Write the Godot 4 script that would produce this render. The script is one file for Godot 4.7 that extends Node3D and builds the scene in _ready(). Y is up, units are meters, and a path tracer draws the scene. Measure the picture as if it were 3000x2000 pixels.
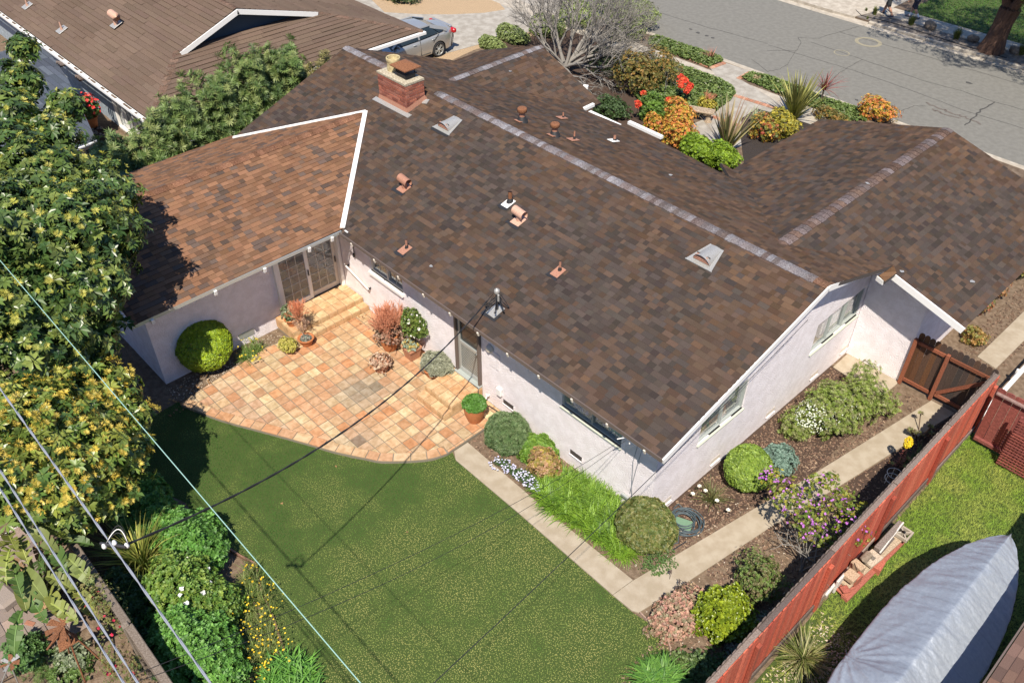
extends Node3D

var rng := RandomNumberGenerator.new()
var M := {}
var noise := FastNoiseLite.new()

# ---------- mesh builder ----------
class MB:
	var v := PackedVector3Array()
	var n := PackedVector3Array()
	var c := PackedColorArray()
	var u := PackedVector2Array()
	var i := PackedInt32Array()
	func vert(p: Vector3, nn: Vector3, col: Color, uv := Vector2.ZERO) -> int:
		v.append(p)
		n.append(nn)
		c.append(col)
		u.append(uv)
		return v.size() - 1
	# corners counter-clockwise as seen from the front
	func quad(a: Vector3, b: Vector3, d: Vector3, e: Vector3, col := Color.WHITE) -> void:
		var nn := (b - a).cross(e - a)
		if nn.length_squared() < 1e-12:
			nn = (d - b).cross(e - b)
		nn = nn.normalized()
		var k := v.size()
		vert(a, nn, col, Vector2(0, 0))
		vert(b, nn, col, Vector2(1, 0))
		vert(d, nn, col, Vector2(1, 1))
		vert(e, nn, col, Vector2(0, 1))
		i.append_array([k, k + 2, k + 1, k, k + 3, k + 2])
	func tri(a: Vector3, b: Vector3, d: Vector3, col := Color.WHITE) -> void:
		var nn := (b - a).cross(d - a).normalized()
		var k := v.size()
		vert(a, nn, col)
		vert(b, nn, col)
		vert(d, nn, col)
		i.append_array([k, k + 2, k + 1])
	func fan(p: PackedVector3Array, col := Color.WHITE) -> void:
		for k in range(1, p.size() - 1):
			tri(p[0], p[k], p[k + 1], col)
	func bx(center: Vector3, s: Vector3, b := Basis.IDENTITY, col := Color.WHITE) -> void:
		var h := s * 0.5
		var p := []
		for k in 8:
			p.append(center + b * Vector3(h.x * (1 if k & 1 else -1), h.y * (1 if k & 2 else -1), h.z * (1 if k & 4 else -1)))
		quad(p[4], p[5], p[7], p[6], col)
		quad(p[1], p[0], p[2], p[3], col)
		quad(p[5], p[1], p[3], p[7], col)
		quad(p[0], p[4], p[6], p[2], col)
		quad(p[6], p[7], p[3], p[2], col)
		quad(p[0], p[1], p[5], p[4], col)
	# box with bevelled edges
	func bev(center: Vector3, s: Vector3, r: float, b := Basis.IDENTITY, col := Color.WHITE) -> void:
		var h := s * 0.5
		r = minf(r, minf(h.x, minf(h.y, h.z)) * 0.9)
		var pos := func(sx: int, sy: int, sz: int, ax: int) -> Vector3:
			var q := Vector3(sx * (h.x - (0.0 if ax == 0 else r)), sy * (h.y - (0.0 if ax == 1 else r)), sz * (h.z - (0.0 if ax == 2 else r)))
			return center + b * q
		for sx in [-1, 1]:
			face([pos.call(sx, -1, -1, 0), pos.call(sx, 1, -1, 0), pos.call(sx, 1, 1, 0), pos.call(sx, -1, 1, 0)], b * Vector3(sx, 0, 0), col)
			face([pos.call(-1, sx, -1, 1), pos.call(1, sx, -1, 1), pos.call(1, sx, 1, 1), pos.call(-1, sx, 1, 1)], b * Vector3(0, sx, 0), col)
			face([pos.call(-1, -1, sx, 2), pos.call(1, -1, sx, 2), pos.call(1, 1, sx, 2), pos.call(-1, 1, sx, 2)], b * Vector3(0, 0, sx), col)
			for sy in [-1, 1]:
				face([pos.call(sx, sy, -1, 0), pos.call(sx, sy, 1, 0), pos.call(sx, sy, 1, 1), pos.call(sx, sy, -1, 1)], b * Vector3(sx, sy, 0), col)
				face([pos.call(sx, -1, sy, 0), pos.call(sx, 1, sy, 0), pos.call(sx, 1, sy, 2), pos.call(sx, -1, sy, 2)], b * Vector3(sx, 0, sy), col)
				face([pos.call(-1, sx, sy, 1), pos.call(1, sx, sy, 1), pos.call(1, sx, sy, 2), pos.call(-1, sx, sy, 2)], b * Vector3(0, sx, sy), col)
				for sz in [-1, 1]:
					face([pos.call(sx, sy, sz, 0), pos.call(sx, sy, sz, 1), pos.call(sx, sy, sz, 2)], b * Vector3(sx, sy, sz), col)
	# a flat face wound so that it looks along d
	func face(p: Array, d: Vector3, col := Color.WHITE) -> void:
		var nn: Vector3 = (p[1] - p[0]).cross(p[2] - p[0])
		if nn.dot(d) < 0:
			p.reverse()
		for k in range(1, p.size() - 1):
			tri(p[0], p[k], p[k + 1], col)
	func bar(a: Vector3, b: Vector3, w: float, h: float, up := Vector3.UP, col := Color.WHITE) -> void:
		var z := (b - a).normalized()
		var x := up.cross(z).normalized()
		bx((a + b) * 0.5, Vector3(w, h, a.distance_to(b)), Basis(x, z.cross(x), z), col)
	func tube(p: PackedVector3Array, r0: float, r1: float, sides := 6, col := Color.WHITE, cap := true) -> void:
		var k0 := v.size()
		var m := p.size()
		var ref := Vector3.UP
		var x := Vector3.ZERO
		for k in m:
			var d := (p[mini(k + 1, m - 1)] - p[maxi(k - 1, 0)]).normalized()
			if k == 0:
				ref = Vector3.UP if absf(d.y) < 0.9 else Vector3.RIGHT
				x = ref.cross(d).normalized()
			else:
				x = (x - d * x.dot(d)).normalized()
			var y := d.cross(x)
			var r := lerpf(r0, r1, float(k) / maxf(m - 1, 1))
			for s in sides:
				var a := TAU * s / sides
				var nn := x * cos(a) + y * sin(a)
				vert(p[k] + nn * r, nn, col, Vector2(float(s) / sides, k))
		for k in m - 1:
			for s in sides:
				var a := k0 + k * sides + s
				var b := k0 + k * sides + (s + 1) % sides
				i.append_array([a, a + sides, b, b, a + sides, b + sides])
		if cap:
			for e in 2:
				var q := k0 + e * (m - 1) * sides
				for s in range(1, sides - 1):
					if e == 0:
						i.append_array([q, q + s, q + s + 1])
					else:
						i.append_array([q, q + s + 1, q + s])
	# profile: Vector2(radius, height) from the bottom up
	func lathe(at: Vector3, prof: PackedVector2Array, sides := 24, col := Color.WHITE, b := Basis.IDENTITY) -> void:
		var k0 := v.size()
		for k in prof.size():
			var d := prof[mini(k + 1, prof.size() - 1)] - prof[maxi(k - 1, 0)]
			for s in sides:
				var a := TAU * s / sides
				var nn := Vector3(d.y * cos(a), -d.x, d.y * sin(a)).normalized()
				vert(at + b * Vector3(prof[k].x * cos(a), prof[k].y, prof[k].x * sin(a)), b * nn, col, Vector2(float(s) / sides, float(k) / prof.size()))
		for k in prof.size() - 1:
			for s in sides:
				var a := k0 + k * sides + s
				var q := k0 + k * sides + (s + 1) % sides
				i.append_array([a, q, a + sides, q, q + sides, a + sides])
	# a vertical prism over a polygon in the ground plane
	func prism(p: PackedVector2Array, y0: float, y1: float, col := Color.WHITE) -> void:
		if Geometry2D.is_polygon_clockwise(p):
			p = p.duplicate()
			p.reverse()
		var t := Geometry2D.triangulate_polygon(p)
		for k in range(0, t.size(), 3):
			face([Vector3(p[t[k]].x, y1, p[t[k]].y), Vector3(p[t[k + 1]].x, y1, p[t[k + 1]].y), Vector3(p[t[k + 2]].x, y1, p[t[k + 2]].y)], Vector3.UP, col)
		for k in p.size():
			var a := p[k]
			var b := p[(k + 1) % p.size()]
			var o := Vector3(b.y - a.y, 0, a.x - b.x)
			face([Vector3(a.x, y0, a.y), Vector3(b.x, y0, b.y), Vector3(b.x, y1, b.y), Vector3(a.x, y1, a.y)], o, col)
	func grid(nx: int, ny: int, f: Callable, col: Callable) -> void:
		var k0 := v.size()
		for y in ny + 1:
			for x in nx + 1:
				var p: Vector3 = f.call(float(x) / nx, float(y) / ny)
				vert(p, Vector3.UP, col.call(float(x) / nx, float(y) / ny, p), Vector2(float(x) / nx, float(y) / ny))
		for y in ny:
			for x in nx:
				var a := k0 + y * (nx + 1) + x
				i.append_array([a, a + nx + 1, a + 1, a + 1, a + nx + 1, a + nx + 2])
		var acc := PackedVector3Array()
		acc.resize(v.size() - k0)
		for k in range(i.size() - nx * ny * 6, i.size(), 3):
			var nn := (v[i[k + 2]] - v[i[k]]).cross(v[i[k + 1]] - v[i[k]])
			for e in 3:
				acc[i[k + e] - k0] += nn
		for k in acc.size():
			n[k0 + k] = acc[k].normalized()
	func mesh() -> ArrayMesh:
		var a := []
		a.resize(Mesh.ARRAY_MAX)
		a[Mesh.ARRAY_VERTEX] = v
		a[Mesh.ARRAY_NORMAL] = n
		a[Mesh.ARRAY_COLOR] = c
		a[Mesh.ARRAY_TEX_UV] = u
		a[Mesh.ARRAY_INDEX] = i
		var m := ArrayMesh.new()
		if v.size():
			m.add_surface_from_arrays(Mesh.PRIMITIVE_TRIANGLES, a)
		return m

# ---------- scene helpers ----------
func L(r: float, g: float, b: float) -> Color:
	return Color(r, g, b)

func tex(seed_: int, freq: float, lo: Color, hi: Color, oct := 4, size := 512) -> NoiseTexture2D:
	var f := FastNoiseLite.new()
	f.seed = seed_
	f.frequency = freq
	f.noise_type = FastNoiseLite.TYPE_SIMPLEX_SMOOTH
	f.fractal_octaves = oct
	f.fractal_gain = 0.6
	var t := NoiseTexture2D.new()
	t.width = size
	t.height = size
	t.seamless = true
	t.noise = f
	var g := Gradient.new()
	g.set_color(0, lo.linear_to_srgb())
	g.set_color(1, hi.linear_to_srgb())
	g.set_offset(0, 0.25)
	g.set_offset(1, 0.75)
	t.color_ramp = g
	return t

func bump(seed_: int, freq: float, strength: float, oct := 4) -> NoiseTexture2D:
	var f := FastNoiseLite.new()
	f.seed = seed_
	f.frequency = freq
	f.fractal_octaves = oct
	var t := NoiseTexture2D.new()
	t.width = 512
	t.height = 512
	t.seamless = true
	t.as_normal_map = true
	t.bump_strength = strength
	t.noise = f
	return t

# a surface whose colour is the linear value col (times a grain), or the vertex colour
func mat(key: String, col: Color, rough := 0.9, grain: Texture2D = null, scale := 1.0, nrm: Texture2D = null, nscale := 1.0, metal := 0.0, vc := false) -> StandardMaterial3D:
	var m := StandardMaterial3D.new()
	m.resource_name = key
	m.albedo_color = col.linear_to_srgb()
	m.roughness = rough
	m.metallic = metal
	m.vertex_color_use_as_albedo = vc
	if grain:
		m.albedo_texture = grain
	if nrm:
		m.normal_enabled = true
		m.normal_texture = nrm
		m.normal_scale = nscale
	if grain or nrm:
		m.uv1_triplanar = true
		m.uv1_world_triplanar = true
		m.uv1_scale = Vector3.ONE * scale
	M[key] = m
	return m

func thing(called: String, label: String, category: String, at := Vector3.ZERO, group := "") -> Node3D:
	var o := Node3D.new()
	o.name = called
	o.position = at
	add_child(o, true)
	return tag(o, label, category, group)

func tag(o: Node3D, label: String, category: String, group := "") -> Node3D:
	o.set_meta("label", label)
	if category:
		o.set_meta("category", category)
	if group:
		o.set_meta("group", group)
	return o

# one named mesh; points of the mesh are in the world, whatever its parent's place
func part(parent: Node3D, called: String, mb, m: Material, kind := "") -> MeshInstance3D:
	var o := MeshInstance3D.new()
	o.name = called
	o.mesh = mb.mesh() if mb is MB else mb
	o.material_override = m
	if o.mesh.get_surface_count():
		o.mesh.surface_set_material(0, m)
	o.material_override = null
	parent.add_child(o, true)
	if parent != self:
		o.position = parent.global_transform.affine_inverse() * Vector3.ZERO
	if kind:
		o.set_meta("kind", kind)
	return o

# the same with a mesh in the parent's own space
func lpart(parent: Node3D, called: String, mb, m: Material, kind := "") -> MeshInstance3D:
	var o := part(parent, called, mb, m, kind)
	o.position = Vector3.ZERO
	return o

func copy(o: Node3D, at: Vector3, turn := 0.0, size := 1.0, label := "") -> Node3D:
	var r: Node3D = o.duplicate()
	r.name = o.name
	add_child(r, true)
	r.position = at
	r.rotation.y = turn
	r.scale = Vector3.ONE * size
	if label:
		r.set_meta("label", label)
	return r

func struct(called: String, mb, m: Material) -> MeshInstance3D:
	return part(self, called, mb, m, "structure")

# many small pieces that nobody could count, as one part
func many(parent: Node3D, called: String, mesh: Mesh, m: Material, xf: Array, cols: PackedColorArray) -> MultiMeshInstance3D:
	var mm := MultiMesh.new()
	mm.transform_format = MultiMesh.TRANSFORM_3D
	mm.use_colors = true
	mm.mesh = mesh
	mm.instance_count = xf.size()
	mesh.surface_set_material(0, m)
	var b := PackedFloat32Array()
	b.resize(xf.size() * 16)
	var k := 0
	for j in xf.size():
		var t: Transform3D = xf[j]
		var x := t.basis.x
		var y := t.basis.y
		var z := t.basis.z
		b[k] = x.x; b[k + 1] = y.x; b[k + 2] = z.x; b[k + 3] = t.origin.x
		b[k + 4] = x.y; b[k + 5] = y.y; b[k + 6] = z.y; b[k + 7] = t.origin.y
		b[k + 8] = x.z; b[k + 9] = y.z; b[k + 10] = z.z; b[k + 11] = t.origin.z
		var c := cols[j]
		b[k + 12] = c.r; b[k + 13] = c.g; b[k + 14] = c.b; b[k + 15] = 1.0
		k += 16
	mm.buffer = b
	var o := MultiMeshInstance3D.new()
	o.name = called
	o.multimesh = mm
	o.material_override = m
	o.set_meta("kind", "stuff")
	parent.add_child(o, true)
	return o

func rf(a: float, b: float) -> float:
	return rng.randf_range(a, b)

func rdir() -> Vector3:
	var z := rf(-1, 1)
	var a := rf(0, TAU)
	var r := sqrt(1 - z * z)
	return Vector3(r * cos(a), z, r * sin(a))

func pick(p: Array) -> Color:
	var a: Color = p[rng.randi() % p.size()]
	var b: Color = p[rng.randi() % p.size()]
	var c := a.lerp(b, rng.randf())
	var k := rf(0.75, 1.25)
	return Color(c.r * k, c.g * k, c.b * k)

func aim(up: Vector3, spin: float, size: float) -> Basis:
	up = up.normalized()
	var x := up.cross(Vector3(0.31, 0.2, 0.93)).normalized()
	var b := Basis(x, up, x.cross(up)).orthonormalized()
	return b.rotated(up, spin).scaled(Vector3.ONE * size)

func inside(p: Vector2, poly: PackedVector2Array) -> bool:
	return Geometry2D.is_point_in_polygon(p, poly)

func smooth_line(p: PackedVector2Array, step := 6, closed := false) -> PackedVector2Array:
	var o := PackedVector2Array()
	var m := p.size()
	for k in (m if closed else m - 1):
		var a := p[posmod(k - 1, m)] if closed else p[maxi(k - 1, 0)]
		var d := p[posmod(k + 2, m)] if closed else p[mini(k + 2, m - 1)]
		for s in step:
			o.append(p[k].cubic_interpolate(p[(k + 1) % m], a, d, float(s) / step))
	if not closed:
		o.append(p[m - 1])
	return o

# ---------- leaf shapes ----------
# leaves that radiate from one point: n leaves, length, width, lift above the horizontal (0..1), droop at the tip
func leaf_star(n: int, len: float, wid: float, lift: float, droop: float, rows := 1) -> ArrayMesh:
	var m := MB.new()
	for k in n:
		var a := TAU * (k + rf(-0.25, 0.25)) / n * (2.4 if rows > 1 else 1.0)
		var l := len * rf(0.75, 1.1)
		var up := clampf(lift + rf(-0.2, 0.2), -0.6, 1.0)
		var d := Vector3(cos(a) * sqrt(1 - up * up), up, sin(a) * sqrt(1 - up * up))
		leaf(m, Vector3.UP * 0.02 * len * k, d, l, wid * rf(0.85, 1.15), droop)
	return m.mesh()

func leaf(m: MB, o: Vector3, d: Vector3, l: float, w: float, droop: float, col := Color.WHITE) -> void:
	var s := d.cross(Vector3.UP)
	if s.length() < 0.05:
		s = d.cross(Vector3.RIGHT)
	s = s.normalized().rotated(d, rf(-0.5, 0.5))
	var nn := s.cross(d).normalized()
	if nn.y < 0:
		nn = -nn
		s = -s
	var a := o + d * l * 0.05
	var mid := o + d * l * 0.55 - nn * l * droop * 0.15
	var tip := o + d * l - Vector3.UP * l * droop * 0.55
	var k := m.v.size()
	var e1 := mid + s * w * 0.5 + nn * w * 0.12
	var e2 := mid - s * w * 0.5 + nn * w * 0.12
	m.vert(a, nn, col)
	m.vert(e1, (nn - s * 0.25).normalized(), col)
	m.vert(tip, nn, col)
	m.vert(e2, (nn + s * 0.25).normalized(), col)
	m.vert(mid, nn, col)
	m.i.append_array([k, k + 4, k + 1, k + 1, k + 4, k + 2, k, k + 3, k + 4, k + 3, k + 2, k + 4])

# upright blades from one point
func blade_tuft(n: int, len: float, wid: float, spread: float, bend: float, segs := 2) -> ArrayMesh:
	var m := MB.new()
	for k in n:
		blade(m, Vector3(rf(-0.15, 0.15), 0, rf(-0.15, 0.15)) * len * 0.3, rf(0, TAU), rf(0.1, 1.0) * spread, len * rf(0.65, 1.1), wid, bend * rf(0.5, 1.4), segs)
	return m.mesh()

func blade(m: MB, o: Vector3, a: float, spread: float, len: float, wid: float, bend: float, segs := 3, col := Color.WHITE) -> void:
	var h := Vector3(cos(a), 0, sin(a))
	var side := Vector3(-sin(a), 0, cos(a))
	var p := o
	var t := spread
	var k0 := m.v.size()
	for s in segs + 1:
		var w := wid * 0.5 * (1.0 - pow(float(s) / segs, 2.0)) + wid * 0.02
		var d := h * sin(t) + Vector3.UP * cos(t)
		var nn := (Vector3.UP * sin(t) - h * cos(t)).normalized()
		if nn.y < 0:
			nn = -nn
		m.vert(p + side * w, nn, col)
		m.vert(p - side * w, nn, col)
		p += d * len / segs
		t += bend / segs
	for s in segs:
		var q := k0 + s * 2
		m.i.append_array([q, q + 1, q + 2, q + 1, q + 3, q + 2])

# leaf clumps through an ellipsoid's outer layer
func crown(out: Array, cols: PackedColorArray, c: Vector3, r: Vector3, n: int, pal: Array, size: float, depth := 0.25, amp := 0.12, nf := 1.5, ymin := -0.75, upness := 0.5) -> void:
	for k in n:
		var d := rdir()
		if d.y < ymin:
			d.y = -d.y
		var w := noise.get_noise_3dv((d * 1.7 + c) * 40.0 * nf)
		var q := 1.0 + w * amp * 2.0 - rng.randf() * rng.randf() * depth
		var p := c + d * r * q
		var up := (d / r).normalized().lerp(Vector3.UP, upness * rng.randf()).lerp(rdir(), 0.25)
		out.append(Transform3D(aim(up, rf(0, TAU), size * rf(0.7, 1.25)), p))
		cols.append(pick(pal))

# a shrub: foliage of leaf clumps and a few stems
func shrub(called: String, label: String, cat: String, base: Vector3, r: Vector3, cy: float, n: int, mesh: Mesh, m: Material, pal: Array, size: float, opt := {}) -> Node3D:
	var o := thing(called, label, cat, base, opt.get("group", ""))
	var xf := []
	var cols := PackedColorArray()
	crown(xf, cols, Vector3(0, cy, 0), r, n, pal, size, opt.get("depth", 0.25), opt.get("amp", 0.12), opt.get("nf", 1.5), opt.get("ymin", -0.75), opt.get("upness", 0.5))
	for e in opt.get("lobes", []):
		crown(xf, cols, e[0], e[1], e[2], pal, size, opt.get("depth", 0.25), opt.get("amp", 0.12), opt.get("nf", 1.5), -0.9, opt.get("upness", 0.5))
	many(o, "foliage", mesh, m, xf, cols)
	var st := MB.new()
	for k in opt.get("stems", 5):
		var a := rf(0, TAU)
		var q := Vector3(cos(a) * r.x, 0, sin(a) * r.z) * rf(0.2, 0.6)
		st.tube(PackedVector3Array([q * 0.12, q * 0.5 + Vector3.UP * cy * 0.5, q + Vector3.UP * cy]), 0.025 * opt.get("stemw", 1.0), 0.008, 5)
	lpart(o, "stems", st, M.bark)
	return o

# ---------- the scene ----------
func _ready() -> void:
	rng.seed = 20240611
	noise.seed = 5
	var cam := Camera3D.new()
	cam.name = "camera"
	cam.position = Vector3(0, 15.4, 0)
	cam.rotation_degrees = Vector3(-40.6, 46.434, 0.244)
	cam.fov = 43.09
	cam.far = 400.0
	cam.current = true
	add_child(cam)
	var env := Environment.new()
	var sky := Sky.new()
	var sm := ProceduralSkyMaterial.new()
	sm.sky_top_color = Color(0.34, 0.46, 0.66)
	sm.sky_horizon_color = Color(0.72, 0.77, 0.82)
	sm.sky_curve = 0.12
	sm.ground_horizon_color = Color(0.55, 0.55, 0.52)
	sm.ground_bottom_color = Color(0.3, 0.3, 0.28)
	sky.sky_material = sm
	env.background_mode = Environment.BG_SKY
	env.sky = sky
	env.background_energy_multiplier = 1.0
	env.tonemap_mode = Environment.TONE_MAPPER_LINEAR
	env.tonemap_exposure = 1.42
	env.sdfgi_enabled = true
	env.ssao_enabled = true
	env.ssil_enabled = true
	var we := WorldEnvironment.new()
	we.name = "environment"
	we.environment = env
	add_child(we)
	var sun := DirectionalLight3D.new()
	sun.name = "sun"
	sun.light_energy = 1.6
	sun.light_color = Color(1.0, 0.96, 0.9)
	sun.light_angular_distance = 0.5
	sun.shadow_enabled = true
	add_child(sun)
	sun.look_at_from_position(Vector3.ZERO, Vector3(-0.4264, -1.0, -0.4948))
	materials()
	setting()
	lawns()
	house_walls()
	house_roof()
	house_details()
	patio()
	fences()
	neighbour_house()
	boat_yard()
	street()
	back_garden()
	side_garden()
	front_garden()
	left_trees()
	rear_plot()
	pots()
	cables()
	car()
	people()

func materials() -> void:
	var fine := tex(1, 0.09, L(0.62, 0.62, 0.62), L(1, 1, 1), 5)
	var soft := tex(2, 0.02, L(0.74, 0.72, 0.7), L(1, 1, 1), 5)
	var blotch := tex(3, 0.012, L(0.55, 0.5, 0.45), L(1, 1, 1), 6)
	var grit := tex(4, 0.2, L(0.45, 0.45, 0.45), L(1, 1, 1), 3)
	var bsoft := bump(5, 0.05, 6.0)
	var bfine := bump(6, 0.15, 8.0)
	mat("earth", L(0.17, 0.125, 0.088), 1.0, blotch, 0.3, bfine, 0.25)
	mat("dirt", L(0.2, 0.145, 0.098), 1.0, tex(43, 0.03, L(0.62, 0.58, 0.54), L(1, 1, 1), 6), 0.33, bfine, 0.3)
	mat("mulch", L(0.095, 0.058, 0.039), 1.0, grit, 1.0, bfine, 0.6)
	mat("chip", L(1, 1, 1), 1.0, null, 1.0, null, 1.0, 0.0, true)
	mat("concrete", L(0.45, 0.405, 0.335), 0.95, soft, 0.23)
	mat("path_concrete", L(0.385, 0.33, 0.25), 0.95, tex(21, 0.02, L(0.83, 0.8, 0.76), L(1, 1, 1), 6), 0.21)
	mat("drive_concrete", L(0.37, 0.345, 0.3), 0.95, soft, 0.17)
	mat("asphalt", L(0.19, 0.185, 0.167), 0.95, tex(22, 0.05, L(0.86, 0.86, 0.86), L(1, 1, 1), 6), 0.13)
	mat("tar", L(0.06, 0.058, 0.055), 0.9)
	mat("gravel", L(0.56, 0.4, 0.24), 1.0, grit, 0.8, bfine, 0.5)
	mat("stucco", L(0.86, 0.81, 0.83), 0.95, tex(23, 0.015, L(0.9, 0.89, 0.88), L(1, 1, 1), 4), 0.35, bump(7, 0.12, 5.0), 0.5)
	mat("stucco_blue", L(0.36, 0.42, 0.47), 0.95, soft, 0.4, bfine, 0.3)
	mat("white_paint", L(0.8, 0.79, 0.76), 0.6)
	mat("cream_paint", L(0.66, 0.6, 0.52), 0.6)
	mat("grey_paint", L(0.33, 0.36, 0.34), 0.5)
	mat("shingle", L(1, 1, 1), 0.95, grit, 0.9, null, 1.0, 0.0, true)
	mat("plain_shingle", L(1, 1, 1), 0.95, fine, 0.5, null, 1.0, 0.0, true)
	mat("ridge", L(1, 1, 1), 0.9, tex(24, 0.05, L(0.4, 0.36, 0.36), L(1, 1, 1), 4), 0.8, null, 1.0, 0.0, true)
	mat("roof_deck", L(0.06, 0.05, 0.045), 0.95)
	mat("tile", L(1, 1, 1), 0.8, tex(25, 0.014, L(0.7, 0.66, 0.6), L(0.95, 0.97, 1), 6), 0.6, null, 1.0, 0.0, true)
	mat("grout", L(0.27, 0.235, 0.18), 1.0, fine, 1.0)
	mat("brick", L(1, 1, 1), 0.9, fine, 1.5, bfine, 0.6, 0.0, true)
	mat("mortar", L(0.5, 0.44, 0.4), 1.0, fine, 1.5)
	mat("terracotta", L(0.52, 0.19, 0.07), 0.7, soft, 1.6, bsoft, 0.2)
	mat("pale_terracotta", L(0.5, 0.24, 0.14), 0.85, soft, 1.6, bsoft, 0.3)
	mat("red_board", L(1, 1, 1), 0.85, tex(26, 0.03, L(0.7, 0.66, 0.64), L(1, 1, 1), 5), 0.7, bsoft, 0.4, 0.0, true)
	mat("wood", L(1, 1, 1), 0.9, tex(27, 0.05, L(0.6, 0.56, 0.52), L(1, 1, 1), 5), 0.9, bsoft, 0.4, 0.0, true)
	mat("bark", L(0.17, 0.13, 0.1), 1.0, fine, 2.0, bfine, 1.0)
	mat("grey_bark", L(0.3, 0.28, 0.25), 1.0, fine, 2.0)
	mat("red_bark", L(0.2, 0.11, 0.075), 1.0, tex(28, 0.05, L(0.3, 0.3, 0.3), L(1, 1, 1), 4), 1.2, bump(8, 0.08, 14.0), 1.2)
	mat("leaf", L(1, 1, 1), 0.55, null, 1.0, null, 1.0, 0.0, true)
	M.leaf.backlight_enabled = true
	M.leaf.backlight = Color(0.5, 0.56, 0.3)
	mat("gloss_leaf", L(1, 1, 1), 0.36, null, 1.0, null, 1.0, 0.0, true)
	M.gloss_leaf.backlight_enabled = true
	M.gloss_leaf.backlight = Color(0.36, 0.44, 0.2)
	mat("flower", L(1, 1, 1), 0.7, null, 1.0, null, 1.0, 0.0, true)
	M.flower.backlight_enabled = true
	M.flower.backlight = Color(0.5, 0.5, 0.5)
	mat("dry", L(1, 1, 1), 0.9, null, 1.0, null, 1.0, 0.0, true)
	mat("rust", L(0.3, 0.13, 0.06), 0.9, tex(29, 0.03, L(0.35, 0.3, 0.26), L(1, 1, 1), 5), 2.0)
	mat("vent_paint", L(0.42, 0.21, 0.14), 0.6, soft, 2.0)
	mat("pink_paint", L(0.62, 0.38, 0.28), 0.6, soft, 2.0)
	mat("galvanised", L(0.5, 0.52, 0.52), 0.45, tex(30, 0.04, L(0.6, 0.52, 0.45), L(1, 1, 1), 4), 2.0, null, 1.0, 0.35)
	mat("black", L(0.02, 0.02, 0.022), 0.6)
	mat("dark_metal", L(0.05, 0.05, 0.055), 0.45, null, 1.0, null, 1.0, 0.4)
	mat("pale_green", L(0.5, 0.52, 0.43), 0.7)
	mat("bronze_frame", L(0.13, 0.1, 0.085), 0.6)
	mat("alu", L(0.5, 0.52, 0.5), 0.4, null, 1.0, null, 1.0, 0.5)
	mat("cable_grey", L(0.26, 0.28, 0.32), 0.5)
	mat("cable_white", L(0.3, 0.5, 0.44), 0.5)
	mat("rubber", L(0.025, 0.025, 0.027), 0.85)
	mat("hose", L(0.06, 0.085, 0.1), 0.5)
	mat("stone", L(0.33, 0.27, 0.21), 0.95, blotch, 1.5, bfine, 0.8)
	mat("cast_stone", L(0.5, 0.4, 0.29), 0.95, blotch, 1.5, bfine, 0.6)
	mat("floor_wood", L(0.22, 0.11, 0.05), 0.5, soft, 0.7)
	for e in ["shingle", "plain_shingle", "asphalt", "ridge"]:
		if M.has(e):
			M[e].metallic_specular = 0.12
			M[e].roughness = 1.0
	mat("room", L(0.2, 0.17, 0.15), 0.9)
	mat("room_dark", L(0.06, 0.05, 0.045), 0.9)
	mat("curtain", L(0.6, 0.62, 0.62), 0.9)
	mat("tarp", L(1, 1, 1), 0.42, tex(31, 0.03, L(0.86, 0.87, 0.88), L(1, 1, 1), 4), 0.8, bump(9, 0.045, 5.0, 5), 0.5, 0.25, true)
	mat("plain", L(1, 1, 1), 0.8, null, 1.0, null, 1.0, 0.0, true)
	var gl := mat("glass", L(0.75, 0.85, 0.85), 0.03)
	gl.transparency = BaseMaterial3D.TRANSPARENCY_ALPHA
	gl.albedo_color.a = 0.1
	gl.cull_mode = BaseMaterial3D.CULL_DISABLED
	var dk := mat("dark_glass", L(0.02, 0.03, 0.035), 0.06)
	dk.metallic_specular = 0.6

func poly_sheet(called: String, pts: Array, y0: float, y1: float, m: Material) -> MeshInstance3D:
	var b := MB.new()
	b.prism(PackedVector2Array(pts), y0, y1)
	return struct(called, b, m)

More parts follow.
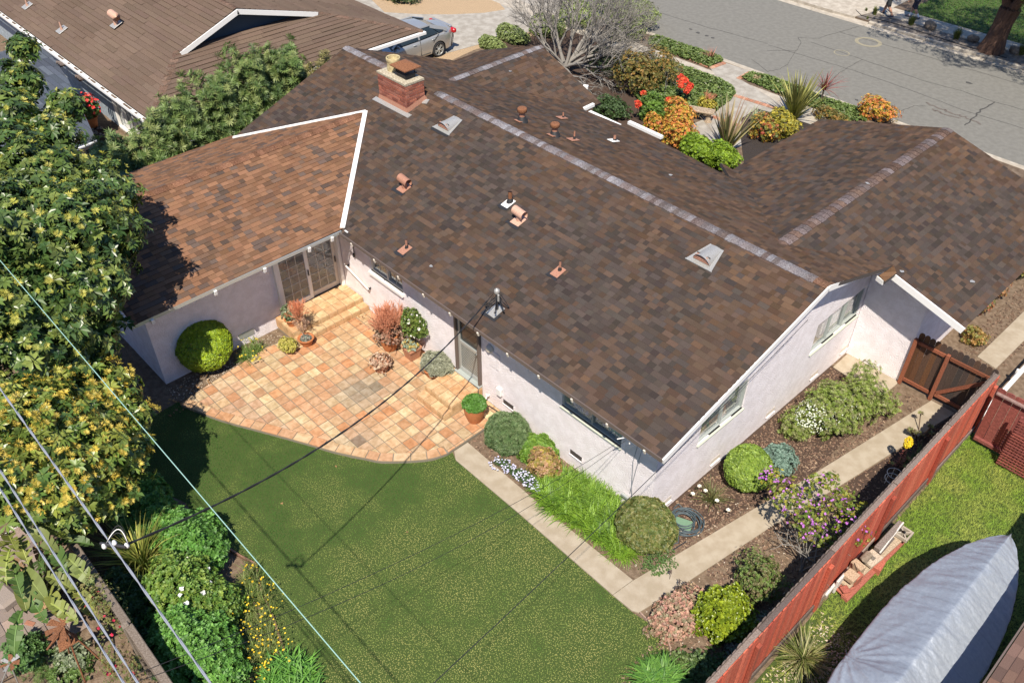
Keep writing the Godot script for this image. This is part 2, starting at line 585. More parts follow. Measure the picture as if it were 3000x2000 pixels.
func setting() -> void:
	poly_sheet("ground", [Vector2(-260, -260), Vector2(120, -260), Vector2(120, 120), Vector2(-260, 120)], -0.9, -0.16, M.earth)
	# yard soil on this side of the street
	poly_sheet("yard_soil", [Vector2(-70, -31.0), Vector2(40, -31.0), Vector2(40, 30), Vector2(-70, 30)], -0.15, 0.0, M.dirt)
	poly_sheet("mulch_bed", [Vector2(-6.5, -10.32), Vector2(-6.5, -17.9), Vector2(-5.0, -17.9), Vector2(-4.75, -14.2), Vector2(-4.804, -13.941), Vector2(-5.132, -12.826), Vector2(-5.7, -10.4)], -0.02, 0.006, M.mulch)
	poly_sheet("shaded_bed", [Vector2(-3.536, -13.002), Vector2(-4.097, -14.621), Vector2(-3.769, -16.343), Vector2(-3.412, -18.418), Vector2(-2.98, -18.4), Vector2(-2.98, -9.5)], -0.02, 0.005, M.mulch)
	poly_sheet("side_slab", [Vector2(-6.441, -18.633), Vector2(-5.0, -18.6), Vector2(-4.944, -18.512), Vector2(-4.971, -17.719), Vector2(-5.482, -17.761), Vector2(-6.422, -17.857)], -0.02, 0.02, M.path_concrete)
	# rear walk: from the patio to the corner, then along the side of the house to the gate
	poly_sheet("garden_path", [Vector2(-11.026, -8.600), Vector2(-11.015, -9.021), Vector2(-8.233, -8.956), Vector2(-5.778, -8.977), Vector2(-5.833, -8.412), Vector2(-8.706, -8.453), Vector2(-10.791, -8.450)], -0.04, 0.03, M.path_concrete)
	poly_sheet("side_path", [Vector2(-5.820, -8.407), Vector2(-5.762, -8.979), Vector2(-5.151, -12.231), Vector2(-4.809, -13.950), Vector2(-4.039, -18.538), Vector2(-3.427, -18.539), Vector2(-4.106, -14.636), Vector2(-4.601, -12.122), Vector2(-4.980, -9.729), Vector2(-5.199, -8.484), Vector2(-5.329, -8.418)], -0.04, 0.033, M.path_concrete)
	poly_sheet("front_side_path", [Vector2(-3.984, -21.056), Vector2(-3.967, -22.026), Vector2(-3.914, -25.328), Vector2(-3.231, -24.558), Vector2(-3.399, -22.631), Vector2(-3.436, -20.943)], -0.04, 0.03, M.path_concrete)
	# street with its two gutters and kerbs
	poly_sheet("street", [Vector2(-120, -41.0), Vector2(60, -41.0), Vector2(60, -32.75), Vector2(-120, -32.75)], -0.155, -0.125, M.asphalt)
	for e in [["kerb", -32.43, -32.27], ["gutter", -32.78, -32.43], ["far_kerb", -41.48, -41.32], ["far_gutter", -41.32, -40.9]]:
		var y := 0.0 if "kerb" in e[0] else -0.115
		var x := -120.0
		var b := MB.new()
		while x < 60:
			var w := 2.9
			if e[0] == "far_kerb" and x < -20.4 and x > -34:
				y = -0.1
			else:
				y = 0.0 if "kerb" in e[0] else -0.115
			b.bev(Vector3(x + w / 2, y - 0.15, (e[1] + e[2]) / 2), Vector3(w - 0.012, 0.3, e[2] - e[1]), 0.03)
			x += w
		struct(e[0], b, M.concrete)
	# pavement, this side
	var sb := MB.new()
	var x := -60.0
	while x < 30:
		sb.bev(Vector3(x + 0.75, -0.03, -30.45), Vector3(1.49, 0.08, 1.16), 0.012)
		x += 1.5
	struct("pavement", sb, M.concrete)
	poly_sheet("verge_soil", [Vector2(-70, -32.27), Vector2(40, -32.27), Vector2(40, -31.03), Vector2(-70, -31.03)], -0.15, -0.02, M.earth)
	# far side
	poly_sheet("far_ground", [Vector2(-120, -120), Vector2(60, -120), Vector2(60, -41.48), Vector2(-120, -41.48)], -0.15, -0.03, M.earth)
	var fb := MB.new()
	x = -20.0
	while x < 20:
		fb.bev(Vector3(x + 0.75, -0.02, -43.25), Vector3(1.49, 0.08, 1.25), 0.012)
		x += 1.5
	struct("far_pavement", fb, M.concrete)
	var vb := MB.new()
	vb.prism(PackedVector2Array([Vector2(-19.2, -42.6), Vector2(20, -42.6), Vector2(20, -41.49), Vector2(-19.2, -41.49)]), -0.05, -0.012)
	struct("far_verge", vb, mat("verge_grit", L(0.2, 0.18, 0.16), 1.0, M.earth.albedo_texture, 0.6))
	poly_sheet("far_driveway", [Vector2(-34, -70), Vector2(-18.6, -70), Vector2(-18.6, -43.9), Vector2(-19.3, -41.4), Vector2(-20.5, -41.33), Vector2(-34, -41.33)], -0.12, 0.006, M.concrete)
	# the neighbour's drive and gravel
	poly_sheet("driveway", [Vector2(-60, -31.0), Vector2(-28.2, -31.0), Vector2(-28.445, -29.200), Vector2(-28.943, -27.445), Vector2(-29.386, -24.151), Vector2(-30.135, -20.477), Vector2(-27.2, -18.0), Vector2(-60, -18.0)], -0.03, 0.004, M.drive_concrete)
	poly_sheet("drive_apron", [Vector2(-60, -32.5), Vector2(-27.6, -32.5), Vector2(-28.2, -30.9), Vector2(-60, -30.9)], -0.03, 0.014, M.drive_concrete)
	poly_sheet("gravel_bed", [Vector2(-38.209, -25.777), Vector2(-35.383, -24.902), Vector2(-34.011, -25.989), Vector2(-32.901, -27.141), Vector2(-31.977, -28.459), Vector2(-31.612, -29.509), Vector2(-33.824, -30.502)], -0.03, 0.008, M.gravel)
	poly_sheet("gravel_strip", [Vector2(-29.983, -20.306), Vector2(-29.358, -24.127), Vector2(-28.914, -27.418), Vector2(-28.384, -29.139), Vector2(-28.009, -28.672), Vector2(-28.672, -26.830), Vector2(-28.859, -24.989), Vector2(-28.569, -22.833)], -0.03, 0.008, M.gravel)
	# front walk with its brick bands
	poly_sheet("front_walk", [Vector2(-19.236, -30.376), Vector2(-20.405, -31.224), Vector2(-20.297, -32.143), Vector2(-18.956, -32.224), Vector2(-18.784, -31.181), Vector2(-15.456, -30.163), Vector2(-13.687, -29.511), Vector2(-16.413, -27.825), Vector2(-15.093, -26.646), Vector2(-16.019, -24.555), Vector2(-17.601, -26.284), Vector2(-17.590, -27.663), Vector2(-17.953, -29.439)], -0.03, 0.012, M.drive_concrete)
	# painted circles, stains and cracks on the street
	var ring := func(c: Vector3, r0: float, r1: float, w: float) -> MB:
		var b := MB.new()
		for k in 28:
			var a := TAU * k / 28
			var d := TAU * (k + 1) / 28
			b.face([c + Vector3(cos(a) * r0, 0, sin(a) * r1), c + Vector3(cos(d) * r0, 0, sin(d) * r1), c + Vector3(cos(d) * (r0 - w), 0, sin(d) * (r1 - w)), c + Vector3(cos(a) * (r0 - w), 0, sin(a) * (r1 - w))], Vector3.UP, Color.WHITE)
		return b
	mat("faded_paint", L(0.3, 0.27, 0.19), 0.95, tex(41, 0.05, L(0.7, 0.7, 0.7), L(1, 1, 1)), 1.0)
	struct("painted_ring", ring.call(Vector3(-17.308, -0.120, -39.245), 0.62, 0.58, 0.17), M.faded_paint)
	struct("painted_ring", ring.call(Vector3(-17.482, -0.120, -37.190), 0.36, 0.34, 0.05), M.faded_paint)
	var cr := MB.new()
	for e in [[Vector3(-19.827, -0.120, -37.309), Vector3(-19.372, -0.120, -37.701), Vector3(-19.094, -0.120, -38.000), Vector3(-19.030, -0.120, -38.657), Vector3(-18.893, -0.120, -39.202), Vector3(-18.756, -0.120, -39.953), Vector3(-18.617, -0.120, -40.715)],
		[Vector3(-19.827, -0.120, -37.309), Vector3(-19.396, -0.120, -36.905), Vector3(-19.018, -0.120, -35.814), Vector3(-18.454, -0.120, -34.282), Vector3(-18.387, -0.120, -33.583), Vector3(-18.612, -0.120, -33.003), Vector3(-19.892, -0.120, -33.613)],
		[Vector3(-19.916, -0.120, -34.942), Vector3(-19.531, -0.120, -35.410), Vector3(-19.049, -0.120, -35.818)], [Vector3(-16.080, -0.120, -33.839), Vector3(-16.389, -0.120, -34.971), Vector3(-16.429, -0.120, -35.940), Vector3(-16.462, -0.120, -37.208)],
		[Vector3(-19.121, -0.120, -37.296), Vector3(-17.850, -0.120, -37.252), Vector3(-16.462, -0.120, -37.208), Vector3(-15.067, -0.120, -37.146), Vector3(-13.670, -0.120, -37.068), Vector3(-11.853, -0.120, -37.273), Vector3(-10.523, -0.120, -37.262), Vector3(-9.410, -0.120, -37.359)],
		[Vector3(-20.316, -0.120, -35.537), Vector3(-18.124, -0.120, -35.690), Vector3(-16.052, -0.120, -35.835), Vector3(-13.513, -0.120, -35.804), Vector3(-11.068, -0.120, -35.583), Vector3(-8.738, -0.120, -35.725)],
		[Vector3(-18.930, -0.120, -39.362), Vector3(-17.015, -0.120, -39.463), Vector3(-14.963, -0.120, -39.623), Vector3(-12.480, -0.120, -39.669), Vector3(-10.402, -0.120, -39.771)],
		[Vector3(-12.818, -0.120, -32.858), Vector3(-12.718, -0.120, -33.815), Vector3(-12.609, -0.120, -34.510), Vector3(-12.283, -0.120, -34.787)], [Vector3(-26.685, -0.120, -35.021), Vector3(-23.511, -0.120, -35.246), Vector3(-20.390, -0.120, -35.646)]]:
		ribbon(cr, e, 0.02, 0.02)
	ribbon(cr, [Vector3(-10.434, -0.120, -34.312), Vector3(-10.460, -0.120, -35.036), Vector3(-10.588, -0.120, -36.098), Vector3(-10.523, -0.120, -37.262)], 0.07, 0.03)
	struct("road_crack", cr, M.tar)
	var st := MB.new()
	for p in [Vector3(-23.409, -0.120, -34.346), Vector3(-22.897, -0.120, -34.342), Vector3(-22.551, -0.120, -34.342), Vector3(-23.909, -0.120, -34.452), Vector3(-12.085, -0.120, -38.284), Vector3(-13.986, -0.120, -33.254), Vector3(-14.483, -0.120, -33.269)]:
		var q := PackedVector3Array()
		var r := rf(0.06, 0.12)
		for k in 9:
			q.append(p + Vector3(cos(TAU * k / 9) * r * rf(0.8, 1.7), 0.003, -sin(TAU * k / 9) * r * rf(0.7, 1.2)))
		st.fan(q)
	struct("oil_stain", st, M.tar)
	mat("skid", L(0.13, 0.11, 0.095), 0.95)
	var sk := MB.new()
	ribbon(sk, [Vector3(-12.505, -0.120, -35.137), Vector3(-11.904, -0.120, -35.048), Vector3(-11.256, -0.120, -35.025), Vector3(-10.570, -0.120, -34.988), Vector3(-10.038, -0.120, -34.872)], 0.09, 0.07)
	ribbon(sk, [Vector3(-12.015, -0.120, -34.713), Vector3(-11.367, -0.120, -34.693), Vector3(-10.857, -0.120, -34.749)], 0.09, 0.06)
	struct("skid_mark", sk, M.skid)

func ribbon(b: MB, p: Array, w: float, jit: float) -> void:
	var fineline := []
	for k in p.size() - 1:
		for s in 5:
			fineline.append(p[k].lerp(p[k + 1], s / 5.0) + Vector3(rf(-jit, jit), 0.002, rf(-jit, jit)) * 1.4)
	fineline.append(p[p.size() - 1])
	for k in fineline.size() - 1:
		var d: Vector3 = (fineline[k + 1] - fineline[k]).normalized()
		var s := d.cross(Vector3.UP) * w * 0.5 * rf(0.7, 1.2)
		b.face([fineline[k] + s, fineline[k + 1] + s, fineline[k + 1] - s, fineline[k] - s], Vector3.UP)

# a lawn: a sheet of soil and thatch below, and grass blades over it
func lawn(called: String, poly: PackedVector2Array, spacing: float, len: float, pal: Callable, y := 0.009, wid := 0.006, keep := 1.0) -> void:
	var b := MB.new()
	b.prism(poly, -0.05, y)
	struct(called + "_soil", b, M.thatch)
	var tuft := blade_tuft(7, len, wid, 1.2, 0.6, 2)
	var ta := tuft.surface_get_arrays(0)
	for k in ta[Mesh.ARRAY_NORMAL].size():
		ta[Mesh.ARRAY_NORMAL][k] = (ta[Mesh.ARRAY_NORMAL][k] * 0.35 + Vector3.UP).normalized()
	tuft = ArrayMesh.new()
	tuft.add_surface_from_arrays(Mesh.PRIMITIVE_TRIANGLES, ta)
	var lo := poly[0]
	var hi := poly[0]
	for p in poly:
		lo = lo.min(p)
		hi = hi.max(p)
	var xf := []
	var cols := PackedColorArray()
	var x := lo.x
	while x < hi.x:
		var z := lo.y
		while z < hi.y:
			var p := Vector2(x + rf(-0.6, 0.6) * spacing, z + rf(-0.6, 0.6) * spacing)
			if inside(p, poly):
				var e: Array = pal.call(p)
				if rng.randf() < e[1] * keep:
					xf.append(Transform3D(Basis(Vector3.UP, rf(0, TAU)).scaled(Vector3(1, e[2] * rf(0.7, 1.2), 1) * rf(0.85, 1.2)), Vector3(p.x, y, p.y)))
					cols.append(e[0])
			z += spacing
		x += spacing
	tag(many(self, called, tuft, M.leaf, xf, cols), called.replace("_", " ") + " of short blades", "")

func lawns() -> void:
	mat("thatch", L(0.066, 0.105, 0.018), 1.0, tex(42, 0.08, L(0.4, 0.4, 0.35), L(1, 1, 1)), 1.0)
	var poly := PackedVector2Array([Vector2(-17.032, -3.707), Vector2(-17.082, -4.629), Vector2(-16.919, -4.604), Vector2(-16.122, -4.894), Vector2(-14.927, -5.569), Vector2(-14.116, -5.982), Vector2(-13.393, -6.311), Vector2(-12.524, -6.706), Vector2(-11.940, -7.129), Vector2(-11.528, -7.616), Vector2(-11.208, -8.180), Vector2(-11.075, -8.574), Vector2(-10.778, -8.449), Vector2(-8.711, -8.448), Vector2(-5.840, -8.404), Vector2(-5.290, -8.406), Vector2(-4.962, -8.452), Vector2(-4.617, -8.453), Vector2(-4.403, -8.391), Vector2(-4.236, -8.266), Vector2(-4.151, -8.094), Vector2(-4.167, -7.819), Vector2(-4.224, -7.284), Vector2(-3.870, -6.994), Vector2(-8.063, -2.547), Vector2(-9.252, -2.845), Vector2(-9.793, -3.012), Vector2(-10.208, -3.132), Vector2(-10.653, -3.202), Vector2(-11.472, -3.513), Vector2(-11.904, -3.372), Vector2(-12.462, -3.248), Vector2(-13.015, -3.161), Vector2(-14.006, -3.213), Vector2(-14.666, -2.967), Vector2(-15.539, -2.649), Vector2(-16.599, -3.005)])
	var f := FastNoiseLite.new()
	f.seed = 11
	f.frequency = 0.55
	f.fractal_octaves = 4
	var green := L(0.04, 0.13, 0.014)
	var mid := L(0.15, 0.24, 0.042)
	var straw := L(0.4, 0.37, 0.12)
	lawn("rear_lawn", poly, 0.033, 0.026, func(p: Vector2) -> Array:
		var w := f.get_noise_2d(p.x, p.y) + 0.5 * f.get_noise_2d(p.x * 4.0 + 70, p.y * 4.0)
		# the far side by the patio is watered best
		var dry := clampf((p.x + 12.5) * 0.11 + 0.22, 0.0, 0.62) + w * 0.75
		var c := green.lerp(mid, clampf(dry * 1.8, 0, 1))
		c = c.lerp(straw, clampf((dry - 0.2) * 1.1 + rf(-0.2, 0.2), 0, 0.85))
		var k := rf(0.75, 1.3)
		return [Color(c.r * k, c.g * k, c.b * k), 0.75, clampf(0.8 - dry * 0.5, 0.35, 0.9)])
	var poly2 := PackedVector2Array([Vector2(-2.951, -18.202), Vector2(-2.526, -18.336), Vector2(-1.612, -18.284), Vector2(-0.3, -17.2), Vector2(2.5, -17.0), Vector2(2.5, -4), Vector2(-2.7, -4), Vector2(-2.78, -11), Vector2(-2.78, -16)])
	lawn("neighbour_lawn", poly2, 0.05, 0.1, func(p: Vector2) -> Array:
		var w := f.get_noise_2d(p.x * 1.4, p.y * 1.4)
		var bare := clampf((p.y + 12.1) * 0.55, 0, 1) * clampf((-0.6 - p.x) * 1.0, 0, 1)
		var c := L(0.2, 0.32, 0.035).lerp(L(0.33, 0.38, 0.075), clampf(w * 1.5 + 0.4, 0, 1))
		var k := rf(0.7, 1.3)
		return [Color(c.r * k, c.g * k, c.b * k), clampf(1.0 - bare * 0.86 + w * 0.3 * bare, 0.06, 1), 1.0 - bare * 0.55])

# ---------- the house ----------
var house: Node3D

# a wall with openings; s runs along u from o, seen from outside with the outward side out
func wall(b: MB, o: Vector3, u: Vector3, length: float, out: Vector3, top: Callable, holes: Array, breaks := [], thick := 0.15) -> void:
	var edges := [0.0, length]
	for h in holes:
		edges.append(h[0])
		edges.append(h[1])
	edges.append_array(breaks)
	edges.sort()
	var inn := -out * thick
	for k in edges.size() - 1:
		var s0: float = edges[k]
		var s1: float = edges[k + 1]
		if s1 - s0 < 0.001:
			continue
		var spans := [[0.0, 0.0, top.call(s0), top.call(s1)]]
		for h in holes:
			if h[0] <= s0 + 0.001 and h[1] >= s1 - 0.001:
				spans = [[0.0, 0.0, h[2], h[2]], [h[3], h[3], top.call(s0), top.call(s1)]]
		for e in spans:
			var p := [o + u * s0 + Vector3.UP * e[0], o + u * s1 + Vector3.UP * e[1], o + u * s1 + Vector3.UP * e[3], o + u * s0 + Vector3.UP * e[2]]
			b.face(p.duplicate(), out)
			b.face([p[0] + inn, p[1] + inn, p[2] + inn, p[3] + inn], -out)
			b.face([p[3], p[2], p[2] + inn, p[3] + inn], Vector3.UP)
	for h in holes:
		var q := [o + u * h[0] + Vector3.UP * h[2], o + u * h[1] + Vector3.UP * h[2], o + u * h[1] + Vector3.UP * h[3], o + u * h[0] + Vector3.UP * h[3]]
		b.face([q[0], q[1], q[1] + inn, q[0] + inn], Vector3.UP)
		b.face([q[3], q[2], q[2] + inn, q[3] + inn], Vector3.DOWN)
		b.face([q[0], q[3], q[3] + inn, q[0] + inn], u)
		b.face([q[1], q[2], q[2] + inn, q[1] + inn], -u)

# a window set in an opening: frame, sill, panes; s along u
func window(parent: Node3D, o: Vector3, u: Vector3, out: Vector3, w: float, h: float, panes: int, fm: Material, fw := 0.05, muntin := [0, 0], sm: Material = null) -> MeshInstance3D:
	var up := Vector3.UP
	var b := MB.new()
	var bas := Basis(u, up, u.cross(up))
	var back := -out * 0.07
	for e in [[w / 2, fw / 2, w, fw], [w / 2, h - fw / 2, w, fw], [fw / 2, h / 2, fw, h - 2 * fw], [w - fw / 2, h / 2, fw, h - 2 * fw]]:
		b.bev(o + u * e[0] + up * e[1] + back, Vector3(e[2], e[3], 0.08), 0.006, bas)
	for k in range(1, panes):
		b.bev(o + u * (w * k / panes) + up * (h / 2) + back, Vector3(fw, h - 2 * fw, 0.07), 0.006, bas)
	var f := part(parent, "window", b, fm)
	for k in panes:
		var g := MB.new()
		g.bx(o + u * (w * (k + 0.5) / panes) + up * (h / 2) + back * (1.0 if k == 0 else 1.35), Vector3(w / panes - fw, h - 2 * fw, 0.006), bas)
		part(f, "pane", g, M.glass)
		for e in range(1, muntin[0] + 1):
			var mb := MB.new()
			mb.bev(o + u * (w / panes * (k + float(e) / (muntin[0] + 1))) + up * (h / 2) + back, Vector3(0.014, h - 2 * fw, 0.025), 0.003, bas)
			part(f, "muntin", mb, M.cream_paint)
		for e in range(1, muntin[1] + 1):
			var mb := MB.new()
			mb.bev(o + u * (w / panes * (k + 0.5)) + up * (h * e / (muntin[1] + 1.0)) + back, Vector3(w / panes - fw, 0.014, 0.026), 0.003, bas)
			part(f, "muntin", mb, M.cream_paint)
	var s := MB.new()
	var thick := 0.11 if sm == M.white_paint else 0.045
	s.bev(o + u * (w / 2) + up * (-thick / 2 - 0.004) + out * 0.01, Vector3(w + 0.06, thick, 0.13 if thick > 0.1 else 0.07), 0.01, bas)
	part(f, "sill", s, sm)
	return f

func house_walls() -> void:
	house = thing("house", "white stucco bungalow with a brown shingle roof, brick chimney and tiled patio", "house", Vector3(-15, 0, -15))
	var b := MB.new()
	var flat := func(_s): return 2.72
	# the rear wall over the patio
	wall(b, Vector3(-17.9, 0, -10.32), Vector3.RIGHT, 11.4, Vector3.BACK, flat, [[1.5, 2.92, 1.64, 2.42], [5.12, 5.93, 0.43, 2.45], [8.68, 10.43, 1.70, 2.55]])
	part(house, "rear_wall", b, M.stucco)
	b = MB.new()
	wall(b, Vector3(-17.9, 0, -4.7), Vector3.FORWARD, 5.62, Vector3.RIGHT, flat, [[3.52, 5.6, 0.36, 2.4]])
	part(house, "wing_wall", b, M.stucco)
	b = MB.new()
	wall(b, Vector3(-23.0, 0, -4.7), Vector3.RIGHT, 5.1, Vector3.BACK, func(s): return 2.85 + (s * 0.29 if s < 2.57 else (5.1 - s) * 0.27 + 0.06), [], [2.57])
	part(house, "wing_gable_wall", b, M.stucco)
	b = MB.new()
	wall(b, Vector3(-6.5, 0, -10.32), Vector3.FORWARD, 9.0, Vector3.RIGHT, func(s): return minf(2.97 + s * 0.2654, 4.2 - (s - 4.83) * 0.29) - 0.06, [[1.45, 3.12, 1.47, 2.42], [5.95, 8.2, 1.38, 2.3]], [4.83])
	part(house, "gable_wall", b, M.stucco)
	b = MB.new()
	wall(b, Vector3(-6.49, 0, -18.63), Vector3.RIGHT, 1.51, Vector3.BACK, func(s): return 3.46 - s * 0.28, [])
	wall(b, Vector3(-4.98, 0, -18.63), Vector3.FORWARD, 5.5, Vector3.RIGHT, func(_s): return 3.05, [])
	part(house, "garage_wall", b, M.stucco)
	b = MB.new()
	wall(b, Vector3(-23.0, 0, -4.7), Vector3.FORWARD, 14.0, Vector3.LEFT, flat, [])
	wall(b, Vector3(-23.0, 0, -18.7), Vector3.RIGHT, 12.0, Vector3.FORWARD, flat, [])
	wall(b, Vector3(-23.0, 0, -18.7), Vector3.FORWARD, 1.4, Vector3.LEFT, flat, [])
	wall(b, Vector3(-23.0, 0, -20.1), Vector3.RIGHT, 5.0, Vector3.FORWARD, func(s): return 2.75 + minf(s, 5.0 - s) * 0.33, [], [2.5])
	wall(b, Vector3(-18.0, 0, -20.1), Vector3.BACK, 1.4, Vector3.RIGHT, flat, [])
	wall(b, Vector3(-11.0, 0, -18.7), Vector3.FORWARD, 5.4, Vector3.LEFT, flat, [])
	wall(b, Vector3(-11.0, 0, -24.1), Vector3.RIGHT, 6.02, Vector3.FORWARD, func(s): return 2.9 + minf(s, 6.02 - s) * 0.28, [], [3.01])
	part(house, "front_wall", b, M.stucco)
	# inside: floor, ceiling and a few dark shapes seen through the glass
	b = MB.new()
	b.bx(Vector3(-14.75, 0.36, -14.5), Vector3(16.2, 0.12, 8.1))
	b.bx(Vector3(-20.45, 0.36, -7.6), Vector3(4.8, 0.12, 5.5))
	part(house, "floor", b, M.floor_wood)
	b = MB.new()
	b.bx(Vector3(-14.75, 2.66, -14.5), Vector3(16.2, 0.05, 8.1))
	b.bx(Vector3(-20.45, 2.66, -7.6), Vector3(4.8, 0.05, 5.5))
	part(house, "ceiling", b, M.room)
	b = MB.new()
	for e in [[-14.2, -12.4, 0.08, 4.0], [-10.0, -12.4, 0.08, 4.0]]:
		b.bx(Vector3(e[0], 1.5, e[1]), Vector3(e[2], 2.2, e[3]))
	b.bx(Vector3(-14.75, 1.5, -14.4), Vector3(16, 2.2, 0.08))
	b.bx(Vector3(-22.8, 1.5, -8.5), Vector3(0.06, 2.2, 7.0))
	part(house, "inner_wall", b, M.room)
	b = MB.new()
	b.bev(Vector3(-19.7, 1.13, -8.9), Vector3(0.95, 0.05, 1.5), 0.02)
	for e in [[-0.4, -0.6], [0.4, -0.6], [-0.4, 0.6], [0.4, 0.6]]:
		b.bx(Vector3(-19.7 + e[0], 0.77, -8.9 + e[1]), Vector3(0.06, 0.7, 0.06))
	b.bev(Vector3(-19.0, 0.88, -8.4), Vector3(0.42, 0.06, 0.42), 0.02)
	b.bev(Vector3(-18.8, 1.15, -8.4), Vector3(0.05, 0.6, 0.42), 0.02)
	b.bev(Vector3(-19.0, 0.65, -9.4), Vector3(0.42, 0.5, 0.42), 0.02)
	part(house, "dining_table", b, M.bronze_frame)
	# windows
	window(house, Vector3(-16.4, 1.64, -10.32), Vector3.RIGHT, Vector3.BACK, 1.42, 0.78, 2, M.cream_paint, 0.06, [1, 1], M.white_paint)
	window(house, Vector3(-9.22, 1.70, -10.32), Vector3.RIGHT, Vector3.BACK, 1.75, 0.85, 2, M.grey_paint, 0.04, [0, 0], M.pale_green)
	window(house, Vector3(-6.5, 1.47, -11.77), Vector3.FORWARD, Vector3.RIGHT, 1.67, 0.95, 2, M.grey_paint, 0.04, [0, 0], M.pale_green)
	window(house, Vector3(-6.5, 1.38, -16.27), Vector3.FORWARD, Vector3.RIGHT, 2.25, 0.92, 3, M.grey_paint, 0.04, [0, 0], M.pale_green)
	# curtains and blinds behind the bedroom panes
	b = MB.new()
	for e in [[-8.0, -7.5], [-9.15, -8.75]]:
		b = MB.new()
		var x: float = e[0]
		while x < e[1]:
			b.tube(PackedVector3Array([Vector3(x, 1.6, -10.58), Vector3(x + 0.01, 2.6, -10.58)]), 0.035, 0.03, 6)
			x += 0.07
		part(house, "curtain", b, M.curtain)
	b = MB.new()
	b.bx(Vector3(-6.74, 1.95, -13.0), Vector3(0.02, 0.5, 0.75))
	part(house, "roller_blind", b, M.curtain)
	b = MB.new()
	var y := 1.42
	while y < 2.3:
		b.bx(Vector3(-6.72, y, -17.5), Vector3(0.03, 0.004, 0.9), Basis(Vector3.BACK, 0.5))
		y += 0.03
	part(house, "blind", b, M.curtain)
	slider()
	back_door()

# the pair of glazed doors beside the steps
func slider() -> void:
	var z0 := -8.22
	var z1 := -10.3
	var x := -17.9
	var jamb := MB.new()
	jamb.bev(Vector3(x + 0.02, 1.4, z0 - 0.05), Vector3(0.16, 2.1, 0.1), 0.008)
	jamb.bev(Vector3(x + 0.02, 1.4, z1 + 0.05), Vector3(0.16, 2.1, 0.1), 0.008)
	jamb.bev(Vector3(x + 0.0, 2.36, (z0 + z1) / 2), Vector3(0.14, 0.08, 1.88), 0.008)
	var d := part(house, "sliding_door", jamb, M.white_paint)
	var sl := MB.new()
	sl.bev(Vector3(x + 0.03, 0.375, (z0 + z1) / 2), Vector3(0.2, 0.05, 1.88), 0.008)
	part(d, "threshold", sl, M.dark_metal)
	var w := 0.97
	for k in 2:
		var a := z0 - 0.1 - k * (w - 0.06)
		var px := x - 0.02 - 0.05 * k
		var f := MB.new()
		f.bev(Vector3(px, 1.37, a - 0.05), Vector3(0.045, 1.92, 0.1), 0.006)
		f.bev(Vector3(px, 1.37, a - w + 0.05), Vector3(0.045, 1.92, 0.1), 0.006)
		f.bev(Vector3(px, 0.48, a - w / 2), Vector3(0.044, 0.16, w - 0.2), 0.006)
		f.bev(Vector3(px, 2.28, a - w / 2), Vector3(0.044, 0.1, w - 0.2), 0.006)
		part(d, "door_frame", f, M.cream_paint if k else M.white_paint)
		var g := MB.new()
		g.bx(Vector3(px, 1.4, a - w / 2), Vector3(0.008, 1.68, w - 0.2))
		part(d, "door_pane", g, M.glass)
		for e in 2:
			var q := MB.new()
			q.bev(Vector3(px + 0.004, 1.4, a - 0.1 - (w - 0.2) * (e + 1) / 3.0), Vector3(0.022, 1.68, 0.016), 0.003)
			part(d, "muntin", q, M.cream_paint)
		for e in 5:
			var q := MB.new()
			q.bev(Vector3(px + 0.003, 0.56 + 1.68 * (e + 1) / 6.0, a - w / 2), Vector3(0.022, 0.016, w - 0.2), 0.003)
			part(d, "muntin", q, M.cream_paint)
		var h := MB.new()
		h.bev(Vector3(px + 0.04, 1.3, a - (w - 0.05)), Vector3(0.03, 0.2, 0.035), 0.01)
		part(d, "handle", h, M.black)

func back_door() -> void:
	var z := -10.32
	var b := MB.new()
	b.bev(Vector3(-12.81, 1.42, z + 0.03), Vector3(0.07, 2.0, 0.12), 0.008)
	b.bev(Vector3(-11.96, 1.42, z + 0.03), Vector3(0.07, 2.0, 0.12), 0.008)
	b.bev(Vector3(-12.385, 2.46, z + 0.03), Vector3(0.92, 0.08, 0.12), 0.008)
	var d := part(house, "back_door", b, M.bronze_frame)
	b = MB.new()
	b.bev(Vector3(-12.385, 0.43, z + 0.05), Vector3(0.95, 0.06, 0.18), 0.01)
	part(d, "door_sill", b, M.grey_paint)
	b = MB.new()
	for e in [[-12.385, 0.52, 0.78, 0.12], [-12.385, 1.42, 0.78, 0.1], [-12.385, 2.38, 0.78, 0.08]]:
		b.bev(Vector3(e[0], e[1], z + 0.0), Vector3(e[2], e[3], 0.04), 0.006)
	for e in [-12.74, -12.03]:
		b.bev(Vector3(e, 1.43, z + 0.002), Vector3(0.07, 1.95, 0.042), 0.006)
	part(d, "screen_frame", b, M.alu)
	b = MB.new()
	b.bx(Vector3(-12.385, 1.9, z - 0.02), Vector3(0.68, 0.86, 0.006))
	part(d, "door_pane", b, M.dark_glass)
	b = MB.new()
	b.bx(Vector3(-12.385, 0.97, z - 0.045), Vector3(0.68, 0.8, 0.02))
	part(d, "dark_panel", b, M.room_dark)
	# the pierced metal grille: a lattice of thin straps
	b = MB.new()
	for k in 15:
		b.bx(Vector3(-12.385, 0.6 + k * 0.055, z - 0.005), Vector3(0.66, 0.016, 0.006))
	for k in 15:
		b.bx(Vector3(-12.7 + k * 0.045, 0.98, z - 0.001), Vector3(0.012, 0.78, 0.005))
	part(d, "grille", b, M.alu)
	b = MB.new()
	b.tube(PackedVector3Array([Vector3(-12.06, 1.42, z + 0.02), Vector3(-12.06, 1.42, z + 0.08)]), 0.02, 0.03, 8)
	part(d, "handle", b, M.alu)

# ---------- roof ----------
func strip_hole(poly: PackedVector2Array, r: PackedVector2Array) -> Array:
	return Geometry2D.intersect_polygons(r, poly)

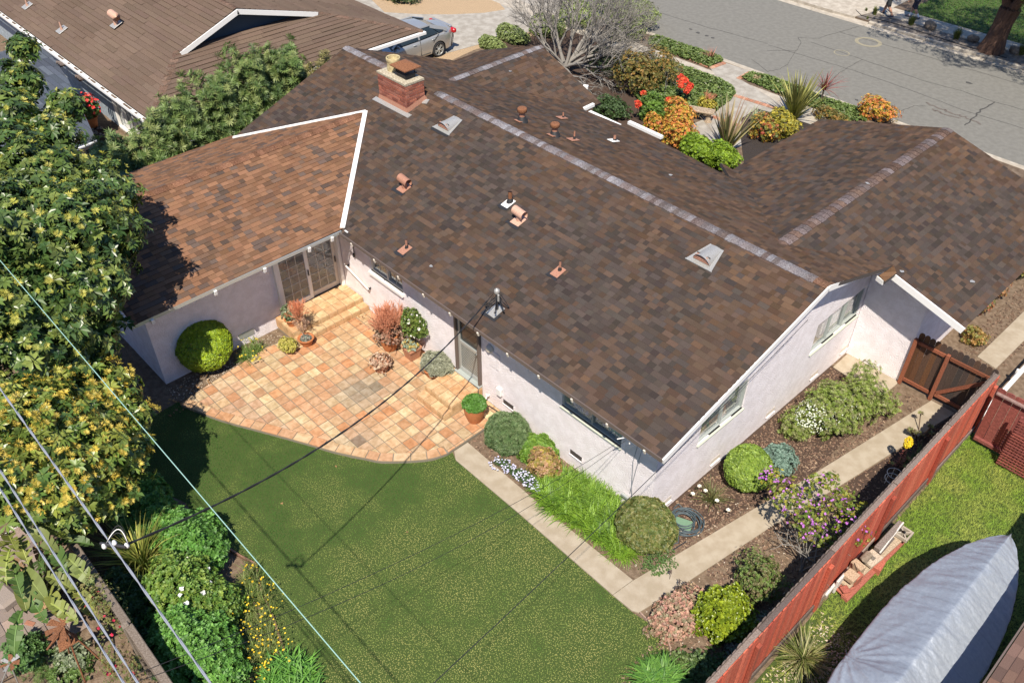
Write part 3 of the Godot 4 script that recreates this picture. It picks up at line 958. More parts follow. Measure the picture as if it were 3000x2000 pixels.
# one roof slope laid with shingles in courses; p is any polygon on the plane, along = direction of the eave
func slope(called: String, p: Array, along: Vector3, exposure: float, wid: Vector2, pal: Callable, singles := 0, thick := 0.009, m := "shingle", owner_: Node3D = null) -> MeshInstance3D:
	var nn := Vector3.ZERO
	for k in p.size():
		nn += (p[k] as Vector3).cross(p[(k + 1) % p.size()])
	nn = nn.normalized()
	if nn.y < 0:
		nn = -nn
	var u := (along - nn * along.dot(nn)).normalized()
	var vv := nn.cross(u).normalized()
	if vv.y < 0:
		vv = -vv
	var o: Vector3 = p[0]
	for q in p:
		if q.dot(vv) < o.dot(vv):
			o = q
	var poly := PackedVector2Array()
	var lo := Vector2(1e9, 1e9)
	var hi := -lo
	for q in p:
		var e := Vector2((q - o).dot(u), (q - o).dot(vv))
		poly.append(e)
		lo = lo.min(e)
		hi = hi.max(e)
	if Geometry2D.is_polygon_clockwise(poly):
		poly.reverse()
	# the boards below
	var deck := MB.new()
	var t := Geometry2D.triangulate_polygon(poly)
	var at := func(e: Vector2, h: float) -> Vector3: return o + u * e.x + vv * e.y + nn * h
	for k in range(0, t.size(), 3):
		deck.face([at.call(poly[t[k]], -0.004), at.call(poly[t[k + 1]], -0.004), at.call(poly[t[k + 2]], -0.004)], nn)
		deck.face([at.call(poly[t[k]], -0.09), at.call(poly[t[k + 1]], -0.09), at.call(poly[t[k + 2]], -0.09)], -nn)
	for k in poly.size():
		var a := poly[k]
		var c := poly[(k + 1) % poly.size()]
		deck.face([at.call(a, -0.09), at.call(c, -0.09), at.call(c, -0.004), at.call(a, -0.004)], u * (c.y - a.y) - vv * (c.x - a.x))
	var roof := part(owner_ if owner_ else house, called, deck, M.roof_deck)
	var list := []
	var v0 := lo.y
	while v0 < hi.y:
		var x := lo.x - rf(0, wid.y)
		while x < hi.x:
			var w := rf(wid.x, wid.y)
			var r := PackedVector2Array([Vector2(x + 0.002, v0), Vector2(x + w, v0), Vector2(x + w, v0 + exposure + 0.01), Vector2(x + 0.002, v0 + exposure + 0.01)])
			for piece in Geometry2D.intersect_polygons(r, poly):
				if piece.size() >= 3:
					var c: Color = pal.call(Vector2(x + w / 2, v0), Vector2((x + w / 2 - lo.x) / (hi.x - lo.x), (v0 - lo.y) / (hi.y - lo.y)))
					list.append([piece, v0, c, thick * rf(0.6, 1.5), at.call(piece[0], 0.0)])
			x += w
		v0 += exposure
	if singles:
		var eye := Vector3(0, 15.4, 0)
		list.sort_custom(func(a, c): return a[4].distance_squared_to(eye) < c[4].distance_squared_to(eye))
	var rest := MB.new()
	for k in list.size():
		var e: Array = list[k]
		var b := rest if k >= singles else MB.new()
		var piece: PackedVector2Array = e[0]
		if Geometry2D.is_polygon_clockwise(piece):
			piece.reverse()
		var q := []
		for g in piece:
			q.append(at.call(g, 0.001 + e[3] * (1.0 - clampf((g.y - e[1]) / exposure, 0, 1))))
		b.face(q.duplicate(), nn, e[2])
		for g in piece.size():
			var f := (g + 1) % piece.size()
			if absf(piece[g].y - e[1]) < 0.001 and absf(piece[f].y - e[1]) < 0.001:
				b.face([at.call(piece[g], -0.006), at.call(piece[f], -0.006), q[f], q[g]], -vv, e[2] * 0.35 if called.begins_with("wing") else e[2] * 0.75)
		if k < singles:
			part(roof, "shingle", b, M[m])
	if rest.v.size():
		part(roof, "shingles", rest, M[m], "stuff")
	return roof

# weathered cap pieces along a ridge
func ridge_caps(parent: Node3D, a: Vector3, b: Vector3, wide: float, drop: float, step: float, pal: Array) -> void:
	var d := (b - a).normalized()
	var s := d.cross(Vector3.UP).normalized()
	var len := a.distance_to(b)
	var x := 0.0
	while x < len - 0.02:
		var e := minf(step + 0.02, len - x)
		var c := pick(pal)
		var m := MB.new()
		var p := a + d * x + Vector3.UP * 0.022
		var q := a + d * (x + e) + Vector3.UP * 0.012
		var w := wide * rf(0.95, 1.05)
		var off := s * w + Vector3.DOWN * drop * w
		var off2 := -s * w + Vector3.DOWN * drop * w
		m.face([p, q, q + off, p + off], Vector3.UP, c)
		m.face([p, q, q + off2, p + off2], Vector3.UP, c)
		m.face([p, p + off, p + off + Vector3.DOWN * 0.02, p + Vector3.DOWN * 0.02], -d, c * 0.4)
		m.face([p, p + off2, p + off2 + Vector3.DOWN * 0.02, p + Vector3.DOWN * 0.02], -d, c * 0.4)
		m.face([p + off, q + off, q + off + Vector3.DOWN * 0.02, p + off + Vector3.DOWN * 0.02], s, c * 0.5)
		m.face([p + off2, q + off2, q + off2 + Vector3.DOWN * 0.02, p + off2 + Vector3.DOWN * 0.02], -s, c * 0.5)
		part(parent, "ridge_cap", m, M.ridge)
		x += step

func house_roof() -> void:
	var dark := [L(0.082, 0.067, 0.06), L(0.096, 0.075, 0.064)]
	var brown := [L(0.112, 0.078, 0.06), L(0.122, 0.082, 0.06)]
	var tan_ := [L(0.148, 0.092, 0.061), L(0.135, 0.086, 0.06)]
	var main_pal := func(p: Vector2, f: Vector2) -> Color:
		var w := noise.get_noise_2d(p.x * 14, p.y * 22) * 0.9 + rf(-0.5, 0.5) + (f.y - 0.4) * 0.35
		if w > 0.5:
			return pick(tan_)
		return pick(brown) if w > -0.08 else pick(dark)
	var front_pal := func(p: Vector2, f: Vector2) -> Color:
		var w := noise.get_noise_2d(p.x * 14, p.y * 22) * 0.7 + rf(-0.5, 0.5) + 0.12
		if w > 0.38:
			return pick(tan_)
		return pick(brown) if w > -0.2 else pick(dark)
	var wing_pal := func(p: Vector2, f: Vector2) -> Color:
		var w := rf(-0.5, 0.5) + noise.get_noise_2d(p.x * 10, p.y * 30) * 0.3
		if w > -0.15:
			return pick([L(0.29, 0.155, 0.092), L(0.26, 0.143, 0.086)])
		return pick([L(0.22, 0.13, 0.085), L(0.15, 0.108, 0.088)])
	var rear_eave := Vector3(-6.08, 2.87, -9.8)
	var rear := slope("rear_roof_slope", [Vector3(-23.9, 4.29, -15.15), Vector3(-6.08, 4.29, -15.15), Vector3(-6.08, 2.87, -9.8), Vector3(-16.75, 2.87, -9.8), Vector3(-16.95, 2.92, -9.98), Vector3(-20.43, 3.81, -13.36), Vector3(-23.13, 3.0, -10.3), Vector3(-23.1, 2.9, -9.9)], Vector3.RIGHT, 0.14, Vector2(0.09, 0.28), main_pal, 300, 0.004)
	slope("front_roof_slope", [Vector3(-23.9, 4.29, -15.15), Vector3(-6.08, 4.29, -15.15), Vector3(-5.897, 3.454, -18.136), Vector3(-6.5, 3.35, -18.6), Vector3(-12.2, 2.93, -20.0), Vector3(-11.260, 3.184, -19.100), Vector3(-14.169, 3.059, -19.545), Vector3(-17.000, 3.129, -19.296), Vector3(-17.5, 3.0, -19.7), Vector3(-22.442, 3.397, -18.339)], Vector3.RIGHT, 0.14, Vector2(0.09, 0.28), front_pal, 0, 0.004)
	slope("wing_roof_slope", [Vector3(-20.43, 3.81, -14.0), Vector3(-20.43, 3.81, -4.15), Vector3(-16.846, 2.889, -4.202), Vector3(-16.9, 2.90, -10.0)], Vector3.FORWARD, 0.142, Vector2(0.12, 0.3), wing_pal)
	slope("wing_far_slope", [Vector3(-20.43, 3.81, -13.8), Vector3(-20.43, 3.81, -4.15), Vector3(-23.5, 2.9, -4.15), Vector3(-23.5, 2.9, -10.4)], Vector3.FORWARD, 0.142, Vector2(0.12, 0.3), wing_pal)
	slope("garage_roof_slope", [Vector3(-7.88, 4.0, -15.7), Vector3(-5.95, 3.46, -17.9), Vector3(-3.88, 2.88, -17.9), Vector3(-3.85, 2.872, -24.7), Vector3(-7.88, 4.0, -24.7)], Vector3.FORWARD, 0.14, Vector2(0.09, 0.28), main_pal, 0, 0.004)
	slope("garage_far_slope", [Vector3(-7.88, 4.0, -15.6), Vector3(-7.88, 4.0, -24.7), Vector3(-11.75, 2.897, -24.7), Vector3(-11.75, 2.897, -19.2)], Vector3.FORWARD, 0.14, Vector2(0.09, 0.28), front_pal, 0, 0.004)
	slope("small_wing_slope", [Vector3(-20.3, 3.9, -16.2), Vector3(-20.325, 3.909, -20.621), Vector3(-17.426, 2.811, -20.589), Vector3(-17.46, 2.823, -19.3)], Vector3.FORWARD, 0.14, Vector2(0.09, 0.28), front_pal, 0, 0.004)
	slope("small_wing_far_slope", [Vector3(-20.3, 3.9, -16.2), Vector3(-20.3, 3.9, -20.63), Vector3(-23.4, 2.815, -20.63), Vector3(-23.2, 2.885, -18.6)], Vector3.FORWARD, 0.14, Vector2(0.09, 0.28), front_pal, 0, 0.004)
	var cap_grey := [L(0.25, 0.24, 0.25), L(0.19, 0.165, 0.16), L(0.3, 0.3, 0.32), L(0.2, 0.16, 0.15)]
	var cap_brown := [L(0.2, 0.165, 0.16), L(0.18, 0.125, 0.1), L(0.23, 0.2, 0.2)]
	ridge_caps(rear, Vector3(-23.9, 4.29, -15.15), Vector3(-20.6, 4.29, -15.15), 0.15, 0.27, 0.14, cap_grey)
	ridge_caps(rear, Vector3(-19.2, 4.29, -15.15), Vector3(-6.4, 4.29, -15.15), 0.15, 0.27, 0.14, cap_grey)
	ridge_caps(rear, Vector3(-6.4, 4.29, -15.15), Vector3(-6.08, 4.29, -15.15), 0.13, 0.27, 0.14, [L(0.2, 0.12, 0.08)])
	ridge_caps(rear, Vector3(-7.88, 4.0, -16.1), Vector3(-7.88, 4.0, -24.7), 0.15, 0.28, 0.2, cap_brown)
	ridge_caps(rear, Vector3(-20.3, 3.9, -16.5), Vector3(-20.3, 3.9, -20.63), 0.14, 0.36, 0.2, cap_grey)
	ridge_caps(rear, Vector3(-20.43, 3.81, -13.2), Vector3(-20.43, 3.81, -4.15), 0.16, 0.27, 0.14, [L(0.24, 0.13, 0.082), L(0.27, 0.145, 0.088)])
	# white metal over the two new valleys
	var b := MB.new()
	for e in [[Vector3(-20.43, 3.84, -13.36), Vector3(-16.9, 2.93, -9.93), 0.13], [Vector3(-20.43, 3.84, -13.36), Vector3(-23.13, 3.04, -10.3), 0.11]]:
		b.bar(e[0], e[1], e[2], 0.025)
		b.bar(e[0] + Vector3.UP * 0.018, e[1] + Vector3.UP * 0.018, 0.03, 0.02)
	b.bar(Vector3(-16.780, 2.902, -9.920) + Vector3.UP * 0.01, Vector3(-16.645, 2.901, -9.917) + Vector3.UP * 0.01, 0.04, 0.01)
	part(house, "valley_flashing", b, M.white_paint)
	# boards and gutters along the edges
	b = MB.new()
	b.bar(Vector3(-6.07, 2.8, -9.8), Vector3(-6.07, 4.21, -15.15), 0.035, 0.15)
	b.bar(Vector3(-6.07, 4.21, -15.15), Vector3(-6.07, 3.24, -18.6), 0.035, 0.15)
	b.bar(Vector3(-5.95, 3.38, -17.88), Vector3(-3.88, 2.80, -17.88), 0.035, 0.17)
	b.bar(Vector3(-20.43, 3.73, -4.13), Vector3(-16.9, 2.82, -4.13), 0.035, 0.13)
	part(house, "rake_board", b, M.white_paint)
	b = MB.new()
	b.bar(Vector3(-16.86, 2.85, -9.86), Vector3(-16.86, 2.85, -4.15), 0.025, 0.09)
	part(house, "wing_fascia", b, M.alu)
	b = MB.new()
	b.bar(Vector3(-16.9, 2.83, -9.785), Vector3(-6.08, 2.83, -9.785), 0.025, 0.1)
	part(house, "rear_fascia", b, M.bronze_frame)
	b = MB.new()
	b.bar(Vector3(-17.261, 2.780, -19.850), Vector3(-15.936, 2.780, -19.832), 0.13, 0.09)
	b.bar(Vector3(-15.918, 2.780, -20.248), Vector3(-14.539, 2.780, -20.215), 0.13, 0.09)
	part(house, "gutter", b, M.white_paint)
	b = MB.new()
	b.bar(Vector3(-17.437, 2.850, -19.737), Vector3(-17.451, 2.850, -20.249), 0.1, 0.1)
	b.bar(Vector3(-18.552, 2.900, -20.928), Vector3(-18.409, 2.900, -21.018), 0.14, 0.1)
	part(house, "eave_end_board", b, M.white_paint)
	# the small saddle of roof between the two gables
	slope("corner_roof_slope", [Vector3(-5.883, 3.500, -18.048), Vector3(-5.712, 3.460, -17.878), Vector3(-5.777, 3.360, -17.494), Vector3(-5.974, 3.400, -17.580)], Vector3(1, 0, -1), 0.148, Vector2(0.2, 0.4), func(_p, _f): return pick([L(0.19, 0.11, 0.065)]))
	b = MB.new()
	b.bar(Vector3(-6.013, 3.300, -17.580), Vector3(-5.810, 3.300, -17.514), 0.03, 0.12)
	part(house, "corner_board", b, M.white_paint)
	# rafter ends under the eaves
	for z in [-4.6, -6.2, -7.55, -8.85, -9.55]:
		b = MB.new()
		b.bar(Vector3(-16.82, 2.77, z), Vector3(-17.9, 2.99, z), 0.07, 0.13)
		part(house, "rafter_end", b, M.white_paint)
	for k in 11:
		b = MB.new()
		var x := -16.3 + k * 0.98
		b.bar(Vector3(x, 2.76, -9.76), Vector3(x, 2.9, -10.32), 0.05, 0.1)
		part(house, "rafter_end", b, M.cream_paint)

func house_details() -> void:
	chimney()
	var b := MB.new()
	# crawl-space vents low in the walls
	for e in [-10.95, -8.68]:
		b = MB.new()
		b.bx(Vector3(e, 0.47, -10.312), Vector3(0.38, 0.14, 0.004))
		var v := part(house, "foundation_vent", b, M.room_dark)
		b = MB.new()
		b.bar(Vector3(e - 0.2, 0.39, -10.3), Vector3(e + 0.2, 0.39, -10.3), 0.03, 0.02)
		b.bar(Vector3(e + 0.2, 0.4, -10.3), Vector3(e + 0.2, 0.55, -10.3), 0.03, 0.012, Vector3.RIGHT)
		part(v, "vent_frame", b, M.stucco)
	for z in [-10.9, -12.7, -14.95, -16.93, -18.4]:
		b = MB.new()
		b.bx(Vector3(-6.492, 0.29, z), Vector3(0.004, 0.14, 0.36))
		var v := part(house, "foundation_vent", b, M.cream_paint)
		b = MB.new()
		b.bar(Vector3(-6.48, 0.21, z - 0.18), Vector3(-6.48, 0.21, z + 0.18), 0.04, 0.015)
		part(v, "vent_frame", b, M.stucco)
	b = MB.new()
	b.bx(Vector3(-17.893, 0.3, -7.1), Vector3(0.005, 0.2, 0.45))
	part(house, "foundation_vent", b, M.alu)
	# handrail on the wall by the steps
	b = MB.new()
	b.tube(PackedVector3Array([Vector3(-17.6, 1.27, -10.22), Vector3(-16.5, 0.97, -10.22)]), 0.024, 0.024, 8)
	var rail := part(house, "handrail", b, M.white_paint)
	b = MB.new()
	for x in [-17.5, -16.52]:
		b.bar(Vector3(x, 1.235 + (x + 17.5) * -0.27, -10.32), Vector3(x, 1.235 + (x + 17.5) * -0.27, -10.22), 0.03, 0.05)
	part(rail, "bracket", b, M.dark_metal)
	# flood lamp, meter plate and other fittings by the back door
	var lp := Vector3(-11.589, 1.900, -10.320)
	b = MB.new()
	b.lathe(lp, PackedVector2Array([Vector2(0.0, 0.0), Vector2(0.11, 0.0), Vector2(0.11, 0.03), Vector2(0.085, 0.09), Vector2(0.06, 0.11), Vector2(0.0, 0.115)]), 18, Color.WHITE, Basis(Vector3.RIGHT, PI / 2))
	part(house, "wall_lamp", b, M.cream_paint)
	var q := Vector3(-11.478, 1.607, -10.320)
	b = MB.new()
	b.bev(q + Vector3(0.03, 0.0, 0.012), Vector3(0.36, 0.5, 0.02), 0.008)
	part(house, "meter_plate", b, M.stucco)
	q = Vector3(-11.256, 0.717, -10.320)
	b = MB.new()
	b.bev(q + Vector3(0, 0, 0.04), Vector3(0.16, 0.24, 0.08), 0.015)
	part(house, "outlet_cover", b, M.white_paint)
	q = Vector3(-11.660, 0.302, -10.320)
	b = MB.new()
	b.tube(PackedVector3Array([q + Vector3(0, 0.0, -0.02), q + Vector3(0, 0, 0.1), q + Vector3(0, -0.06, 0.13)]), 0.016, 0.014, 6)
	b.tube(PackedVector3Array([q + Vector3(-0.05, 0.03, 0.07), q + Vector3(0.05, 0.03, 0.07)]), 0.02, 0.02, 6)
	part(house, "hose_tap", b, M.white_paint)
	q = Vector3(-17.093, 1.813, -10.320)
	b = MB.new()
	b.tube(PackedVector3Array([q + Vector3(0, 0.3, 0.02), q + Vector3(0, 0.02, 0.03)]), 0.008, 0.008, 5)
	b.bev(q + Vector3(0, -0.02, 0.05), Vector3(0.06, 0.14, 0.06), 0.02)
	part(house, "wall_bell", b, M.black)
	# service box and conduits by the corner
	b = MB.new()
	b.tube(PackedVector3Array([Vector3(-6.95, 2.7, -10.29), Vector3(-7.02, 2.2, -10.28), Vector3(-7.08, 1.6, -10.28), Vector3(-7.02, 0.75, -10.28), Vector3(-6.95, 0.45, -10.27)]), 0.007, 0.007, 5)
	b.tube(PackedVector3Array([Vector3(-6.85, 2.7, -10.29), Vector3(-6.9, 2.1, -10.27), Vector3(-6.98, 1.4, -10.28), Vector3(-7.05, 0.6, -10.28)]), 0.007, 0.007, 5)
	part(house, "drop_wires", b, M.cable_grey)
	b = MB.new()
	b.bev(Vector3(-7.15, 0.42, -10.27), Vector3(0.2, 0.09, 0.08), 0.015)
	b.bev(Vector3(-6.93, 0.4, -10.27), Vector3(0.1, 0.12, 0.08), 0.015)
	part(house, "junction_box", b, M.alu)
	# bits lying on the roof
	roof_vents()

func chimney() -> void:
	var x0 := -20.57
	var x1 := -19.24
	var z0 := -14.02
	var z1 := -14.70
	var b := MB.new()
	b.bx(Vector3((x0 + x1) / 2, 4.15, (z0 + z1) / 2), Vector3(x1 - x0 - 0.014, 1.3, z0 - z1 - 0.014))
	var ch := part(house, "chimney", b, M.mortar)
	var hh := 0.088
	var ll := 0.255
	var cols := [L(0.36, 0.115, 0.07), L(0.43, 0.15, 0.09), L(0.3, 0.095, 0.062), L(0.4, 0.16, 0.11)]
	var y := 3.72
	var row := 0
	while y < 4.8:
		for side in 4:
			var ax := Vector3.RIGHT if side % 2 == 0 else Vector3.FORWARD
			var o: Vector3 = [Vector3(x0, 0, z0), Vector3(x1, 0, z0), Vector3(x0, 0, z1), Vector3(x0, 0, z0)][side]
			var len := x1 - x0 if side % 2 == 0 else z0 - z1
			var out: Vector3 = [Vector3.BACK, Vector3.RIGHT, Vector3.FORWARD, Vector3.LEFT][side]
			var s := -ll * 0.5 if (row + side) % 2 else 0.0
			while s < len - 0.01:
				var a := maxf(s, 0.0)
				var e := minf(s + ll - 0.012, len)
				if e - a > 0.03:
					var m := MB.new()
					var bb := Basis(ax, Vector3.UP, ax.cross(Vector3.UP))
					m.bev(o + ax * ((a + e) / 2) - out * (0.024 - rf(0, 0.004)) + Vector3.UP * (y + hh / 2 - 0.006), Vector3(e - a, hh - 0.012, 0.06), 0.005, bb, pick(cols))
					part(ch, "brick", m, M.brick)
				s += ll
		y += hh
		row += 1
	# mortar cap with bevelled top
	b = MB.new()
	var c := Vector3((x0 + x1) / 2, 0, (z0 + z1) / 2)
	var w := (x1 - x0) / 2 + 0.015
	var d := (z0 - z1) / 2 + 0.015
	var prev := []
	for e in [[4.79, 1.0], [4.85, 1.0], [4.875, 0.9], [4.89, 0.6]]:
		var ring := []
		for k in 4:
			ring.append(c + Vector3([-w, w, w, -w][k] * e[1], e[0] + rf(-0.004, 0.004), [d, d, -d, -d][k] * e[1]))
		if prev:
			for k in 4:
				b.quad(prev[k], prev[(k + 1) % 4], ring[(k + 1) % 4], ring[k])
		prev = ring
	b.quad(prev[0], prev[1], prev[2], prev[3])
	part(ch, "crown", b, mat("chimney_crown", L(0.5, 0.46, 0.36), 1.0, M.earth.albedo_texture, 2.0))
	b = MB.new()
	b.lathe(Vector3(-20.22, 4.86, -14.38), PackedVector2Array([Vector2(0.2, 0.0), Vector2(0.195, 0.3), Vector2(0.215, 0.32), Vector2(0.215, 0.4), Vector2(0.2, 0.41), Vector2(0.165, 0.4), Vector2(0.16, 0.1), Vector2(0.0, 0.1)]), 24)
	part(ch, "chimney_pot", b, mat("clay_pot", L(0.62, 0.53, 0.3), 0.85, M.earth.albedo_texture, 0.8))
	b = MB.new()
	var f := Vector3(-19.62, 4.86, -14.36)
	b.bx(f + Vector3(0, 0.07, 0), Vector3(0.42, 0.14, 0.36))
	b.bx(f + Vector3(0, 0.15, 0), Vector3(0.5, 0.04, 0.44))
	for k in 4:
		b.bar(f + Vector3(0.2 * (1 if k & 1 else -1), 0.16, 0.17 * (1 if k & 2 else -1)), f + Vector3(0.2 * (1 if k & 1 else -1), 0.36, 0.17 * (1 if k & 2 else -1)), 0.02, 0.02, Vector3.RIGHT)
	part(ch, "flue_frame", b, M.dark_metal)
	b = MB.new()
	var rim := []
	var top := []
	for k in 4:
		rim.append(f + Vector3([-0.36, 0.36, 0.36, -0.36][k], 0.35, [0.3, 0.3, -0.3, -0.3][k]))
		top.append(f + Vector3([-0.12, 0.12, 0.12, -0.12][k], 0.47, [0.08, 0.08, -0.08, -0.08][k]))
	for k in 4:
		b.quad(rim[k], rim[(k + 1) % 4], top[(k + 1) % 4], top[k])
		b.quad(rim[k] + Vector3.DOWN * 0.03, rim[(k + 1) % 4] + Vector3.DOWN * 0.03, rim[(k + 1) % 4], rim[k])
	b.quad(top[0], top[1], top[2], top[3])
	b.quad(rim[3] + Vector3.DOWN * 0.02, rim[2] + Vector3.DOWN * 0.02, rim[1] + Vector3.DOWN * 0.02, rim[0] + Vector3.DOWN * 0.02)
	part(ch, "flue_cover", b, M.rust)
	# flashing: apron, side steps, and the pale strip below
	b = MB.new()
	b.face([Vector3(x0 - 0.03, 3.93, z0 + 0.06), Vector3(x1 + 0.05, 3.93, z0 + 0.06), Vector3(x1 + 0.012, 4.13, z0 + 0.012), Vector3(x0 - 0.012, 4.13, z0 + 0.012)], Vector3.BACK)
	b.face([Vector3(x1 + 0.05, 3.93, z0 + 0.06), Vector3(x1 + 0.05, 4.14, z1 - 0.1), Vector3(x1 + 0.012, 4.33, z1), Vector3(x1 + 0.012, 4.13, z0 + 0.012)], Vector3.RIGHT)
	b.face([Vector3(x0 - 0.05, 3.93, z0 + 0.06), Vector3(x0 - 0.05, 4.14, z1 - 0.1), Vector3(x0 - 0.012, 4.33, z1), Vector3(x0 - 0.012, 4.13, z0 + 0.012)], Vector3.LEFT)
	part(ch, "flashing", b, M.vent_paint)
	b = MB.new()
	b.bar(Vector3(-20.711, 3.960, -13.907) + Vector3.UP * 0.02, Vector3(-19.001, 3.964, -13.922) + Vector3.UP * 0.02, 0.16, 0.02, Vector3(0, 1, 0.26))
	b.bar(Vector3(-19.211, 4.146, -14.606) + Vector3.UP * 0.02, Vector3(-19.057, 4.162, -14.668) + Vector3.UP * 0.02, 0.2, 0.02, Vector3(0, 1, 0.26))
	part(ch, "lead_strip", b, M.galvanised)

# frame on a roof slope: x along the ridge, y up from the slope, z down the slope
func on_slope(nn: Vector3) -> Basis:
	var x := Vector3.RIGHT
	x = (x - nn * x.dot(nn)).normalized()
	return Basis(x, nn, x.cross(nn))

func plate(b: MB, p: Vector3, bs: Basis, w: float, l: float) -> void:
	b.bev(p + bs.y * 0.026, Vector3(w, 0.014, l), 0.004, bs)

func dark_patch(parent: Node3D, p: Vector3, bs: Basis, w: float, l: float) -> void:  # flat black patch with a ragged outline, laid just over the shingles
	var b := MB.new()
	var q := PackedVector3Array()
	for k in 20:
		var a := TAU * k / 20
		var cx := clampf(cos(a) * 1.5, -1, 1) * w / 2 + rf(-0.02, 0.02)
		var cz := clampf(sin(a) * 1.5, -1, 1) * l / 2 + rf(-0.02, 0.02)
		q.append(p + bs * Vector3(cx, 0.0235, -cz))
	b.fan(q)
	part(parent, "black_patch", b, M.black)

func pipe_vent(p: Vector3, bs: Basis, h: float, r: float, pm: Material, fm: Material, cap := false, patch := true) -> void:
	var b := MB.new()
	b.tube(PackedVector3Array([p - Vector3.UP * 0.05, p + Vector3.UP * h]), r, r, 10)
	var v := part(house, "vent_pipe", b, pm)
	b = MB.new()
	b.lathe(p, PackedVector2Array([Vector2(r * 2.0, 0.0), Vector2(r * 1.5, h * 0.2), Vector2(r * 1.12, h * 0.4), Vector2(r * 1.0, h * 0.42)]), 12)
	part(v, "boot", b, M.black)
	b = MB.new()
	plate(b, p + bs.z * 0.06, bs, 0.24, 0.32)
	part(v, "flashing", b, fm)
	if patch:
		dark_patch(v, p + bs * Vector3(-0.02, -0.0045, 0.22), bs, 0.34, 0.16)
	if cap:
		b = MB.new()
		b.lathe(p + Vector3.UP * h * 0.72, PackedVector2Array([Vector2(r, 0.0), Vector2(r * 1.6, 0.02), Vector2(r * 1.6, h * 0.28), Vector2(r * 1.3, h * 0.34), Vector2(0.0, h * 0.34)]), 14)
		part(v, "cap", b, M.rust)

func hood_vent(p: Vector3, bs: Basis, m: Material) -> void:
	var b := MB.new()
	plate(b, p, bs, 0.3, 0.36)
	var v := part(house, "hood_vent", b, m)
	dark_patch(v, p + bs * Vector3(-0.04, -0.0045, 0.2), bs, 0.46, 0.12)
	b = MB.new()
	b.tube(PackedVector3Array([p, p + Vector3.UP * 0.2]), 0.075, 0.07, 12)
	part(v, "neck", b, m)
	b = MB.new()
	# a barrel lying along the ridge, open at one end
	var c := p + Vector3.UP * 0.24
	var d := (Vector3.RIGHT + Vector3.DOWN * 0.12).normalized()
	var s := Vector3.BACK
	for k in 12:
		var a := TAU * (k - 1.0) / 16.0 - 0.35
		var e := TAU * k / 16.0 - 0.35
		var pa := (s * cos(a) + Vector3.UP * sin(a)) * 0.115
		var pe := (s * cos(e) + Vector3.UP * sin(e)) * 0.115
		b.face([c + pa - d * 0.17, c + pe - d * 0.17, c + pe + d * 0.19, c + pa + d * 0.19], pa)
		b.face([c + pa * 0.95 - d * 0.17, c + pe * 0.95 - d * 0.17, c + pe * 0.95 + d * 0.19, c + pa * 0.95 + d * 0.19], -pa)
		b.face([c - d * 0.165, c + pa - d * 0.165, c + pe - d * 0.165], -d)
	part(v, "barrel", b, m)

func dormer_vent(p: Vector3, bs: Basis, patch: bool) -> void:
	var b := MB.new()
	b.face([p + bs * Vector3(-0.36, 0.03, 0.3), p + bs * Vector3(0.36, 0.03, 0.3), p + bs * Vector3(0.19, 0.03, -0.38), p + bs * Vector3(-0.19, 0.03, -0.38)], bs.y)
	b.bev(p + bs * Vector3(0, 0.025, 0.3), Vector3(0.74, 0.03, 0.03), 0.006, bs)
	var v := part(house, "dormer_vent", b, M.galvanised)
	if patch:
		dark_patch(v, p + bs * Vector3(-0.02, -0.0045, 0.35), bs, 0.72, 0.1)
	b = MB.new()
	var n := 12
	for k in n:
		var a := PI * k / n
		var e := PI * (k + 1) / n
		var f0 := bs * Vector3(cos(a) * 0.24, sin(a) * 0.24, 0.2)
		var f1 := bs * Vector3(cos(e) * 0.24, sin(e) * 0.24, 0.2)
		var g0 := bs * Vector3(cos(a) * 0.15, sin(a) * 0.05 + 0.022, -0.36)
		var g1 := bs * Vector3(cos(e) * 0.15, sin(e) * 0.05 + 0.022, -0.36)
		b.face([p + f0, p + f1, p + g1, p + g0], f0)
	part(v, "hood", b, M.galvanised)
	b = MB.new()
	b.bx(p + bs * Vector3(0, 0.1, 0.1), Vector3(0.36, 0.18, 0.01), bs)
	part(v, "dark_back", b, M.room_dark)
	for k in 4:
		b = MB.new()
		var w := 0.46 * sqrt(1.0 - pow((k + 0.4) / 4.4, 2.0))
		b.bx(p + bs * Vector3(0, 0.03 + k * 0.052, 0.18 - k * 0.006), Vector3(w, 0.006, 0.06), bs * Basis(Vector3.RIGHT, 0.7))
		part(v, "louvre", b, M.vent_paint)

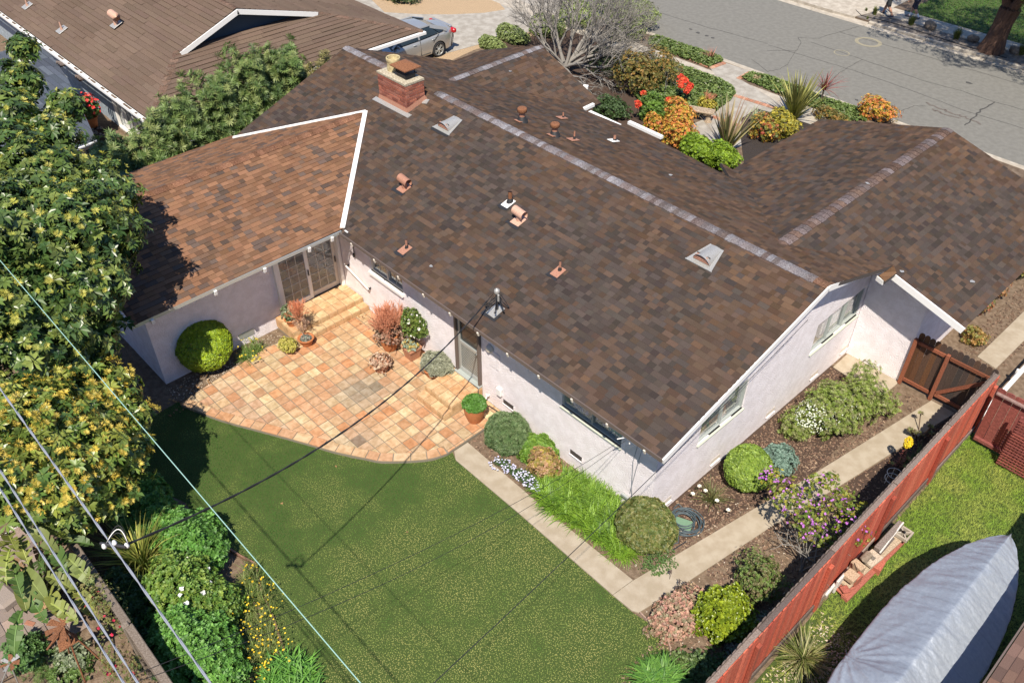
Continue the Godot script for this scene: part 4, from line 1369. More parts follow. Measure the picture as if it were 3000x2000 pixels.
func roof_vents() -> void:
	var r := on_slope(Vector3(0, 1, 0.2654).normalized())
	var f := on_slope(Vector3(0, 1, -0.28).normalized())
	hood_vent(Vector3(-16.689, 3.420, -11.873), r, M.vent_paint)
	hood_vent(Vector3(-13.168, 3.653, -12.750), r, M.pink_paint)
	dormer_vent(Vector3(-17.660, 4.058, -14.277), r, true)
	dormer_vent(Vector3(-8.665, 4.075, -14.339), r, false)
	pipe_vent(Vector3(-14.850, 3.047, -10.467), r, 0.26, 0.03, M.vent_paint, M.vent_paint)
	pipe_vent(Vector3(-11.144, 3.490, -12.137), r, 0.27, 0.03, M.vent_paint, M.vent_paint)
	pipe_vent(Vector3(-13.849, 3.742, -13.086), r, 0.3, 0.055, M.rust, M.white_paint)
	pipe_vent(Vector3(-16.440, 4.053, -15.996), f, 0.4, 0.09, M.vent_paint, M.vent_paint, true, false)
	pipe_vent(Vector3(-15.237, 4.022, -16.108), f, 0.36, 0.085, M.vent_paint, M.vent_paint, true, false)
	pipe_vent(Vector3(-16.456, 3.565, -17.739), f, 0.2, 0.025, M.vent_paint, M.vent_paint, false, false)
	pipe_vent(Vector3(-14.814, 3.921, -16.466), f, 0.28, 0.025, M.vent_paint, M.vent_paint, false, false)
	pipe_vent(Vector3(-14.458, 3.546, -17.808), f, 0.2, 0.04, M.vent_paint, M.white_paint, false, false)
	# loose scraps left on the shingles
	var b := MB.new()
	for p in [Vector3(-11.897, 3.729, -17.153), Vector3(-9.984, 3.329, -18.581), Vector3(-4.475, 3.047, -19.454), Vector3(-5.677, 3.383, -18.108), Vector3(-13.849, 3.035, -10.421), Vector3(-7.895, 3.996, -20.148), Vector3(-19.767, 3.698, -18.667)]:
		var q := PackedVector3Array()
		for k in 6:
			q.append(p + Vector3(cos(TAU * k / 6) * rf(0.03, 0.08), 0.03, -sin(TAU * k / 6) * rf(0.03, 0.07)))
		b.fan(q)
	part(house, "scrap", b, M.galvanised, "stuff")
	# service mast with its insulators and looped leads
	var p := Vector3(-11.484, 3.042, -10.447)
	b = MB.new()
	b.tube(PackedVector3Array([p, p + Vector3.UP * 0.5]), 0.035, 0.035, 10)
	var mast := part(house, "service_mast", b, M.dark_metal)
	b = MB.new()
	plate(b, p + r.z * 0.05, r, 0.28, 0.36)
	part(mast, "flashing", b, M.galvanised)
	dark_patch(mast, p + r * Vector3(-0.02, -0.0045, 0.18), r, 0.46, 0.26)
	b = MB.new()
	b.lathe(p + Vector3(0, 0.48, 0), PackedVector2Array([Vector2(0.05, 0.0), Vector2(0.07, 0.05), Vector2(0.06, 0.11), Vector2(0.0, 0.15)]), 12)
	b.bev(p + Vector3(0.07, 0.4, 0.02), Vector3(0.05, 0.2, 0.05), 0.015)
	part(mast, "weatherhead", b, M.galvanised)
	b = MB.new()
	for k in 5:
		var a := -0.6 + k * 0.75
		var d := Vector3(cos(a), 0, sin(a)) * rf(0.22, 0.32)
		var pts := PackedVector3Array()
		for s in 9:
			var t := s / 8.0
			pts.append(p + Vector3(0, 0.42 - 0.32 * sin(t * PI) + 0.05 * t, 0) + d * sin(t * PI * 0.9))
		b.tube(pts, 0.009, 0.009, 5)
		b.bev(pts[5], Vector3(0.045, 0.05, 0.045), 0.015)
	part(mast, "lead_wire", b, M.black)

# ---------- patio and steps ----------
var tile_pal := [Color(0.54, 0.32, 0.18), Color(0.56, 0.42, 0.25), Color(0.52, 0.25, 0.115), Color(0.55, 0.36, 0.2), Color(0.62, 0.47, 0.27), Color(0.55, 0.3, 0.16)]

func tile_color() -> Color:
	var a: Color = tile_pal[rng.randi() % tile_pal.size()]
	var b: Color = tile_pal[rng.randi() % tile_pal.size()]
	var c := a.lerp(b, rng.randf() * 0.4)
	var k := rf(0.85, 1.12)
	return Color(c.r * k, c.g * k, c.b * k)

func tile_piece(p: PackedVector2Array, y0: float, y1: float, col: Color) -> MB:
	if Geometry2D.is_polygon_clockwise(p):
		p = p.duplicate()
		p.reverse()
	var b := MB.new()
	var c := Vector2.ZERO
	for q in p:
		c += q
	c /= p.size()
	var tilt := Vector2(rf(-0.006, 0.006), rf(-0.006, 0.006))
	var top := []
	for q in p:
		var e := q + (c - q).normalized() * 0.008
		top.append(Vector3(e.x, y1 + (e - c).dot(tilt), e.y))
	for k in range(1, top.size() - 1):
		b.face([top[0], top[k], top[k + 1]], Vector3.UP, col)
	for k in p.size():
		var a := p[k]
		var d := p[(k + 1) % p.size()]
		b.face([Vector3(a.x, y0, a.y), Vector3(d.x, y0, d.y), top[(k + 1) % p.size()], top[k]], Vector3(d.y - a.y, 0, a.x - d.x), col * 0.85)
	return b

func patio() -> void:
	var outer := PackedVector2Array([Vector2(-16.844, -4.593)])
	outer.append_array(PackedVector2Array([Vector2(-16.41, -4.77), Vector2(-15.87, -4.98), Vector2(-15.35, -5.23), Vector2(-14.83, -5.51), Vector2(-14.3, -5.79), Vector2(-13.55, -6.18), Vector2(-12.9, -6.5), Vector2(-12.25, -6.9), Vector2(-11.98, -7.06), Vector2(-11.8, -7.23), Vector2(-11.45, -7.63), Vector2(-11.16, -8.04), Vector2(-11.04, -8.4)]))
	var curve := smooth_line(outer, 4)
	var full := curve.duplicate()
	full.append_array(PackedVector2Array([Vector2(-11.03, -10.3), Vector2(-17.2, -10.3), Vector2(-17.2, -8.0), Vector2(-17.32, -7.3)]))
	var b := MB.new()
	b.prism(full, -0.04, 0.084)
	var pt := struct("patio", b, M.grout)
	# the inner edge of the border course
	var inner := PackedVector2Array()
	for k in curve.size():
		var d := (curve[mini(k + 1, curve.size() - 1)] - curve[maxi(k - 1, 0)]).normalized()
		inner.append(curve[k] + Vector2(d.y, -d.x) * 0.25)
	var field := inner.duplicate()
	field.append_array(PackedVector2Array([Vector2(-11.05, -8.45), Vector2(-11.05, -10.28), Vector2(-11.88, -10.28), Vector2(-11.88, -9.02), Vector2(-12.98, -9.02), Vector2(-12.98, -10.3), Vector2(-16.7, -10.3), Vector2(-16.7, -7.98), Vector2(-17.15, -7.98), Vector2(-17.3, -7.3)]))
	var list := []
	var stains := [Vector2(-14.268, -7.993), Vector2(-13.979, -7.954), Vector2(-13.984, -8.295), Vector2(-14.310, -8.329), Vector2(-12.759, -7.109), Vector2(-14.067, -8.528)]
	var dx := 0.3078
	var dz := 0.2856
	for a in range(-18, 6):
		for c in range(-8, 15):
			var o := Vector2(-12.338 + a * dx, -8.393 + c * dz)
			var g := 0.007
			var r := PackedVector2Array([o + Vector2(g, g), o + Vector2(dx - g, g), o + Vector2(dx - g, dz - g), o + Vector2(g, dz - g)])
			for p in Geometry2D.intersect_polygons(r, field):
				var m := o + Vector2(dx, dz) / 2
				var col := tile_color()
				for s in stains:
					var q: float = m.distance_to(s)
					if q < 0.17:
						col = col.lerp(L(0.2, 0.16, 0.115), 0.8)
					elif q < 0.5:
						col = col.lerp(L(0.4, 0.32, 0.22), 0.4)
				if m.x < -14.0 and m.y > -6.2:
					col = col.lerp(L(0.5, 0.36, 0.26), rf(0, 0.5))
				list.append([p, col])
	var s := 0.0
	var run := 0.0
	var a0 := curve[0]
	var i0 := inner[0]
	for k in range(1, curve.size()):
		run += curve[k].distance_to(curve[k - 1])
		if run > 0.29 or k == curve.size() - 1:
			var d1 := (curve[k] - a0).normalized() * 0.007
			list.append([PackedVector2Array([a0 + d1, curve[k] - d1, inner[k] - d1, i0 + d1]), tile_color().lerp(tile_pal[0], 0.35)])
			a0 = curve[k]
			i0 = inner[k]
			run = 0.0
	list.sort_custom(func(x, y): return x[0][0].length_squared() < y[0][0].length_squared())
	var rest := MB.new()
	for k in list.size():
		var t := tile_piece(list[k][0], 0.07, 0.1 + rf(-0.002, 0.003), list[k][1])
		if k < 300:
			part(pt, "tile", t, M.tile)
		else:
			var n0 := rest.v.size()
			rest.v.append_array(t.v)
			rest.n.append_array(t.n)
			rest.c.append_array(t.c)
			rest.u.append_array(t.u)
			for e in t.i:
				rest.i.append(e + n0)
	if rest.v.size():
		part(pt, "tiles", rest, M.tile, "stuff")
	# the two flights of steps
	steps("door_steps", [[-17.88, -16.97, -10.3, -8.0, 0.40], [-16.97, -16.71, -10.3, -8.0, 0.25]])
	steps("back_steps", [[-12.97, -11.9, -10.3, -9.29, 0.40], [-12.97, -11.9, -9.29, -9.03, 0.25]])
	# dry leaves blown into the corner and against the edge
	var xf := []
	var cols := PackedColorArray()
	var lm := leaf_star(1, 0.13, 0.05, 0.05, 0.6)
	for e in [[Vector3(-17.156, 0.020, -4.436), 0.35, 26], [Vector3(-17.159, 0.050, -5.314), 0.4, 26], [Vector3(-16.426, 0.120, -9.902), 0.22, 9], [Vector3(-16.679, 0.120, -10.275), 0.2, 6], [Vector3(-16.816, 0.030, -4.501), 0.2, 8], [Vector3(-12.463, 0.030, -4.863), 0.05, 1], [Vector3(-12.502, 0.030, -6.263), 0.02, 1], [Vector3(-9.917, 0.030, -6.335), 0.03, 1], [Vector3(-20.876, 0.020, -4.506), 0.5, 14]]:
		for k in e[2]:
			var p: Vector3 = e[0] + Vector3(rf(-1, 1), 0, rf(-1, 1)) * e[1]
			xf.append(Transform3D(aim(Vector3(rf(-0.4, 0.4), 1, rf(-0.4, 0.4)), rf(0, TAU), rf(0.7, 1.2)), p))
			cols.append(pick([L(0.32, 0.17, 0.07), L(0.22, 0.12, 0.06), L(0.42, 0.25, 0.1)]))
	tag(many(self, "fallen_leaves", lm, M.dry, xf, cols), "dry brown leaves scattered on the patio edge and lawn", "")

func steps(called: String, flights: Array) -> void:
	var core := MB.new()
	for f in flights:
		core.bx(Vector3((f[0] + f[1]) / 2, (f[4] - 0.012) / 2, (f[2] + f[3]) / 2), Vector3(f[1] - f[0] - 0.024, f[4] - 0.012, f[3] - f[2] - 0.024))
	var st := struct(called, core, M.grout)
	for f in flights:
		var w: float = f[1] - f[0]
		var d: float = f[3] - f[2]
		var nx := maxi(1, roundi(w / 0.3))
		var nz := maxi(1, roundi(d / 0.3))
		for a in nx:
			for c in nz:
				var x0: float = f[0] + w * a / nx + 0.004
				var x1: float = f[0] + w * (a + 1) / nx - 0.004
				var z0: float = f[2] + d * c / nz + 0.004
				var z1: float = f[2] + d * (c + 1) / nz - 0.004
				part(st, "tile", tile_piece(PackedVector2Array([Vector2(x0, z0), Vector2(x1, z0), Vector2(x1, z1), Vector2(x0, z1)]), f[4] - 0.02, f[4] + 0.004, tile_color().lerp(Color(0.7, 0.46, 0.24), 0.4)), M.tile)
		# riser tiles on the sides that face out
		var h: float = minf(f[4] - 0.1, 0.3)
		var sides := [[Vector3(f[0], 0, f[3]), Vector3.RIGHT, w, Vector3.BACK], [Vector3(f[1], 0, f[3]), Vector3.FORWARD, d, Vector3.RIGHT], [Vector3(f[0], 0, f[2]), Vector3.BACK, d, Vector3.LEFT]]
		for e in sides:
			var u: Vector3 = e[1]
			var out: Vector3 = e[3]
			var n := maxi(1, roundi(e[2] / 0.3))
			for k in n:
				var b := MB.new()
				var c: Color = tile_color().lerp(Color(0.6, 0.4, 0.2), 0.5)
				b.bev(e[0] + u * (e[2] * (k + 0.5) / n) - out * 0.006 + Vector3.UP * (f[4] - 0.022 - h / 2), Vector3(e[2] / n - 0.008, h - 0.01, 0.014), 0.004, Basis(u, Vector3.UP, u.cross(Vector3.UP)), c)
				part(st, "riser_tile", b, M.tile)

# ---------- fences ----------
func picket(b: MB, o: Vector3, u: Vector3, out: Vector3, w: float, h: float, t: float, col: Color, round_ := 0.05) -> void:
	var p := [Vector2(-w / 2, 0), Vector2(w / 2, 0), Vector2(w / 2, h - round_)]
	for k in range(1, 5):
		var a := PI * k / 5.0
		p.append(Vector2(cos(a) * w / 2 * 0.96, h - round_ + sin(a) * round_))
	p.append(Vector2(-w / 2, h - round_))
	var f := []
	var g := []
	for q in p:
		f.append(o + u * q.x + Vector3.UP * q.y + out * t / 2)
		g.append(o + u * q.x + Vector3.UP * q.y - out * t / 2)
	b.face(f.duplicate(), out, col)
	b.face(g.duplicate(), -out, col)
	for k in p.size():
		var e := (k + 1) % p.size()
		var d: Vector2 = p[e] - p[k]
		b.face([f[k], f[e], g[e], g[k]], u * d.y - Vector3.UP * d.x, col)

func fences() -> void:
	var red := [L(0.56, 0.11, 0.06), L(0.6, 0.135, 0.075), L(0.5, 0.095, 0.055), L(0.58, 0.15, 0.09)]
	var grey := [L(0.17, 0.135, 0.115), L(0.22, 0.175, 0.15), L(0.13, 0.1, 0.09)]
	var fn := thing("red_fence", "long red painted board fence with grey weathered tops between the two yards", "fence", Vector3(-2.9, 0, -9.5))
	var z := -18.45
	while z < -0.9:
		var w := rf(0.134, 0.146)
		var b := MB.new()
		picket(b, Vector3(-2.88 + rf(-0.004, 0.004), 0.02, z + w / 2), Vector3.FORWARD, Vector3.RIGHT, w - 0.004, 1.74 + rf(-0.015, 0.015), 0.02, pick(red), 0.02)
		part(fn, "board", b, M.red_board)
		b = MB.new()
		picket(b, Vector3(-3.0 + rf(-0.004, 0.004), 0.02, z + w / 2 + 0.03), Vector3.FORWARD, Vector3.LEFT, w - 0.01, 1.8 + rf(-0.02, 0.02), 0.02, pick(grey), 0.05)
		part(fn, "picket", b, M.wood)
		z += 0.148
	z = -18.4
	while z < -0.9:
		var b := MB.new()
		b.bev(Vector3(-2.94, 1.755, z + 1.2), Vector3(0.1, 0.06, 2.38), 0.012, Basis(Vector3.RIGHT, rf(-0.008, 0.008)), pick(grey) * 1.25)
		part(fn, "top_rail", b, M.wood)
		b = MB.new()
		b.bev(Vector3(-2.95, 0.35, z + 1.2), Vector3(0.06, 0.09, 2.38), 0.01, Basis.IDENTITY, pick(red))
		part(fn, "rail", b, M.red_board)
		b = MB.new()
		b.bev(Vector3(-2.83, 0.76, z + 0.1), Vector3(0.08, 1.52, 0.12), 0.012, Basis(Vector3.RIGHT, rf(-0.02, 0.02)), pick(red) * 0.7)
		part(fn, "post", b, M.red_board)
		b = MB.new()
		b.bev(Vector3(-2.845, 0.12, z + 1.2), Vector3(0.035, 0.2, 2.2), 0.01, Basis(Vector3.RIGHT, rf(-0.01, 0.01)), pick(grey) * 1.3)
		part(fn, "kickboard", b, M.wood)
		z += 2.4
	# the brown side gate
	var br := [L(0.12, 0.055, 0.025), L(0.09, 0.05, 0.03), L(0.07, 0.05, 0.04), L(0.17, 0.075, 0.03)]
	var rl := [L(0.26, 0.09, 0.05), L(0.3, 0.1, 0.05)]
	var gt := thing("side_gate", "brown wooden side gate with rounded pickets and a diagonal brace", "gate", Vector3(-4.0, 0, -18.6))
	var x := -4.92
	var k := 0
	while x < -2.98:
		var b := MB.new()
		var c := pick(br)
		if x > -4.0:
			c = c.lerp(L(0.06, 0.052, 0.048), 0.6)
		picket(b, Vector3(x + 0.068, 0.06, -18.66), Vector3.RIGHT, Vector3.BACK, 0.134, 1.62 + rf(-0.01, 0.01), 0.02, c, 0.06)
		part(gt, "picket", b, M.wood)
		x += 0.14
		k += 1
	var rails := [["rail", Vector3(-4.92, 1.4, -18.62), Vector3(-4.1, 1.4, -18.62)], ["rail", Vector3(-4.92, 0.16, -18.62), Vector3(-4.12, 0.16, -18.62)], ["rail", Vector3(-4.04, 1.4, -18.61), Vector3(-2.98, 1.4, -18.61)], ["rail", Vector3(-4.04, 0.2, -18.61), Vector3(-2.98, 0.2, -18.61)], ["brace", Vector3(-4.02, 0.27, -18.605), Vector3(-3.02, 1.33, -18.605)]]
	for e in rails:
		var b := MB.new()
		b.bar(e[1], e[2], 0.04, 0.09, Vector3.BACK.cross(e[2] - e[1]).normalized(), pick(rl))
		part(gt, e[0], b, M.wood)
	for e in [[-4.93, 1.5], [-4.1, 1.5]]:
		var b := MB.new()
		b.bev(Vector3(e[0], e[1] / 2, -18.585), Vector3(0.09, e[1], 0.1), 0.01, Basis.IDENTITY, pick(rl))
		part(gt, "post", b, M.wood)
	# the red return fence with its lattice panel
	var lf := thing("lattice_fence", "dark red board fence with a square lattice panel behind the neighbour lawn", "fence", Vector3(-1, 0, -17.9))
	var dr := [L(0.25, 0.07, 0.055), L(0.3, 0.085, 0.065), L(0.22, 0.065, 0.055)]
	x = -2.72
	while x < 1.6:
		var b := MB.new()
		picket(b, Vector3(x + 0.1, 0.08, -17.95), Vector3.RIGHT, Vector3.BACK, 0.19, 1.72, 0.022, pick(dr), 0.035)
		part(lf, "board", b, M.red_board)
		x += 0.2
	for e in [[1.66, 0.06], [0.2, 0.1]]:
		var b := MB.new()
		b.bev(Vector3(-0.5, e[0], -17.9), Vector3(4.4, e[1], 0.08), 0.01, Basis.IDENTITY, L(0.3, 0.2, 0.18) if e[0] > 1 else pick(dr))
		part(lf, "rail", b, M.red_board)
	for j in 18:
		var b := MB.new()
		b.bx(Vector3(0.0, 0.12 + j * 0.082, -17.58), Vector3(4.0, 0.034, 0.012), Basis.IDENTITY, pick(dr))
		part(lf, "slat", b, M.red_board)
	for j in 48:
		var b := MB.new()
		b.bx(Vector3(-1.95 + j * 0.082, 0.82, -17.594), Vector3(0.034, 1.44, 0.012), Basis.IDENTITY, pick(dr))
		part(lf, "slat", b, M.red_board)
	for xx in [-1.98, -0.4, 1.2]:
		var b := MB.new()
		b.bev(Vector3(xx, 0.8, -17.63), Vector3(0.06, 1.6, 0.06), 0.01, Basis.IDENTITY, pick(dr))
		part(lf, "post", b, M.red_board)
	# white rail beyond the gate
	var wf := thing("white_rail", "low white rail fence beyond the end of the red fence", "rail", Vector3(-2.9, 0, -24))
	for y in [0.22, 0.42]:
		var b := MB.new()
		b.bev(Vector3(-2.86 - (y - 0.22) * 0.1, y, -24.5), Vector3(0.05, 0.09, 11.5), 0.01)
		part(wf, "rail", b, M.white_paint)
	z = -18.8
	while z > -30.3:
		var b := MB.new()
		b.bev(Vector3(-2.92, 0.24, z), Vector3(0.07, 0.5, 0.07), 0.01)
		part(wf, "post", b, M.white_paint)
		z -= 1.9

# ---------- the house next door ----------
func neighbour_house() -> void:
	var o := thing("neighbour_house", "grey blue house with a tan hipped roof and a white trimmed gablet", "house", Vector3(-36, 0, -15))
	var pal := func(p: Vector2, _f: Vector2) -> Color:
		var w := noise.get_noise_2d(p.x * 20, p.y * 20) * 0.25 + rf(-0.08, 0.08)
		var c := L(0.17, 0.122, 0.093)
		return Color(c.r * (1 + w), c.g * (1 + w), c.b * (1 + w))
	var yr := 4.46
	var C := Vector3(-26.8, 2.6, -9.3)
	var H := Vector3(-29.2, 3.54, -11.72)
	var A := Vector3(-29.0, yr, -14.1)
	var H2 := Vector3(-29.2, 3.54, -17.3)
	var C2 := Vector3(-26.8, 2.6, -20.6)
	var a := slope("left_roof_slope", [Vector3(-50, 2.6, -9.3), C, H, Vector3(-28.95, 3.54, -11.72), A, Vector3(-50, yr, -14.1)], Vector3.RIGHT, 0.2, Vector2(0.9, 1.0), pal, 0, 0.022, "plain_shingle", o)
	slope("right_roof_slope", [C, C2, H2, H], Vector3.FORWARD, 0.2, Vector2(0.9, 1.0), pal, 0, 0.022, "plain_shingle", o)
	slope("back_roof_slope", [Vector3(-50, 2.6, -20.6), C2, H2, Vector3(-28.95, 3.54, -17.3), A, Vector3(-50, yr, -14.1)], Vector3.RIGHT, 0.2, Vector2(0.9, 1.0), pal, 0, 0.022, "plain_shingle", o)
	var caps := [L(0.21, 0.14, 0.105), L(0.23, 0.16, 0.12)]
	ridge_caps(a, C, H, 0.14, 0.3, 0.24, caps)
	ridge_caps(a, C2, H2, 0.14, 0.3, 0.24, caps)
	ridge_caps(a, A, Vector3(-50, yr, -14.1), 0.14, 0.33, 0.24, caps)
	var b := MB.new()
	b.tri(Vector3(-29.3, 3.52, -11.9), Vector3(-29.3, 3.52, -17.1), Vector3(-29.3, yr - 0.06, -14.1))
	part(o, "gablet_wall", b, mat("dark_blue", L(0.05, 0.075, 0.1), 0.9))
	b = MB.new()
	b.bar(Vector3(-28.95, 3.47, -11.72), Vector3(-28.95, yr - 0.1, -14.12), 0.04, 0.17)
	b.bar(Vector3(-28.95, yr - 0.1, -14.08), Vector3(-28.95, 3.47, -17.3), 0.04, 0.17)
	part(o, "gablet_board", b, M.white_paint)
	b = MB.new()
	b.bar(Vector3(-26.72, 2.53, -9.2), Vector3(-26.72, 2.53, -20.65), 0.13, 0.1)
	b.bar(Vector3(-50, 2.53, -9.22), Vector3(-26.7, 2.53, -9.22), 0.13, 0.1)
	part(o, "gutter", b, M.white_paint)
	b = MB.new()
	b.bx(Vector3(-26.72, 2.55, -9.2), Vector3(0.1, 0.02, 0.1))
	for k in 26:
		b.bev(Vector3(-27.0 - k * 0.55 + rf(-0.2, 0.2), 2.585, -9.22), Vector3(rf(0.1, 0.4), 0.02, 0.08), 0.008)
	part(o, "gutter_litter", b, M.earth, "stuff")
	var flat := func(_s): return 2.6
	b = MB.new()
	wall(b, Vector3(-50, 0, -10.1), Vector3.RIGHT, 22.6, Vector3.BACK, flat, [[17.75, 20.3, 0.12, 2.2]])
	wall(b, Vector3(-27.4, 0, -10.1), Vector3.FORWARD, 8.9, Vector3.RIGHT, flat, [])
	wall(b, Vector3(-50, 0, -19.0), Vector3.RIGHT, 22.6, Vector3.FORWARD, flat, [])
	wall(b, Vector3(-50, 0, -10.1), Vector3.FORWARD, 8.9, Vector3.LEFT, flat, [])
	part(o, "wall", b, M.stucco_blue)
	b = MB.new()
	b.bx(Vector3(-38.7, 0.05, -14.6), Vector3(22, 0.1, 8.4))
	part(o, "floor", b, M.floor_wood)
	# its glazed patio door
	b = MB.new()
	for e in [-32.25, -31.45, -30.6, -29.72]:
		b.bev(Vector3(e, 1.17, -10.06), Vector3(0.09, 2.1, 0.1), 0.01)
	b.bev(Vector3(-30.97, 2.2, -10.06), Vector3(2.6, 0.1, 0.1), 0.01)
	b.bev(Vector3(-30.97, 0.14, -10.06), Vector3(2.6, 0.1, 0.12), 0.01)
	var d := part(o, "patio_door", b, M.white_paint)
	for k in 3:
		b = MB.new()
		b.bx(Vector3([-31.85, -31.02, -30.16][k], 1.17, -10.12), Vector3(0.74, 1.96, 0.01))
		part(d, "pane", b, M.glass)
	b = MB.new()
	b.bx(Vector3(-31.7, 1.2, -10.5), Vector3(0.8, 1.9, 0.02))
	part(d, "blind", b, M.curtain)
	# chimney, vents
	b = MB.new()
	b.bx(Vector3(-31.542, 3.900, -13.939) + Vector3(-0.05, 0.3, -0.35), Vector3(0.86, 2.2, 0.66))
	var ch := part(o, "chimney", b, M.mortar)
	var cc := Vector3(-31.542, 3.900, -13.939) + Vector3(-0.05, 0.3, -0.35)
	var bcol := [L(0.4, 0.17, 0.11), L(0.46, 0.22, 0.15), L(0.33, 0.13, 0.09), L(0.5, 0.3, 0.22)]
	for row in 20:
		for side in 2:
			var n := 4 if side == 0 else 3
			for j in n:
				var len := (0.9 if side == 0 else 0.7) / n
				var f := (j + 0.5 + (0.25 if row % 2 else -0.25)) * len - (0.45 if side == 0 else 0.35)
				var m := MB.new()
				var p: Vector3 = cc + Vector3(f, -0.95 + row * 0.1, 0.335) if side == 0 else cc + Vector3(0.435, -0.95 + row * 0.1, f)
				m.bev(p + Vector3(rf(-0.006, 0.006), 0, rf(-0.006, 0.006)), Vector3(len - 0.02, 0.084, 0.05) if side == 0 else Vector3(0.05, 0.084, len - 0.02), 0.01, Basis.IDENTITY, pick(bcol))
				part(ch, "brick", m, M.brick)
	b = MB.new()
	b.bev(cc + Vector3(0, -0.42, 0.42), Vector3(1.1, 0.1, 0.1), 0.02, Basis(Vector3.RIGHT, 0.4))
	b.bev(cc + Vector3(0.5, -0.3, 0.0), Vector3(0.1, 0.1, 0.9), 0.02)
	part(ch, "flashing", b, M.pink_paint)
	for e in [[Vector3(-33.212, 3.443, -11.308), 0], [Vector3(-35.547, 2.916, -10.052), 1], [Vector3(-39.030, 2.918, -10.057), 1]]:
		var p: Vector3 = e[0]
		var bs := on_slope(Vector3(0, 1, 0.42).normalized())
		b = MB.new()
		plate(b, p, bs, 0.4, 0.4)
		var v := part(o, "roof_vent", b, M.galvanised)
		b = MB.new()
		if e[1] == 0:
			b.tube(PackedVector3Array([p, p + Vector3.UP * 0.3]), 0.09, 0.08, 10)
			b.tube(PackedVector3Array([p + Vector3(-0.22, 0.36, 0), p + Vector3(0.22, 0.33, 0)]), 0.15, 0.15, 12)
		else:
			b.tube(PackedVector3Array([p, p + Vector3.UP * 0.32]), 0.03, 0.03, 8)
			b.tube(PackedVector3Array([p, p + Vector3.UP * 0.12]), 0.07, 0.04, 8)
		part(v, "pipe", b, M.pink_paint)
	# floodlights under the eave
	for p in [Vector3(-33.694, 2.400, -9.136), Vector3(-32.246, 2.300, -9.208)]:
		b = MB.new()
		for k in 3:
			b.tube(PackedVector3Array([p + Vector3(k * 0.12 - 0.12, 0, -0.1), p + Vector3(k * 0.2 - 0.2, 0.05, 0.12)]), 0.03, 0.07, 8)
		part(o, "flood_lamp", b, M.bronze_frame)
	# patio cover: a separate low dark roof on posts
	var pc := thing("patio_cover", "low dark grey shingled patio roof beside the blue neighbour house", "patio cover", Vector3(-36, 0, -8))
	var grey := func(_p, _f): return pick([L(0.085, 0.1, 0.125), L(0.11, 0.125, 0.15)])
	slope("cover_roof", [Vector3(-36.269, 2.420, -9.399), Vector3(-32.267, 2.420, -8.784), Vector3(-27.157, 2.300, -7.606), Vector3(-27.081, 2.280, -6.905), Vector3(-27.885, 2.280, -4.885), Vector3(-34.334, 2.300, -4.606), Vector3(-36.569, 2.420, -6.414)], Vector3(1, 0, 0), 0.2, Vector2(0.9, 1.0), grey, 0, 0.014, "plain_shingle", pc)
	b = MB.new()
	b.bar(Vector3(-27.163, 2.240, -6.926), Vector3(-27.219, 2.260, -7.620), 0.05, 0.14)
	part(pc, "fascia", b, M.white_paint)
	for p in [Vector2(-27.495, -7.578), Vector2(-27.422, -7.125)]:
		b = MB.new()
		b.bev(Vector3(p.x - 0.1, 1.1, p.y - 0.1), Vector3(0.1, 2.2, 0.1), 0.01)
		part(pc, "post", b, M.white_paint)
	# the geraniums on a planter
	var pp := Vector3(-32.287, 0.500, -9.090)
	var gp := thing("geranium_pot", "red flowering geranium in a clay pot by the blue house", "potted plant", Vector3(pp.x, 0.45, pp.z))
	b = MB.new()
	b.lathe(Vector3.ZERO, PackedVector2Array([Vector2(0.0, 0), Vector2(0.17, 0), Vector2(0.24, 0.35), Vector2(0.27, 0.36), Vector2(0.27, 0.42), Vector2(0.2, 0.42), Vector2(0.18, 0.3)]), 18)
	lpart(gp, "pot", b, M.terracotta)
	var xf := []
	var cols := PackedColorArray()
	crown(xf, cols, Vector3(0, 0.72, 0), Vector3(0.42, 0.4, 0.42), 260, [L(0.07, 0.13, 0.03), L(0.1, 0.17, 0.04)], 1.0)
	many(gp, "foliage", leaf_star(5, 0.09, 0.07, 0.4, 0.4), M.leaf, xf, cols)
	xf = []
	cols = PackedColorArray()
	crown(xf, cols, Vector3(0, 0.78, 0), Vector3(0.46, 0.44, 0.46), 70, [L(0.75, 0.05, 0.05), L(0.8, 0.12, 0.1)], 1.0, 0.05, 0.1, 1.5, -0.4)
	many(gp, "flowers", leaf_star(9, 0.075, 0.06, 0.5, 0.1), M.flower, xf, cols)
	var pl := thing("planter_box", "low dark planter with pale stones under the geraniums", "planter", Vector3(pp.x, 0, pp.z))
	b = MB.new()
	b.bev(Vector3(0.25, 0.22, 0.05), Vector3(1.5, 0.44, 0.55), 0.02)
	lpart(pl, "box", b, M.dark_metal)
	b = MB.new()
	for k in 40:
		b.bev(Vector3(rf(-0.45, 0.95), 0.45, rf(-0.18, 0.28)), Vector3(rf(0.05, 0.11), 0.05, rf(0.05, 0.11)), 0.02, Basis(Vector3.UP, rf(0, 3)))
	lpart(pl, "pebbles", b, M.concrete, "stuff")

